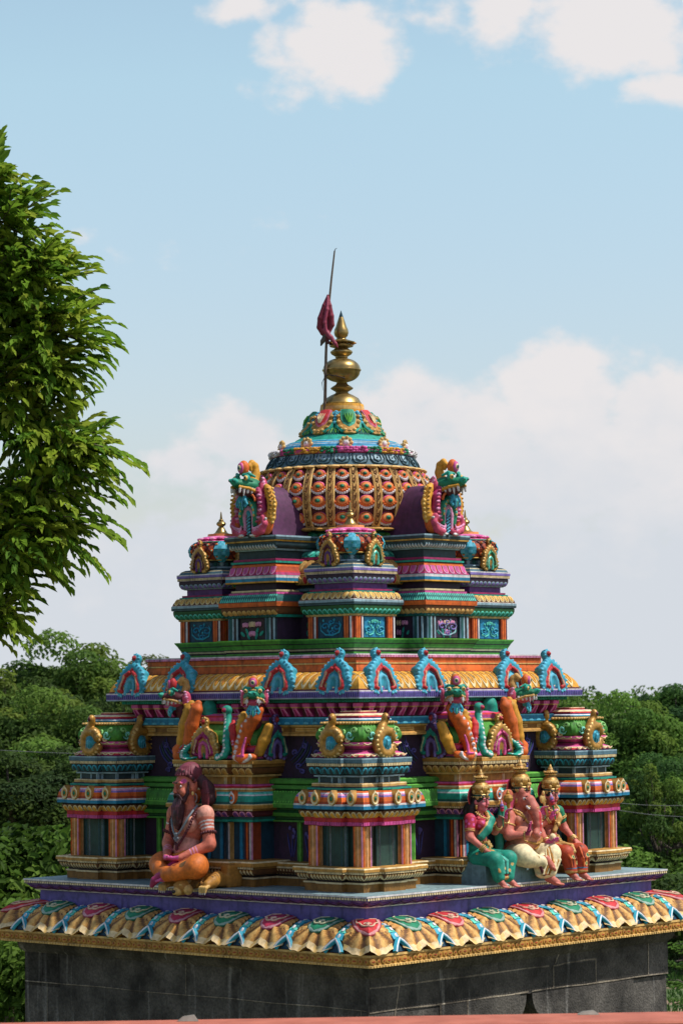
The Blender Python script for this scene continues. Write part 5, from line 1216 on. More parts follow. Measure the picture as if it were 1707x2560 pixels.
for k in range(4):
    D.chain([(-.10-.0*k, -.08+.02*k, .225+.012*k-.01*k*k*.3), (-.17, -.14+.02*k, .245-.01*k), (-.245, -.17+.03*k, .215-.014*k)], [.009, .010, .007], oc if k % 2 else od, .006)
    D.chain([(.05+.02*k, -.3+.01*k, .13), (.14+.03*k, -.3+.03*k, .17+.01*k), (.2+.03*k, -.2+.02*k, .235)], [.007, .009, .007], oc if k % 2 else od, .006)
D.chain([(.02, -.18, .17), (-.02, -.285, .10), (-.09, -.31, .055), (-.12, -.31, .02)], [.04, .034, .03, .02], P['magenta'], .01)
D.pnt((.2, -.27, .17), (.028, .03, .05), lin('#6b4a22'), rotm('Y', .5))
link('loincloth', D.mesh('sage_loincloth', M_STAT, .0055), sage)
Hh = Sculpt(.012); hc, hd = lin('#74303f'), lin('#401a22')
Hh.ell(H(0, .042, .088), (.09, .102, .08), hc, H.Rn)
for k in range(17):                                       # plaited band along the hairline
    a = math.pi*(k/16); x = .086*math.cos(a); y = -.072*math.sin(a)+.028; Hh.ell(H(x, y, .118 - .085*(1-math.sin(a))**1.0), (.015, .015, .015), hd if k % 2 else hc, k=.006)
for k in range(12):
    a = math.pi*(k+.5)/12; Hh.chain([H(.088*math.cos(a), -.09*math.sin(a)+.02, .085), H(.06*math.cos(a), -.05*math.sin(a)+.03, .135), H(0, .05, .15)], [.008, .008, .006], hc, .005)
Hh.chain([H(.05, .1, .02), H(.09, .13, -.04), H(.10, .13, -.11), H(.085, .12, -.155)], [.05, .052, .045, .022], hd)
for k in range(5): Hh.chain([H(.04+.025*k, .09, .02), H(.075+.022*k, .085, -.06), H(.06+.02*k, .085, -.15)], [.01, .012, .008], hc, .004)
for g in (-1, 1): Hh.chain([H(g*.073, -.02, .03), H(g*.068, -.035, -.045), H(g*.04, -.06, -.088)], [.008, .013, .022], hd)
Hh.chain([H(0, -.07, -.088), H(0, -.085, -.14), (0, -.125, .54), (-.005, -.125, .48), (-.01, -.118, .43)], [.04, .045, .042, .034, .014], hd)
for k in range(9):
    u = -1+2*k/8; Hh.chain([H(u*.045, -.088, -.08), (u*.045-.005, -.148, .59), (u*.038-.006, -.150, .52), (u*.015-.01, -.135, .435)], [.008, .010, .010, .005], hc if k % 2 else hd, .005)
for g in (-1, 1): Hh.chain([H(g*.004, -.104, -.040), H(g*.035, -.092, -.052), H(g*.055, -.082, -.085)], [.010, .012, .006], hd, .004)
link('hair_and_beard', Hh.mesh('sage_hair', M_STAT, .005), sage)
mb = MB()
mala = curve3([(-.10, .02, .585), (-.125, -.085, .52), (-.09, -.135, .42), (-.03, -.14, .335), (.0, -.145, .31), (.045, -.14, .345), (.105, -.125, .43), (.13, -.075, .53), (.10, .02, .59)], 46)
beads(mb, mala, .0125, P['maroon'])
tas = [(.0, -.15, .30), (.0, -.15, .285)]; beads(mb, tas, .016, P['maroon'])
mb.tube(curve3([(-.085, .0, .59), (-.1, -.10, .52), (-.05, -.14, .42), (.0, -.150, .385), (.05, -.14, .43), (.10, -.10, .53), (.085, .0, .6)], 30), .0085, lin('#7f8a92'), 6)
for dx, dz, r in ((0, .385, .02), (-.016, .362, .013), (.016, .362, .013), (0, .35, .016), (-.02, .395, .009), (.02, .395, .009)): mb.ell((dx, -.155, dz), (r, r*.7, r), lin('#7f8a92'), 8, 6)
for (a, b, t) in ((Ls, Le, .62), (Rs, Re, .62)):
    a, b = Vector(a), Vector(b); c = a.lerp(b, t); q = (b-a).to_track_quat('Z', 'Y').to_matrix()
    beads(mb, [c + q @ Vector((.056*math.cos(x), .056*math.sin(x), 0)) for x in [2*math.pi*i/16 for i in range(16)]], .0125, P['maroon'])
for g in (-1, 1): mb.ell(H(g*.088, -.005, -.048), (.010, .010, .016), P['goldL'], 8, 6)
mb.build('bead_necklace', M_STAT, sage)
Tg = Sculpt(.015); tc_, td, tl = lin('#a87428'), lin('#6b4a1c'), lin('#d2aa62')
Tg.box((0, .0, .045), (.25, .13, .045), .03, tc_)
Tg.chain([(.0, -.14, .05), (.0, -.26, .025)], [.07, .05], td); Tg.ell((0, -.30, .0), (.066, .07, .058), tc_).ell((0, -.355, -.03), (.036, .045, .030), tl).ell((0, -.325, .0), (.03, .04, .03), tl)
Tg.ell((0, -.395, -.028), (.02, .012, .013), P['black'], k=.004).cap((-.02, -.385, -.052), (.02, -.385, -.052), .004, .004, P['black'], 0)
for g in (-1, 1):
    Tg.ell((g*.055, -.27, .05), (.022, .014, .024), td).ell((g*.028, -.352, .008), (.009, .008, .008), P['black'], k=0).ell((g*.03, -.350, .02), (.014, .010, .006), tl, k=.004)
    Tg.ell((g*.06, -.29, -.02), (.02, .045, .038), tl, k=.01)
    for q_ in range(3): Tg.cap((g*(.022+.014*q_), -.30+.01*q_, .048-.008*q_), (g*(.034+.016*q_), -.325+.012*q_, .03-.012*q_), .004, .003, td, 0)
    Tg.chain([(g*.2, -.1, .06), (g*.235, -.19, .04), (g*.235, -.25, .02)], [.055, .046, .036], tc_)
    for q_ in range(4): Tg.chain([(g*.235+(q_-1.5)*.018, -.26, .012), (g*.235+(q_-1.5)*.021, -.295, .0), (g*.235+(q_-1.5)*.021, -.302, -.03)], [.013, .014, .009], tl, .004); Tg.ell((g*.235+(q_-1.5)*.021, -.306, -.042), (.005, .006, .010), P['white'], k=.002)
    for q_ in range(3): Tg.pnt((g*.22, -.15-.03*q_, .08), (.05, .007, .06), td)
Tg.box((.2, .05, .07), (.05, .08, .085), .02, tc_)
for q_ in range(9): Tg.ell((-.12+.03*q_, -.165, .01), (.018, .03, .022), td if q_ % 2 else tc_)
link('tiger_skin', Tg.mesh('tiger_skin', M_STAT, .0055), sage, (.16, .06, .012))

# ---- bench and the three crowned figures
bn = MB(); bl = lin('#6b868b')
pr = [(-1.5, 0), (-1.735, 0), (-1.735, .02), (-1.725, .15), (-1.71, .162), (-1.5, .165)]
bn.grid([[(x, y, z) for y, z in pr] for x in (-.43, .30)], bl); bn.add([(-.43, y, z) for y, z in pr], [tuple(range(6))], bl); bn.add([(.30, y, z) for y, z in pr][::-1], [tuple(range(6))], bl)
tag(bn.build('bench', M_PAINT, None, (0, 0, 0), PHI), 'low grey blue plastered bench under the three crowned statues', 'bench')
def crown(parent, H, gem, s=1.):
    mb = MB(); g, gl, gd = P['gold'], P['goldL'], P['goldD']
    mb.lathe([(.084, .045, gd), (.09, .05, gl), (.092, .058, g), (.088, .062, P['tealD']), (.090, .078, P['tealD']), (.092, .082, gl), (.086, .09, gd), (.088, .1, g), (.10, .13, g), (.10, .16, gl), (.088, .195, g), (.07, .22, gd), (.055, .232, g), (.052, .245, gd), (.07, .252, gl), (.072, .262, g), (.055, .272, gd), (.066, .28, gl), (.06, .292, g), (.035, .31, gd), (.03, .322, gl), (.026, .34, g), (.014, .355, gl), (.008, .375, g), (0, .385, g)], 24)
    for i in range(18): a = 2*math.pi*i/18; mb.ell((.094*math.cos(a), .094*math.sin(a), .054), (.010, .010, .010), gl, 6, 4); mb.ell((.071*math.cos(a), .071*math.sin(a), .287), (.010, .010, .012), gl, 6, 4)
    for i in range(7): a = R_(-90)+R_(51.4*i); mb.ell((.098*math.cos(a), .098*math.sin(a), .112), (.02, .02, .024), gl, 8, 5); mb.ell((.108*math.cos(a), .108*math.sin(a), .112), (.01, .01, .012), gem if i == 0 else gd, 6, 4)
    for i in range(8): a = R_(360*i/8); squiggle(mb, [(.103*math.cos(a+x), .103*math.sin(a+x), .15+z) for x, z in spiral((0, 0), .03, 1.1, 1., 9)], .004, gd, 4)
    mb.ell((0, -.098, .078), (.026, .018, .03), gl, 9, 6); mb.ell((0, -.112, .078), (.014, .010, .016), gem, 8, 5)
    for sg in (-1, 1):
        mb.ell((sg*.088, -.02, .045), (.016, .02, .022), gl, 8, 5); mb.ell((sg*.092, -.01, -.05), (.013, .013, .015), gl, 8, 5); mb.ell((sg*.092, -.01, -.075), (.011, .011, .018), g, 8, 5)
    o = mb.build('crown', M_GILT, parent); o.matrix_local = Matrix.Translation(H.c) @ H.M.to_4x4() @ Matrix.Diagonal((H.s*s, H.s*s, H.s*s*.93, 1))
    rows = []; n = 20
    hb = MB(); hb.lathe([(.02, -.012, P['orangeD']), (.09, -.014, P['orange']), (.115, -.01, P['white']), (.125, 0, P['red']), (.12, .012, P['maroon']), (.02, .014, P['maroon'])], 24)
    h = hb.build('halo_disc', M_STAT, parent); h.matrix_local = Matrix.Translation(H(0, .085, .05)) @ H.M.to_4x4() @ Matrix.Rotation(math.pi/2, 4, 'X') @ Matrix.Scale(H.s, 4)
    return o
def lotus(mb, p, d, s=1., stem=.07):
    p = Vector(p); d = Vector(d).normalized()
    mb.tube([p - d*stem, p], [.0045*s, .006*s], P['emer'], 6)
    for t, r, c in ((.0, .010, P['emer']), (.012, .014, P['red']), (.028, .016, P['magenta']), (.045, .0135, P['lav']), (.06, .009, P['pinkL']), (.07, .004, P['white'])):
        mb.ell(p + d*t*s, (r*s, r*s, .014*s), c, 9, 6)
FACEC = lin('#cf7078'); SKG = lin('#cb7263')

def seated_woman(nm, label, x, cols, lap, sari, pattern, blouse, belt=P['gold']):
    root = thing(nm, label, 'statue', b2w(x, -1.605), PHI, 'three crowned statues seated on the bench')
    return root
# goddess in green
gd_ = seated_woman('goddess_statue', 'crowned goddess statue in green sari and pink spotted blouse holding a lotus bud', -.345, None, None, None, None, None)
S = Sculpt(.02); H = HeadFrame((.0, -.012, .598), .66, R_(6), R_(2)); face(S, H, FACEC, P['red'], P['black'])
S.ell((0, .0, .21), (.085, .07, .07), SKG).ell((0, -.002, .32), (.058, .048, .07), SKG).ell((0, .0, .43), (.082, .052, .075), SKG).cap((0, .0, .48), (0, -.008, .555), .027, .025, SKG)
Rs, Re, Rw = (-.105, .0, .475), (-.135, -.02, .345), (-.08, -.125, .245); Ls, Le, Lw = (.105, .0, .475), (.155, -.02, .375), (.125, -.085, .42)
S.chain([Rs, Re, Rw], [.033, .027, .018], SKG).chain([Ls, Le, Lw], [.033, .026, .017], SKG)
hand(S, Rw, (.65, -.6, -.2), (0, 0, -1), -1, SKG, .8, (.2, .2, .2, .2), .2); hand(S, Lw, (.1, -.35, .9), (-.8, -.4, .1), 1, P['skin'], .78, (.7, .8, .8, .8), .2, nail=P['white'])
for g in (-1, 1): foot(S, (g*.052+.015, -.225, .03), (g*.25+.05, -1, -.35), SKG, .85)
link('body', S.mesh('goddess_body', M_STAT, .0042), gd_)
D = Sculpt(.02); sg_, sd2, gb = lin('#0f8f78'), lin('#0a5a4e'), P['tan']
D.ell((0, .0, .205), (.10, .085, .06), sg_).ell((0, .01, .265), (.078, .062, .05), sg_)
D.chain([(-.05, -.02, .195), (-.065, -.19, .185), (-.045, -.21, .06)], [.062, .055, .044], sg_).chain([(.05, -.02, .195), (.085, -.2, .185), (.055, -.215, .06)], [.062, .058, .046], sg_)
D.ell((.01, -.185, .12), (.085, .055, .075), sg_).ell((.005, -.205, .055), (.082, .045, .02), gb, k=.008).ell((.005, -.205, .072), (.083, .044, .006), P['red'], k=.004)
for k in range(6): D.chain([(-.02+.012*k, -.16, .24-.004*k), (-.02+.022*k, -.235, .17), (-.03+.018*k, -.25, .085)], [.007, .009, .008], sd2 if k % 2 else mixc(sg_, P['tealL'], .35), .005)
D.chain([(-.03, -.09, .245), (-.05, -.16, .235), (-.085, -.215, .19), (-.07, -.235, .10)], [.018, .018, .016, .014], gb, .008)
for px, py, pz in ((.09, -.245, .2), (.06, -.25, .15), (-.02, -.24, .12), (.03, -.25, .105), (-.1, -.17, .17), (-.1, -.1, .2), (.1, -.23, .14), (.0, -.11, .245), (-.11, -.06, .23), (-.085, -.22, .14)):
    D.pnt((px, py, pz), (.0135,)*3, P['goldL']); D.pnt((px, py, pz), (.007,)*3, P['red'])
D.chain([(-.05, -.055, .345), (.0, -.07, .40), (.06, -.055, .46), (.085, -.005, .505)], [.03, .036, .034, .024], sg_).chain([(-.065, -.055, .36), (-.02, -.075, .43), (.035, -.06, .48), (.06, -.01, .515)], [.010, .011, .010, .009], gb, .006)
link('sari', D.mesh('goddess_sari', M_STAT, .0045), gd_)
B = Sculpt(.015); bc = lin('#b5253f')
B.ell((0, .0, .435), (.088, .058, .07), bc).ell((-.04, -.05, .435), (.04, .032, .036), bc).ell((.04, -.05, .435), (.04, .032, .036), bc)
B.chain([Rs, Vector(Rs).lerp(Vector(Re), .55)], [.042, .037], bc).chain([Ls, Vector(Ls).lerp(Vector(Le), .5)], [.042, .036], bc)
for p_ in [(-.05, -.08, .45), (-.075, -.06, .42), (-.03, -.075, .41), (-.12, -.035, .47), (-.14, -.02, .44), (-.13, -.03, .41), (-.15, .0, .42), (-.1, -.045, .5), (-.055, -.06, .49), (-.15, -.0, .46), (-.02, -.07, .46), (-.08, -.04, .38), (-.115, -.04, .435)]: B.pnt(p_, (.0125,)*3, P['pink'])
link('blouse', B.mesh('goddess_blouse', M_STAT, .0045), gd_)
def jewels(parent, arms, waist=True, z=.52, w=.06):
    mb = MB(); gl = P['goldL']
    for i in range(15):
        a = math.pi*i/14; beads(mb, [(w*math.cos(a), -.02-.055*math.sin(a), z-.045*math.sin(a))], .0075, gl); beads(mb, [(w*.8*math.cos(a), -.03-.055*math.sin(a), z-.13*math.sin(a)**1.5)], .0065, gl)
    mb.ell((0, -.092, z-.135), (.016, .010, .018), gl, 9, 6); mb.ell((0, -.075, z-.05), (.012, .008, .012), gl, 8, 5); mb.build('necklace', M_GILT, parent)
    for a, b, t, r in arms:
        mb = MB()
        a, b = Vector(a), Vector(b); c = a.lerp(b, t); q = (b-a).to_track_quat('Z', 'Y').to_matrix()
        for k in (-.006, .006): mb.tube([c + q @ Vector((r*math.cos(x), r*math.sin(x), k)) for x in [2*math.pi*i/14 for i in range(15)]], .0045, gl, 5, False)
        mb.build('bangle', M_GILT, parent)
    if waist:
        mb = MB()
        for i in range(20): a = 2*math.pi*i/20; mb.ell((.075*math.cos(a), .062*math.sin(a), .315+.012*math.sin(a)), (.012, .012, .010), gl if i % 2 else P['gold'], 6, 4)
        for i in range(7): mb.ell((.012*(i % 3-1)+.015, -.074-.003*i, .30-.014*(i//2)), (.013, .010, .012), gl, 6, 4)
        mb.build('belt', M_GILT, parent)
jewels(gd_, [(Rs, Re, .62, .034), (Re, Rw, .85, .025), (Re, Rw, .75, .026), (Le, Lw, .75, .025), (Le, Lw, .85, .024), (Ls, Le, .55, .036)])
Hh = Sculpt(.01); bk = lin('#1b1518')
Hh.ell(H(0, .022, .04), (.058, .064, .058), bk, H.Rn).chain([H(0, .08, -.02), H(-.03, .11, -.10), H(-.05, .10, -.19), H(-.04, .09, -.26)], [.042, .05, .045, .02], bk).chain([H(-.06, .03, .0), H(-.08, .06, -.08), H(-.10, .06, -.16)], [.018, .026, .02], bk)
for k in range(7): Hh.chain([H(-.06+.02*k, .09, .0), H(-.10+.022*k, .13, -.12), H(-.1+.02*k, .12, -.22)], [.008, .010, .006], bk, .003)
for g in (-1, 1): Hh.chain([H(g*.01, -.078, .066), H(g*.05, -.062, .05), H(g*.07, -.02, .01)], [.010, .013, .012], bk)
link('hair', Hh.mesh('goddess_hair', M_STAT, .0045), gd_); crown(gd_, H, P['blue'])
mb = MB(); lw = Vector(Lw) + Vector((.0, -.03, .045)); lotus(mb, lw + Vector((-.012, -.01, .055)), (-.15, -.05, 1), 1.05, .11); mb.build('lotus_bud', M_STAT, gd_)

# elephant headed figure
ga = thing('elephant_headed_statue', 'pink elephant headed statue with round belly, gold crown and cream dhoti, middle of the bench', 'statue', b2w(.125, -1.60), PHI, 'three crowned statues seated on the bench')
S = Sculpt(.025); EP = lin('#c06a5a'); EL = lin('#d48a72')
H = HeadFrame((0, -.02, .632), .74, R_(4), R_(0))
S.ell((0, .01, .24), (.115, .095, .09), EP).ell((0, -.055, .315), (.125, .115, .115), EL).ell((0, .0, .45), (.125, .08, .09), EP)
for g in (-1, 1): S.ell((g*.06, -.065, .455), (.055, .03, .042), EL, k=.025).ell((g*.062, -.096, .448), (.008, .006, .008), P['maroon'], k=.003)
S.cap((0, .0, .5), (0, -.01, .56), .05, .05, EP)
S.ell((0, -.01, .61), (.068, .075, .075), EP).ell((-.028, -.05, .655), (.036, .034, .034), EP).ell((.028, -.05, .655), (.036, .034, .034), EP).ell((0, -.06, .575), (.052, .05, .055), EP)
trunk = [(0, -.10, .585), (.004, -.135, .53), (.012, -.158, .47), (.012, -.17, .41), (.0, -.178, .36), (-.022, -.185, .335), (-.04, -.185, .35), (-.036, -.183, .37)]
S.chain(trunk, [.047, .042, .036, .031, .026, .022, .018, .013], EP, .02)
for i in range(9): t = i/8*5.99; k = int(t); p = Vector(trunk[k]).lerp(Vector(trunk[k+1]), t-k); S.pnt(p + Vector((.004, -.035, .01)), (.009, .012, .006), P['white'] if 2 < i < 7 else P['pinkL'])
S.pcap((0.01, -.19, .5), (.0, -.20, .36), .012, .01, P['red'])
for g in (-1, 1):
    S.ell((g*.118, .012, .59), (.062, .016, .085), lin('#cc6a45') if g < 0 else EP, rotm('Z', g*.5) @ rotm('Y', g*-.15), .018); S.pnt((g*.112, -.008, .585), (.04, .022, .058), P['rosy'], rotm('Z', g*.5))
    S.ell((g*.05, -.094, .603), (.013, .010, .009), P['white'], k=0).ell((g*.053, -.102, .603), (.0075, .006, .008), P['black'], k=0).cap((g*.03, -.108, .622), (g*.062, -.088, .622), .004, .003, P['maroon'], 0)
    S.chain([(g*.042, -.11, .545), (g*.056, -.14, .532)], [.010, .009], P['white'], .002)
    S.ell((g*.13, .0, .49), (.045, .045, .045), EP)
arms = dict(ru=((-.135, .015, .49), (-.20, -.0, .39), (-.225, -.06, .46)), rl=((-.13, -.01, .475), (-.185, -.05, .34), (-.115, -.17, .34)), lu=((.135, .015, .49), (.20, .0, .40), (.20, -.06, .46)), ll=((.13, -.01, .475), (.185, -.05, .34), (.12, -.17, .275)))
for a in arms.values(): S.chain(a, [.042, .036, .022], EP, .02)
hand(S, arms['ru'][2], (.0, -.2, 1), (.2, -1, 0), 1, P['pink'], .85, (.5, .6, .6, .6), .2, nail=P['white']); hand(S, arms['rl'][2], (.05, -.25, 1), (.5, -.9, .1), 1, P['magenta'], .9, (.05, .05, .05, .1), .3, nail=P['pinkL'])
hand(S, arms['lu'][2], (.0, -.2, 1), (-.2, -1, 0), -1, P['pink'], .85, (.5, .6, .6, .6), .2, nail=P['white']); hand(S, arms['ll'][2], (.0, -.8, .1), (0, .1, 1), -1, P['pink'], .9, (.5, .5, .5, .5), .3)
foot(S, (.005, -.245, .165), (.55, -.35, -.5), EP, 1.15); foot(S, (.075, -.225, .025), (.35, -1, -.25), EP, 1.15)
for q_ in range(6): S.pcap((-.12+.02*q_, -.14-.012*q_, .235-.012*q_), (-.12+.02*(q_+1), -.14-.012*(q_+1), .235-.012*(q_+1)), .012, .012, P['pinkL'])
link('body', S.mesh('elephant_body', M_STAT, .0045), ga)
D = Sculpt(.025); cr_, cl_, cd_ = lin('#d8bd84'), lin('#ecdcae'), lin('#b9812f')
D.ell((0, .01, .205), (.125, .10, .06), cr_)
D.chain([(-.07, -.02, .20), (-.155, -.155, .195), (-.13, -.205, .17)], [.078, .08, .06], cl_).chain([(-.13, -.19, .16), (-.05, -.235, .15)], [.055, .045], cl_)
D.chain([(.07, -.02, .20), (.125, -.19, .195), (.08, -.215, .07)], [.078, .076, .055], cl_).ell((.03, -.19, .11), (.085, .05, .09), cl_).ell((.03, -.205, .05), (.085, .04, .022), cl_)
for k in range(7): D.chain([(.15-.025*k, -.20-.008*k, .245-.002*k), (.15-.028*k, -.265, .15-.004*k), (.10-.024*k, -.255, .055)], [.006, .008, .007], cd_ if k % 2 else cl_, .006)
for k in range(4): D.chain([(-.2+.0*k, -.1-.01*k, .22-.02*k), (-.2+.02*k, -.2, .2-.022*k), (-.1+.01*k, -.26, .185-.02*k)], [.006, .007, .006], cl_ if k % 2 else mixc(cr_, cd_, .3), .006)
D.chain([(-.07, -.245, .12), (-.03, -.25, .05)], [.012, .012], P['maroon'], .004).chain([(-.02, -.243, .052), (.1, -.245, .055)], [.006, .006], P['red'], .004)
link('dhoti', D.mesh('elephant_dhoti', M_STAT, .0045), ga)
B = Sculpt(.01); gs_ = lin('#0f7a64')
B.chain([(-.135, .03, .51), (-.17, .02, .45), (-.19, .03, .36), (-.21, .02, .25)], [.05, .045, .04, .03], gs_).chain([(.135, .03, .51), (.17, .02, .45)], [.05, .042], gs_)
link('green_shawl', B.mesh('elephant_shawl', M_STAT, .005), ga)
mb = MB(); gl = P['goldL']
beads(mb, curve3([(-.10, -.0, .53), (-.08, -.085, .50), (-.02, -.10, .43), (.05, -.125, .40), (.09, -.09, .46), (.1, -.0, .53)], 34), .009, gl)
beads(mb, curve3([(-.095, -.02, .52), (-.09, -.075, .485), (-.05, -.098, .46)], 12), .011, P['gold'])
mb.build('necklace', M_GILT, ga); mb = MB()
mb.tube(curve3([(-.10, -.125, .30), (-.02, -.172, .275), (.05, -.165, .29), (.11, -.125, .315)], 16), [.006+.006*math.sin(i/15*math.pi) for i in range(16)], P['gold'], 7)
mb.tube(curve3([(.02, -.168, .28), (.0, -.178, .25), (-.03, -.172, .235)], 8), .006, P['gold'], 6)
mb.build('belly_cord', M_GILT, ga); mb = MB()
beads(mb, curve3([(-.045, -.128, .545), (.0, -.175, .535), (.05, -.135, .545)], 12), .009, gl)
mb.build('trunk_band', M_GILT, ga)
for a in arms.values():
    for (p, q2, t, r) in ((a[0], a[1], .5, .042), (a[1], a[2], .85, .027)):
        mb = MB(); p, q2 = Vector(p), Vector(q2); c = p.lerp(q2, t); q = (q2-p).to_track_quat('Z', 'Y').to_matrix()
        mb.tube([c + q @ Vector((r*math.cos(x), r*math.sin(x), 0)) for x in [2*math.pi*i/14 for i in range(15)]], .0065, gl, 5, False); mb.build('bangle', M_GILT, ga)
mb = MB()
for z in (.03, .045): mb.tube([(.068+.03*math.cos(x), -.222+.03*math.sin(x), z+.01) for x in [2*math.pi*i/12 for i in range(13)]], .006, gl, 5, False)
mb.build('anklet', M_GILT, ga)
Hh = Sculpt(.008); Hh.ell(H(0, .02, .04), (.068, .07, .055), bk, H.Rn); Hh.chain([H(-.02, -.085, .05), H(-.07, -.04, .03)], [.012, .014], bk).chain([H(.02, -.085, .05), H(.07, -.04, .03)], [.012, .014], bk)
link('hair', Hh.mesh('elephant_hair', M_STAT, .005), ga); crown(ga, H, P['red'], .98)
def mace(parent, wr, lean):
    p = Vector(wr) + Vector((0, -.025, .05)); mb = MB(); rows = [(.008, 0), (.011, .03), (.016, .06), (.012, .066), (.034, .085), (.038, .105), (.03, .125), (.012, .135), (.014, .142), (.004, .165)]
    q = Vector(lean).normalized().to_track_quat('Z', 'Y').to_matrix().to_4x4(); m2 = MB(); m2.lathe([(.009, -.05, P['gold'])] + [(r, z, P['gold']) for r, z in rows], 14); mb.merge(m2, Matrix.Translation(p) @ q); return mb.build('mace', M_GILT, parent)
mace(ga, arms['ru'][2], (-.05, 0, 1))
mb = MB(); p = Vector(arms['lu'][2]) + Vector((0, -.03, .05)); mb.tube([p + Vector((.03, 0, -.04)), p + Vector((-.02, 0, .08))], [.009, .010], P['goldL'], 8); mb.ell(p + Vector((-.028, 0, .085)), (.03, .016, .035), P['goldL'], 10, 6); mb.ell(p + Vector((-.03, -.01, .125)), (.012, .012, .02), P['goldL'], 8, 5); mb.build('axe', M_GILT, ga)
mb = MB(); p = Vector(arms['ll'][2]) + Vector((0, -.05, .035)); mb.ell(p, (.028, .028, .036), P['cream'], 12, 8); mb.build('sweet_ball', M_STAT, ga)

# crowned figure in orange
om = thing('orange_robed_statue', 'crowned statue in orange patterned robe, hand on knee, right end of bench', 'statue', b2w(.49, -1.60), PHI, 'three crowned statues seated on the bench')
S = Sculpt(.02); H = HeadFrame((.0, -.012, .612), .66, R_(0), R_(2)); face(S, H, lin('#c8746a'), P['red'], P['black'])
S.ell((0, .0, .21), (.085, .07, .07), SKG).ell((0, -.002, .32), (.06, .05, .07), SKG).ell((0, .0, .435), (.088, .055, .08), SKG).cap((0, .0, .49), (0, -.008, .57), .028, .026, SKG)
Rs, Re, Rw = (-.11, .0, .49), (-.165, -.03, .39), (-.11, -.10, .445); Ls, Le, Lw = (.11, .0, .49), (.165, -.01, .365), (.13, -.145, .27)
S.chain([Rs, Re, Rw], [.036, .028, .018], SKG).chain([Ls, Le, Lw], [.036, .03, .019], SKG)
hand(S, Lw, (.1, -.8, -.45), (0, -.2, -1), 1, SKG, .85, (.25, .25, .3, .3), .25); hand(S, Rw, (.1, -.35, .9), (.6, -.7, .1), 1, P['pink'], .82, (.5, .6, .6, .6), .2, nail=P['white'])
foot(S, (-.03, -.235, .035), (-.05, -1, -.3), SKG, .9); foot(S, (.095, -.235, .03), (.3, -1, -.3), SKG, .9)
link('body', S.mesh('orange_body', M_STAT, .0042), om)
D = Sculpt(.02); oc, ob = lin('#b5401c'), lin('#7a2a14')
D.ell((0, .0, .205), (.105, .085, .06), oc).ell((0, .005, .26), (.08, .065, .045), oc)
D.chain([(-.05, -.02, .20), (-.055, -.195, .19), (-.035, -.225, .065)], [.064, .056, .046], oc).chain([(.055, -.02, .20), (.11, -.2, .195), (.095, -.225, .065)], [.064, .058, .046], oc)
for x in (-.035, .095): D.ell((x, -.225, .055), (.05, .045, .022), P['tan'], k=.006).ell((x, -.225, .078), (.051, .046, .007), P['blue'], k=.003)
for k in range(4): D.chain([(-.09+.02*k, -.2-.012*k, .23), (-.08+.02*k, -.262, .15), (-.07+.02*k, -.262, .09)], [.006, .007, .005], ob if k % 2 else lin('#cc5a24'), .006); D.chain([(.06+.024*k, -.23, .235), (.065+.022*k, -.266, .15), (.07+.02*k, -.265, .09)], [.006, .007, .005], ob if k % 2 else lin('#cc5a24'), .006)
for p_ in ((-.05, -.255, .16), (.12, -.26, .17), (.14, -.2, .24), (-.01, -.255, .12), (.03, -.12, .25), (.1, -.26, .11), (-.09, -.16, .21)): D.pnt(p_, (.020,)*3, P['goldL']); D.pnt(p_, (.013,)*3, P['emer'])
D.chain([(-.06, -.06, .24), (.0, -.13, .255), (.01, -.2, .24), (-.02, -.25, .2)], [.016, .018, .016, .012], P['tan'], .008).chain([(-.065, -.07, .235), (-.005, -.14, .25)], [.008, .008], P['blue'], .004)
link('robe', D.mesh('orange_robe', M_STAT, .0045), om)
B = Sculpt(.014); bc = lin('#a8391c')
B.ell((0, .0, .44), (.092, .06, .075), bc).ell((-.038, -.045, .445), (.042, .034, .04), bc).ell((.038, -.045, .445), (.042, .034, .04), bc).chain([Rs, Vector(Rs).lerp(Vector(Re), .6)], [.046, .04], P['emer']).chain([Ls, Vector(Ls).lerp(Vector(Le), .5)], [.046, .04], P['emer']).chain([(.07, .0, .52), (.03, -.075, .44), (-.03, -.07, .35)], [.02, .02, .018], P['tan'])
link('blouse', B.mesh('orange_blouse', M_STAT, .0045), om)
jewels(om, [(Rs, Re, .6, .042), (Re, Rw, .8, .025), (Le, Lw, .8, .027), (Le, Lw, .9, .026), (Ls, Le, .35, .048)], True, .535, .066)
Hh = Sculpt(.01); Hh.ell(H(0, .022, .04), (.058, .064, .058), bk, H.Rn).chain([H(0, .08, -.02), H(-.03, .11, -.10), H(-.05, .10, -.19)], [.042, .05, .03], bk)
for g in (-1, 1): Hh.chain([H(g*.01, -.078, .066), H(g*.05, -.062, .05), H(g*.07, -.02, .01)], [.010, .013, .012], bk)
link('hair', Hh.mesh('orange_hair', M_STAT, .0045), om); crown(om, H, P['red'])
mb = MB(); lotus(mb, Vector(Rw) + Vector((-.01, -.03, .10)), (-.35, -.05, 1), 1.2, .11); mb.build('lotus_bud', M_STAT, om)

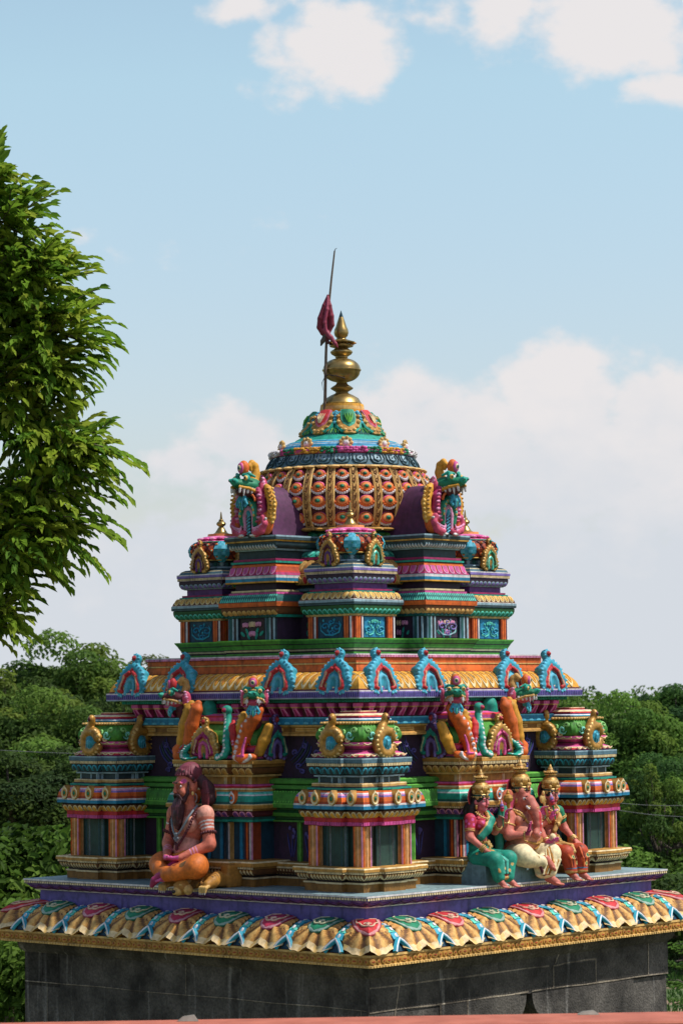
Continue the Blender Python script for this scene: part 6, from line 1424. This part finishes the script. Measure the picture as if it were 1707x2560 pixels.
# ------------------------------------------------------------------ dragon guardians
def dragon_head(S, c, s, cols, k=.02):
    c = Vector(c); Q = lambda x, y, z: tuple(c + Vector((x, y, z))*s); R3 = lambda *r: tuple(x*s for x in r); f, f2, ball, crest, mouth, beard = cols
    S.ell(Q(0, -.02, .02), R3(.125, .13, .075), f, k=k*s*2).ell(Q(0, -.16, .035), R3(.075, .09, .045), f, k=k*s*2).ell(Q(0, -.06, -.045), R3(.105, .12, .05), mouth, k=.01*s)
    S.ell(Q(0, -.235, .05), R3(.05, .035, .036), f2, k=.012*s)
    for g in (-1, 1):
        S.ell(Q(g*.03, -.262, .06), R3(.02, .018, .018), f2, k=.008*s).ell(Q(g*.03, -.278, .056), R3(.009, .008, .009), P['dark'], k=0)
        S.ell(Q(g*.075, -.125, .085), R3(.036, .036, .036), f2, k=.01*s).ell(Q(g*.082, -.148, .086), R3(.025, .02, .024), P['yellowL'], k=0).ell(Q(g*.088, -.163, .086), R3(.011, .009, .012), P['black'], k=0)
        S.chain([Q(g*.03, -.14, .115), Q(g*.09, -.11, .128), Q(g*.125, -.06, .10)], [.014*s, .016*s, .012*s], f2, .006*s)
        S.chain([Q(g*.115, .0, -.05), Q(g*.10, -.12, -.012), Q(g*.06, -.215, .0)], [.016*s, .014*s, .014*s], crest, .006*s)
        for i in range(5): t = i/4; S.chain([Q(g*(.112-.05*t), -.03-.18*t, -.02), Q(g*(.110-.05*t), -.035-.18*t, -.05-(.035 if i == 3 else 0))], [.015*s, .006*s if i == 3 else .012*s], P['white'], .002*s)
        S.ell(Q(g*.135, .05, -.0), R3(.03, .055, .095), P['rosy'], k=.01*s)
        for i in range(6): S.ell(Q(g*(.15+.008*(i % 2)), .075-.01*i, -.075+.032*i), R3(.016, .02, .016), P['pinkL'], k=.006*s)
        S.chain([Q(g*.03, -.12, -.09), Q(g*.055, -.135, -.13), Q(g*.075, -.13, -.16), Q(g*.06, -.14, -.185), Q(g*.045, -.14, -.165)], [.02*s, .018*s, .014*s, .012*s, .008*s], beard, .005*s)
    S.chain([Q(0, -.08, -.09), Q(0, -.13, -.14), Q(0, -.13, -.21)], [.035*s, .026*s, .012*s], beard, .008*s)
    for u in (-.02, 0, .02): S.chain([Q(u, -.13, -.1), Q(u*1.5, -.155, -.15), Q(u*1.2, -.148, -.2)], [.007*s]*3, P['tealL'] if u == 0 else P['blueL'], .003*s)
    S.ell(Q(0, -.10, .185), R3(.062, .05, .075), ball, k=.012*s).ell(Q(0, -.145, .185), R3(.042, .02, .052), P['pink'], k=.002).ell(Q(0, -.157, .185), R3(.026, .016, .03), P['cream'], k=0).ell(Q(0, -.168, .185), R3(.016, .012, .018), P['tealD'], k=0)
    S.chain([Q(0, .04, .07), Q(0, .07, .14), Q(0, .06, .21), Q(0, .015, .24), Q(0, -.02, .21), Q(0, .0, .175)], [.05*s, .046*s, .038*s, .032*s, .026*s, .018*s], crest, .01*s)
def guardian(nm, label, pos, rz):
    root = thing(nm, label, 'statue', pos, rz, 'dragon guardians on the dome niches'); root.scale = (.82, .92, .94)
    S = Sculpt(.014); o, m_, y, w_ = P['orange'], P['magenta'], P['yellow'], P['white']
    S.ell((0, .03, .19), (.2, .06, .22), P['maroon'])
    for g in (-1, 1):
        S.chain([(g*.16, .0, .05), (g*.225, -.005, .14), (g*.235, -.0, .25), (g*.19, .0, .36), (g*.165, .0, .39)], [.03, .038, .04, .036, .024], y)
        for i in range(9): t = i/8; S.ell((g*(.215+.035*math.sin(t*3)), -.036, .1+.27*t), (.016, .008, .006), P['goldD'], k=.002); S.ell((g*(.25+.03*math.sin(t*3)), -.01, .1+.27*t), (.010, .014, .012), P['yellowL'], k=.004)
        S.ell((g*.165, -.01, .095), (.075, .055, .095), o)
        S.chain([(g*.055, -.05, .03), (g*.10, -.065, .018), (g*.165, -.065, .035), (g*.20, -.06, .09), (g*.18, -.06, .14), (g*.15, -.06, .13)], [.024, .03, .03, .026, .022, .016], P['rosy'])
        for i in range(12): a = i/11; S.ell((g*(.05+.17*a), -.085+.02*a, .0+.13*a**3), (.010, .012, .010), w_, k=.004)
        for i in range(6): S.chain([(g*.07, -.085, .075-.005*i), (g*(.09+.02*i), -.088, .025+.012*i)], [.005, .005], P['pinkL'], .003)
        S.chain([(g*.115, -.03, .10), (g*.145, -.035, .2), (g*.13, -.035, .3), (g*.10, -.04, .36)], [.03, .038, .04, .03], m_)
        for i in range(9): t = i/8; S.ell((g*(.125+.03*math.sin(t*3.1)), -.072, .11+.24*t), (.024, .010, .008), P['pinkL'] if i % 2 else P['rosy'], k=.003)
        S.chain([(g*.078, -.05, .09), (g*.092, -.055, .17), (g*.065, -.06, .245), (0, -.06, .285)], [.028]*4, P['emer'])
        for i in range(9): a = i/8*1.5; S.ell((g*.088*math.cos(a*.98), -.086, .16+.115*math.sin(a)), (.010, .008, .010), P['tealL'] if i % 2 else P['yellowL'], k=.003)
        S.chain([(g*.052, -.05, .03), (g*.056, -.055, .15), (g*.035, -.055, .205), (0, -.055, .225)], [.017]*4, P['pinkL'], .004)
    S.box((0, -.02, .09), (.045, .02, .09), .01, P['dark'], k=0).chain([(0, -.04, .0), (0, -.04, .17)], [.026, .024], P['slateD'], .004).ell((0, -.055, .18), (.028, .016, .028), P['cyan'], k=.003)
    for i in range(6): S.chain([(-.022, -.062, .01+.026*i), (.0, -.068, .024+.026*i), (.022, -.062, .032+.026*i)], [.005]*3, P['blueL'], .002)
    for i in range(14): a = i/13*3.14; S.ell((.112*math.cos(a), -.09, .3+.06*math.sin(a)-.02), (.012, .012, .012), o, k=.004)
    link('body', S.mesh('guardian_body', M_STAT, .006), root)
    S = Sculpt(.014); dragon_head(S, (0, -.03, .385), .84, (P['emer'], P['teal'], P['orange'], P['yellow'], P['maroon'], P['cyan']))
    S.ell((0, .03, .35), (.11, .08, .09), P['maroon'])
    link('head', S.mesh('guardian_head', M_STAT, .0055), root)
guardian('dragon_guardian', 'roaring dragon guardian statue at the left of the dome, seen against pale sky', b2w(-1.01, .0, 2.587), PHI-math.pi/2)
guardian('dragon_guardian', 'roaring dragon guardian statue at the right of the dome with crest turned right', b2w(.0, -1.01, 2.587), PHI)
def small_head(cols):
    S = Sculpt(.012); dragon_head(S, (0, 0, .12), .62, cols); S.chain([(0, .06, -.06), (0, .02, .03), (0, 0, .1)], [.05, .055, .05], P['maroon'])
    return S.mesh('dragon_head', M_STAT, .0055)
SH1 = small_head((P['emer'], P['teal'], P['orange'], P['tan'], P['rosy'], P['cyan'])); SH2 = small_head((P['maroon'], P['teal'], P['red'], P['tan'], P['rosy'], P['cyan']))
DL = [('dragon head with gaping pink mouth atop the orange scroll left of the near pavilion', -1.44, -.40, -.9, SH1), ('small dragon head peeping above the teal fin over the seated sage', -1.36, .44, -2.2, SH2),
      ('dragon head with green snout beside the yellow scroll right of the near pavilion', -.39, -1.43, -.75, SH1), ('dragon head on the orange neck above the middle crowned statue', .44, -1.36, .45, SH1)]
for lb, x, y, rz, me in DL:
    o = link('dragon_statue', me, None, b2w(x, y, 1.245), PHI + rz); tag(o, lb, 'statue', 'dragon heads on the barrel roofs')
# ------------------------------------------------------------------ foliage
def leaf_mat(name, trans=.48, rough=.6):
    m, nt, b = newmat(name)
    at = N(nt, 'ShaderNodeAttribute', attribute_name='Col'); oi = N(nt, 'ShaderNodeObjectInfo')
    hs = N(nt, 'ShaderNodeHueSaturation'); L(nt, at.outputs['Color'], hs.inputs['Color'])
    r = N(nt, 'ShaderNodeMapRange'); r.inputs['To Min'].default_value = .75; r.inputs['To Max'].default_value = 1.2; L(nt, oi.outputs['Random'], r.inputs['Value']); L(nt, r.outputs[0], hs.inputs['Value'])
    r2 = N(nt, 'ShaderNodeMapRange'); r2.inputs['To Min'].default_value = .485; r2.inputs['To Max'].default_value = .515; L(nt, oi.outputs['Random'], r2.inputs['Value']); L(nt, r2.outputs[0], hs.inputs['Hue'])
    L(nt, hs.outputs[0], b.inputs['Base Color']); b.inputs['Roughness'].default_value = rough; b.inputs['Specular IOR Level'].default_value = .12
    tr = N(nt, 'ShaderNodeBsdfTranslucent'); L(nt, hs.outputs[0], tr.inputs['Color']); mx = N(nt, 'ShaderNodeMixShader'); mx.inputs[0].default_value = trans
    L(nt, b.outputs[0], mx.inputs[1]); L(nt, tr.outputs[0], mx.inputs[2]); L(nt, mx.outputs[0], nt.nodes['Material Output'].inputs['Surface'])
    return m
M_LEAF = leaf_mat('leaf'); M_BARK = simple_mat('bark', (.05, .04, .03), (.14, .11, .085), 9)
def leaves_mesh(name, P0, D, U, Ln, Wd, cols, mat, fold=.25):
    """lanceolate folded leaves, two quads each, vectorised; P0 base, D tip direction, U blade normal"""
    D = D/np.linalg.norm(D, axis=1, keepdims=True); Sx = np.cross(D, U); Sx /= np.linalg.norm(Sx, axis=1, keepdims=True)+1e-9; U = np.cross(Sx, D)
    n = len(P0); Ln = Ln[:, None]; Wd = Wd[:, None]
    v = np.empty((n, 6, 3)); v[:, 0] = P0; v[:, 3] = P0 + D*Ln - U*Ln*.10
    for k, (t, wv) in enumerate(((.32, .5), (.66, .42))):
        c = P0 + D*Ln*t + U*Ln*.03
        v[:, 1+k] = c + Sx*Wd*wv + U*Wd*fold; v[:, 5-k] = c - Sx*Wd*wv + U*Wd*fold
    me = bpy.data.meshes.new(name); b = (np.arange(n)*6)[:, None]
    f = np.concatenate([b+np.array([[0, 1, 2, 3]]), b+np.array([[0, 3, 4, 5]])], 1).reshape(-1)
    me.vertices.add(n*6); me.vertices.foreach_set('co', v.reshape(-1).astype(np.float32))
    me.loops.add(n*8); me.loops.foreach_set('vertex_index', f.astype(np.int32)); me.polygons.add(n*2)
    me.polygons.foreach_set('loop_start', np.arange(0, n*8, 4, dtype=np.int32))
    try: me.polygons.foreach_set('loop_total', np.full(n*2, 4, np.int32))
    except Exception: pass
    me.update(calc_edges=True)
    a = me.color_attributes.new('Col', 'FLOAT_COLOR', 'POINT'); c4 = np.ones((n, 6, 4), np.float32); c4[:, :, :3] = cols[:, None, :]; a.data.foreach_set('color', c4.ravel())
    me.materials.append(mat); return me
def rnd_unit(n): v = rng.normal(size=(n, 3)); return v/np.linalg.norm(v, axis=1, keepdims=True)
def tree_proto(name, h, r, nlobe, per, leaf, cols, cz=.62, flat=.8, lr=(.14, .30), up=.6):
    """crown of many leafy lobes; returns crown mesh and trunk mesh for a tree of height h and crown radius r"""
    C_ = []; 
    cc = np.array([0, 0, h*cz]); rz = h*(1-cz)
    for i in range(nlobe):
        d = rnd_unit(1)[0]; d[2] = abs(d[2])*1.0 - .35 if rng.rand() < .8 else d[2]
        q = rng.uniform(.35, 1.0)**.4; c = cc + d*np.array([r, r, rz])*q*(.78 + .22*rng.rand()); C_.append((c, r*rng.uniform(*lr)))
    Ps, Ds, Us, Cs = [], [], [], []
    for c, lr_ in C_:
        m = int(per*(lr_/r/.24)**2); d = rnd_unit(m); d[:, 2] = np.where(d[:, 2] < -.35, -d[:, 2], d[:, 2])
        rad = lr_*rng.uniform(.55, 1.08, (m, 1))**.6
        Ps.append(c + d*rad*np.array([1, 1, flat])); t = rnd_unit(m); t -= d*(t*d).sum(1, keepdims=True)*.6; t[:, 2] -= .25; Ds.append(t)
        Us.append(d*.8 + np.array([0, 0, up]) + .5*rnd_unit(m)); base = np.array(cols[rng.randint(len(cols))]); Cs.append(base*rng.uniform(.7, 1.25)*rng.uniform(.75, 1.25, (m, 1)))
    Pn = np.concatenate(Ps); n = len(Pn)
    me = leaves_mesh(name+'_crown', Pn, np.concatenate(Ds), np.concatenate(Us), leaf*rng.uniform(.7, 1.3, n), leaf*rng.uniform(.38, .55, n), np.concatenate(Cs), M_LEAF)
    tb = MB(); tr = max(.05, h*.022); tb.tube([(0, 0, 0), (.03*h*.3, 0, h*.25), (0, .02*h, h*cz)], [tr*1.3, tr, tr*.7], (1, 1, 1), 9)
    for c, lr_ in C_[:max(7, nlobe//3)]:
        a = Vector((0, 0, h*(cz-.28)+rng.uniform(0, .2)*h)); b_ = Vector(c); m_ = a.lerp(b_, .5) + Vector((0, 0, -.05*h)); tb.tube([a, m_, b_], [tr*.5, tr*.3, tr*.1], (1, 1, 1), 6)
    return me, tb.mesh(name+'_trunk', M_BARK)
G1, G2, G3, G4 = (.115, .195, .034), (.085, .155, .03), (.16, .235, .04), (.06, .115, .03)
PRO = dict(
    round_tree=tree_proto('round_tree', 6., 2.4, 95, 330, .13, [G1, G2, G3, G2]),
    olive_tree=tree_proto('olive_tree', 6., 2.6, 120, 330, .10, [(.115, .155, .038), (.09, .135, .034), (.15, .185, .045)], flat=.65, lr=(.12, .26)),
    feathery_tree=tree_proto('feathery_tree', 6., 2.0, 85, 190, .14, [G3, G1, (.07, .13, .03)], lr=(.10, .24)),
    dark_tree=tree_proto('dark_tree', 6., 2.3, 95, 330, .12, [G4, G2, (.045, .09, .03)]),
    bush=tree_proto('bush', 2.6, 1.5, 60, 150, .125, [(.11, .22, .03), (.085, .18, .025), (.06, .13, .02), (.14, .25, .04)], cz=.5, lr=(.18, .36)),
    low_shrub=tree_proto('low_shrub', 1.8, 1.6, 70, 260, .085, [G2, G4, G1], cz=.45, flat=.7, lr=(.14, .3)))
GZ = -3.2
def at(Tx, d): return ((Tx-860)*d/6800., d-21.25)
def plant(kind, Tx, Ttop, d, label, wid=1., group='trees behind the temple', cat='tree', ang=None):
    me, tr = PRO[kind]; h0 = 2.6 if kind == 'bush' else (1.8 if kind == 'low_shrub' else 6.)
    ztop = 1.357 - (Ttop-1746)*d/6800.; s = (ztop-GZ)/h0; x, y = at(Tx, d)
    o = thing(kind, label, cat, (x, y, GZ), random.uniform(0, 6.28) if ang is None else ang, group); o.scale = (s*wid, s*wid, s)
    link('crown', me, o); link('trunk', tr, o); return o
for a in [
    ('feathery_tree', 45, 1640, 60, 'feathery tree at the left edge, just under the drooping branches', 1.1),
    ('round_tree', 185, 1562, 68, 'tallest rounded tree of the wood, left of the orange slab', 1.1),
    ('olive_tree', 285, 1585, 72, 'olive toned domed tree along the skyline right of the tallest tree', 1.1),
    ('olive_tree', 385, 1625, 78, 'lower olive tree on the skyline left of the green plinth', 1.1),
    ('feathery_tree', 450, 1590, 84, 'wispy pale tree touching the left end of the green plinth', .8),
    ('round_tree', 110, 1700, 56, 'mid green tree in front of the tallest tree', 1.2),
    ('dark_tree', 255, 1690, 60, 'dark green tree directly behind the left blue horseshoe ornament', 1.3),
    ('dark_tree', 40, 1830, 50, 'dark tree at left above the leafy bushes', 1.5),
    ('round_tree', 175, 1830, 52, 'shaded tree behind the roof of the left corner pavilion', 1.5),
    ('round_tree', 1580, 1728, 60, 'full green tree right of the right corner pavilion roof', 1.0),
    ('dark_tree', 1700, 1690, 82, 'bluish dark tree highest on the right skyline', 1.2),
    ('feathery_tree', 1450, 1738, 90, 'small wispy treetop just above the right corner pavilion', .9),
    ('dark_tree', 1690, 1860, 56, 'dark tree at the right edge below the bluish tree', 1.2),
    ('olive_tree', 1500, 1900, 66, 'olive tree mostly hidden behind the right corner pavilion', 1.3),
    ('feathery_tree', 1640, 1900, 52, 'light green sapling standing before the dark trees at right', .8)]:
    plant(*a)
for a in [('bush', 25, 1990, 33, 'broad leaved bright bush at the left edge beside the plinth', 1.),
          ('bush', 120, 2035, 35, 'broad leaved bush touching the left corner pavilion plinth', .9),
          ('bush', 10, 2290, 29, 'shaded bush at left under the eave beside the granite wall', .9),
          ('low_shrub', 1580, 2080, 52, 'dark shrub behind the right end of the platform', 1.6),
          ('low_shrub', 1700, 2020, 60, 'rounded shrub on the grassy bank at the right edge', 1.6),
          ('low_shrub', 1690, 2150, 46, 'dense dark shrub over the right end of the eave', 1.3),
          ('low_shrub', 1600, 2190, 49, 'low shrub between the platform corner and the dense dark shrub', 1.4)]:
    plant(*a, group='bushes around the temple', cat='bush')
# frond plant at the lower right
fp = thing('fan_leaved_sapling', 'bright green sapling with flat tiers of leaves at the lower right beside the granite wall', 'sapling', (*at(1720, 33), GZ), 0)
Ps, Ds, Us, Cs = [], [], [], []; tb = MB(); tb.tube([(0, 0, 0), (.03, 0, .6), (.0, 0, 1.5)], [.03, .022, .01], (1, 1, 1), 7)
for i in range(16):
    a = i*2.4; z = .25+.085*i; l_ = .55*(1-.4*i/16); tip = Vector((l_*math.cos(a), l_*math.sin(a), z+.1)); tb.tube([(0, 0, z), tip*.5+Vector((0, 0, z*.5+.06)), tip], [.01, .007, .004], (1, 1, 1), 5)
    for k in range(46):
        t = random.uniform(.25, 1.05); s_ = random.uniform(-1, 1)*.16; Ps.append((l_*t*math.cos(a)-s_*math.sin(a), l_*t*math.sin(a)+s_*math.cos(a), z+.1*t+random.uniform(-.02, .03))); Ds.append((math.cos(a)+random.uniform(-.8, .8), math.sin(a)+random.uniform(-.8, .8), -.1)); Us.append((random.uniform(-.3, .3), random.uniform(-.3, .3), 1)); Cs.append(np.array((.09, .19, .035))*random.uniform(.7, 1.3))
n = len(Ps); link('crown', leaves_mesh('sapling_crown', np.array(Ps), np.array(Ds), np.array(Us), rng.uniform(.06, .1, n), rng.uniform(.03, .045, n), np.array(Cs), M_LEAF), fp); link('trunk', tb.mesh('sapling_trunk', M_BARK), fp)

# the distant wood that closes the view between and behind the trees: one mass
Ps, Ds, Us, Cs = [], [], [], []
for i in range(150):
    x = -26 + 52*i/149 + random.uniform(-.5, .5); y = 70 + random.uniform(-4, 8); hgt = (5.2 if x < -4 else 4.75) + (random.uniform(-.7, .5) if x < -4 else random.uniform(-.25, .1))
    for j in range(3):
        c = np.array([x+random.uniform(-.6, .6), y+random.uniform(-1, 1), GZ + hgt*(.25+.3*j)]); m = 190; d = rnd_unit(m); d[:, 1] = -abs(d[:, 1])*.8
        Ps.append(c + d*rng.uniform(.6, 1.0, (m, 1))*np.array([.9, .9, .8])); Ds.append(rnd_unit(m)); Us.append(d+.4*rnd_unit(m)+np.array([0, 0, .4])); Cs.append(np.array(random.choice([G2, G4, G1]))*rng.uniform(.7, 1.2, (m, 1)))
n = sum(len(p) for p in Ps)
tag(link('distant_wood', leaves_mesh('distant_wood', np.concatenate(Ps), np.concatenate(Ds), np.concatenate(Us), rng.uniform(.14, .26, n), rng.uniform(.08, .13, n), np.concatenate(Cs), M_LEAF)), 'distant green wood closing the view behind the trees', 'wood', kind='stuff')

# ---- the big near tree on the left: drooping sprays of paired leaves
big = thing('overhanging_tree', 'large leafy tree with drooping branches at the left edge, close to the viewer', 'tree', (-5.6, -2.2, GZ), 0)
LB = Vector((-5.6, -2.2, GZ))
lobes_t = [(-50, 460, 55, 120), (30, 560, 70, 105), (80, 690, 95, 105), (120, 830, 95, 110), (5, 760, 110, 160), (120, 905, 70, 50), (35, 960, 100, 105), (120, 1085, 110, 80), (180, 1130, 85, 55), (100, 1210, 110, 85), (45, 1330, 110, 95), (120, 1310, 65, 50), (0, 1400, 85, 80), (-35, 1480, 65, 55), (-15, 1540, 55, 45), (-130, 900, 150, 420), (-130, 1350, 140, 250)]
Ps, Ds, Us, Ln, Wd, Cs = [], [], [], [], [], []; tb = MB()
def spray(o, d, n, ln, col):
    o = Vector(o); d = Vector(d).normalized(); sd_ = d.cross(Vector((random.uniform(-.3, .3), random.uniform(-.3, .3), 1))).normalized(); upv = sd_.cross(d)
    l = ln; p = o.copy(); pts = [o]
    for i in range(n):
        t = (i+.6)/n; dd = (d + Vector((0, 0, -.32*t))).normalized(); p = p + dd*(l/n); pts.append(p.copy())
        sg = 1 if i % 2 else -1; f = .8 + random.uniform(-.15, .2); ld = (dd*(.75+.5*t) + sd_*sg*(1-.55*t)*f + Vector((0, 0, -.04))).normalized()
        Ps.append(p); Ds.append(ld); Us.append(upv + Vector([random.uniform(-.45, .45) for _ in range(3)])); k = random.uniform(.62, 1.25)*(.8+.3*math.sin(math.pi*min(1, t+.15)))
        Ln.append(.098*k); Wd.append(.045*k*random.uniform(.85, 1.15)); v_ = random.uniform(.75, 1.25); Cs.append((col[0]*v_, col[1]*v_, col[2]*v_))
    Ps.append(p); Ds.append((d + Vector((0, 0, -.6)))); Us.append(upv); Ln.append(.095); Wd.append(.032); Cs.append(col)
    if random.random() < .5: tb.tube(pts[::3] + [pts[-1]], .0035, (1, 1, 1), 4, False)
GB1 = [(.19, .27, .026), (.15, .24, .022), (.24, .30, .03), (.10, .18, .02), (.28, .32, .04)]
for (tx, ty, rx, ry) in lobes_t:
    d0 = 19.0; c = Vector(((tx-858)*d0/6800., d0-21.25, 1.357-(ty-1746)*d0/6800.)); RX, RZ = rx*d0/6800., ry*d0/6800.
    m = int(22 + 900*RX*RZ*(.5 if tx < -60 else 1.))
    for i in range(m):
        u = Vector(rnd_unit(1)[0]); q_ = random.uniform(.15, 1.)**.5
        o = c + Vector((u.x*RX*q_, u.y*RX*1.1*q_, u.z*RZ*q_))
        d = Vector((u.x*.8+.35, u.y*.7-.1, u.z*.6+.06)) + Vector([random.uniform(-.5, .5) for _ in range(3)])
        spray(o - d.normalized()*.12, d, random.randint(7, 13), random.uniform(.22, .40), random.choice(GB1))
for (x0, y0, x1, y1) in ((120, 690, 250, 650), (170, 780, 262, 730), (200, 820, 275, 830), (190, 900, 262, 945), (150, 960, 185, 1000), (170, 1010, 190, 1015), (230, 1110, 340, 1165), (230, 1180, 325, 1250), (200, 1280, 300, 1340), (170, 1330, 262, 1420), (90, 1400, 150, 1450), (60, 480, 90, 465), (0, 380, 10, 330), (5, 420, 25, 395), (130, 1350, 140, 1420)):
    for j in range(3):
        d0 = 18.8 + .2*j; A = Vector(((x0-858)*d0/6800., d0-21.25, 1.357-(y0-1746)*d0/6800.)); B_ = Vector(((x1-858)*d0/6800., d0-21.25, 1.357-(y1-1746)*d0/6800.)); l = (B_-A).length
        spray(A + Vector((random.uniform(-.06, .06), 0, random.uniform(-.06, .06))), (B_-A) + Vector((0, 0, .22*l)), max(7, int(l/.03)), l*random.uniform(.85, 1.0), random.choice(GB1))
P0 = np.array([tuple(p - LB) for p in Ps]); n = len(P0)
link('crown', leaves_mesh('overhanging_crown', P0, np.array([tuple(d) for d in Ds]), np.array([tuple(u) for u in Us]), np.array(Ln), np.array(Wd), np.array(Cs), M_LEAF), big)
br = MB(); br.tube([(0, 0, 0), (.1, .05, 1.6), (.25, 0, 3.4), (.2, .1, 6.0), (.3, .1, 8.6)], [.24, .2, .16, .1, .03], (1, 1, 1), 14)
for z0, pts in ((3.0, [(1.6, .2, 4.2), (2.6, .1, 4.4), (3.3, 0, 4.1)]), (3.6, [(1.5, -.2, 4.9), (2.6, -.1, 5.2), (3.1, 0, 5.0)]), (2.6, [(1.3, .1, 3.7), (2.3, 0, 3.8), (3.0, .1, 3.5)]), (4.2, [(1.2, .2, 5.6), (2.2, .1, 6.2), (2.7, 0, 6.5)])):
    br.tube(curve3([(.22, 0, z0+2.7)] + [(a, b, c+2.7) for a, b, c in pts], 10), [.07-.006*i for i in range(10)], (1, 1, 1), 8)
for p_ in tb.v: pass
tbm = MB(); tbm.v = [tuple(Vector(v) - LB) for v in tb.v]; tbm.f = tb.f; tbm.c = tb.c; br.merge(tbm)
br.build('trunk', M_BARK, big)
# one curved hanging pod seen against the sky
# ------------------------------------------------------------------ ground, wires, foreground rail
def ground_mat():
    m, nt, b = newmat('grass_and_earth'); tc = N(nt, 'ShaderNodeTexCoord')
    n1 = N(nt, 'ShaderNodeTexNoise'); n1.inputs['Scale'].default_value = .55; n1.inputs['Detail'].default_value = 9; n1.inputs['Roughness'].default_value = .65
    n2 = N(nt, 'ShaderNodeTexNoise'); n2.inputs['Scale'].default_value = 9; n2.inputs['Detail'].default_value = 8
    mp_ = N(nt, 'ShaderNodeMapping'); mp_.inputs['Scale'].default_value = (.6, 1.6, 1); L(nt, tc.outputs['Object'], mp_.inputs['Vector']); L(nt, mp_.outputs[0], n1.inputs['Vector']); L(nt, tc.outputs['Object'], n2.inputs['Vector'])
    g = N(nt, 'ShaderNodeValToRGB'); g.color_ramp.elements[0].color = (.03, .06, .014, 1); g.color_ramp.elements[1].color = (.10, .15, .035, 1); g.color_ramp.elements[0].position = .3; g.color_ramp.elements[1].position = .7; L(nt, n2.outputs['Fac'], g.inputs[0])
    r = N(nt, 'ShaderNodeValToRGB'); r.color_ramp.elements[0].position = .50; r.color_ramp.elements[1].position = .58; L(nt, n1.outputs['Fac'], r.inputs[0])
    mx = N(nt, 'ShaderNodeMix', data_type='RGBA'); L(nt, r.outputs[0], mx.inputs[0]); L(nt, g.outputs[0], mx.inputs[6]); mx.inputs[7].default_value = (.24, .16, .105, 1); L(nt, mx.outputs[2], b.inputs['Base Color']); b.inputs['Roughness'].default_value = .95
    return m
gmb = MB(); gmb.quad((-900, -120, GZ), (900, -120, GZ), (900, 2500, GZ), (-900, 2500, GZ), (1, 1, 1))
tag(gmb.build('ground', ground_mat()), kind='structure')
gp = []
for i in range(5200):
    d = random.uniform(36, 52); gp.append((random.uniform(3.2, 7.2), d-21.25, GZ))
gp = np.array(gp); n = len(gp); dd = rnd_unit(n)*.5 + np.array([0, 0, 1.])
tag(link('grass', leaves_mesh('grass', gp, dd, rnd_unit(n)+np.array([0, -1., 0]), rng.uniform(.06, .16, n), rng.uniform(.02, .035, n), np.array([(.07, .14, .03)])*rng.uniform(.6, 1.3, (n, 1)), M_LEAF)), 'tufted grass on the ground right of the granite base', 'grass', kind='stuff')
wm = simple_mat('wire_grey', (.09, .10, .095), (.14, .15, .15), 3, .6)
for k, (x0, y0, x1, y1, d, lb) in enumerate(((-60, 1861, 640, 1866, 42, 'thin overhead wire crossing the dark trees at left'), (1400, 1992, 1800, 2018, 43, 'upper thin overhead wire crossing the trees at right'), (1400, 2002, 1800, 2052, 43.5, 'lower thin overhead wire crossing the trees at right'))):
    pts = [((x0+(x1-x0)*t-858)*d/6800., d-21.25, 1.357-(y0+(y1-y0)*t+14*math.sin(math.pi*t)-1746)*d/6800.) for t in [i/12 for i in range(13)]]
    m_ = MB(); m_.tube(pts, .0045, (1, 1, 1), 6); tag(m_.build('overhead_wire', wm), lb, 'wire', 'overhead wires')
rm_ = simple_mat('red_oxide_paint', (.34, .085, .045), (.46, .13, .075), 6, .7, .25)
m_ = MB(); prl = [(-.18, -.6), (-.18, -.01), (-.172, 0), (.172, 0), (.18, -.01), (.18, -.6)]
m_.grid([[(x, y, z) for y, z in prl] for x in np.linspace(-3.2, 3.2, 9)], (1, 1, 1))
yr = -21.25+12.2; zr = 1.357 - 811*12.0/6800.
tag(m_.build('parapet_rail', rm_, None, (0, yr, zr), 0), 'red oxide painted parapet rail along the very bottom of the picture', 'rail').rotation_euler = (0, R_(-.3), 0)
# the parapet stands on the terrace wall of the viewer's side
st = simple_mat('pale_stone', (.14, .125, .10), (.30, .27, .22), 8)
for k, (tx, w_, h_, lb) in enumerate(((453, .05, .026, 'pale flat stone chip lying on the red rail below the dark wall'), (1452, .05, .016, 'pale flat stone chip lying on the red rail below the lit wall'))):
    m_ = MB(); x = (tx-858)*12.2/6800.; z0 = zr - .0 + x*math.tan(R_(.3))
    pts = [(-w_, -.03, 0), (w_, -.035, 0), (w_*.8, .04, 0), (-w_*.9, .03, 0), (-w_*.5, -.02, h_*.75), (w_*.55, -.025, h_), (w_*.5, .03, h_*.9), (-w_*.4, .02, h_*.7)]
    m_.add(pts, [(3, 2, 1, 0), (4, 5, 6, 7), (0, 1, 5, 4), (1, 2, 6, 5), (2, 3, 7, 6), (3, 0, 4, 7)], (1, 1, 1)); tag(m_.build('stone_chip', st, None, (x, yr+.13, z0+.001), 0), lb, 'stone', 'stone chips on the rail')
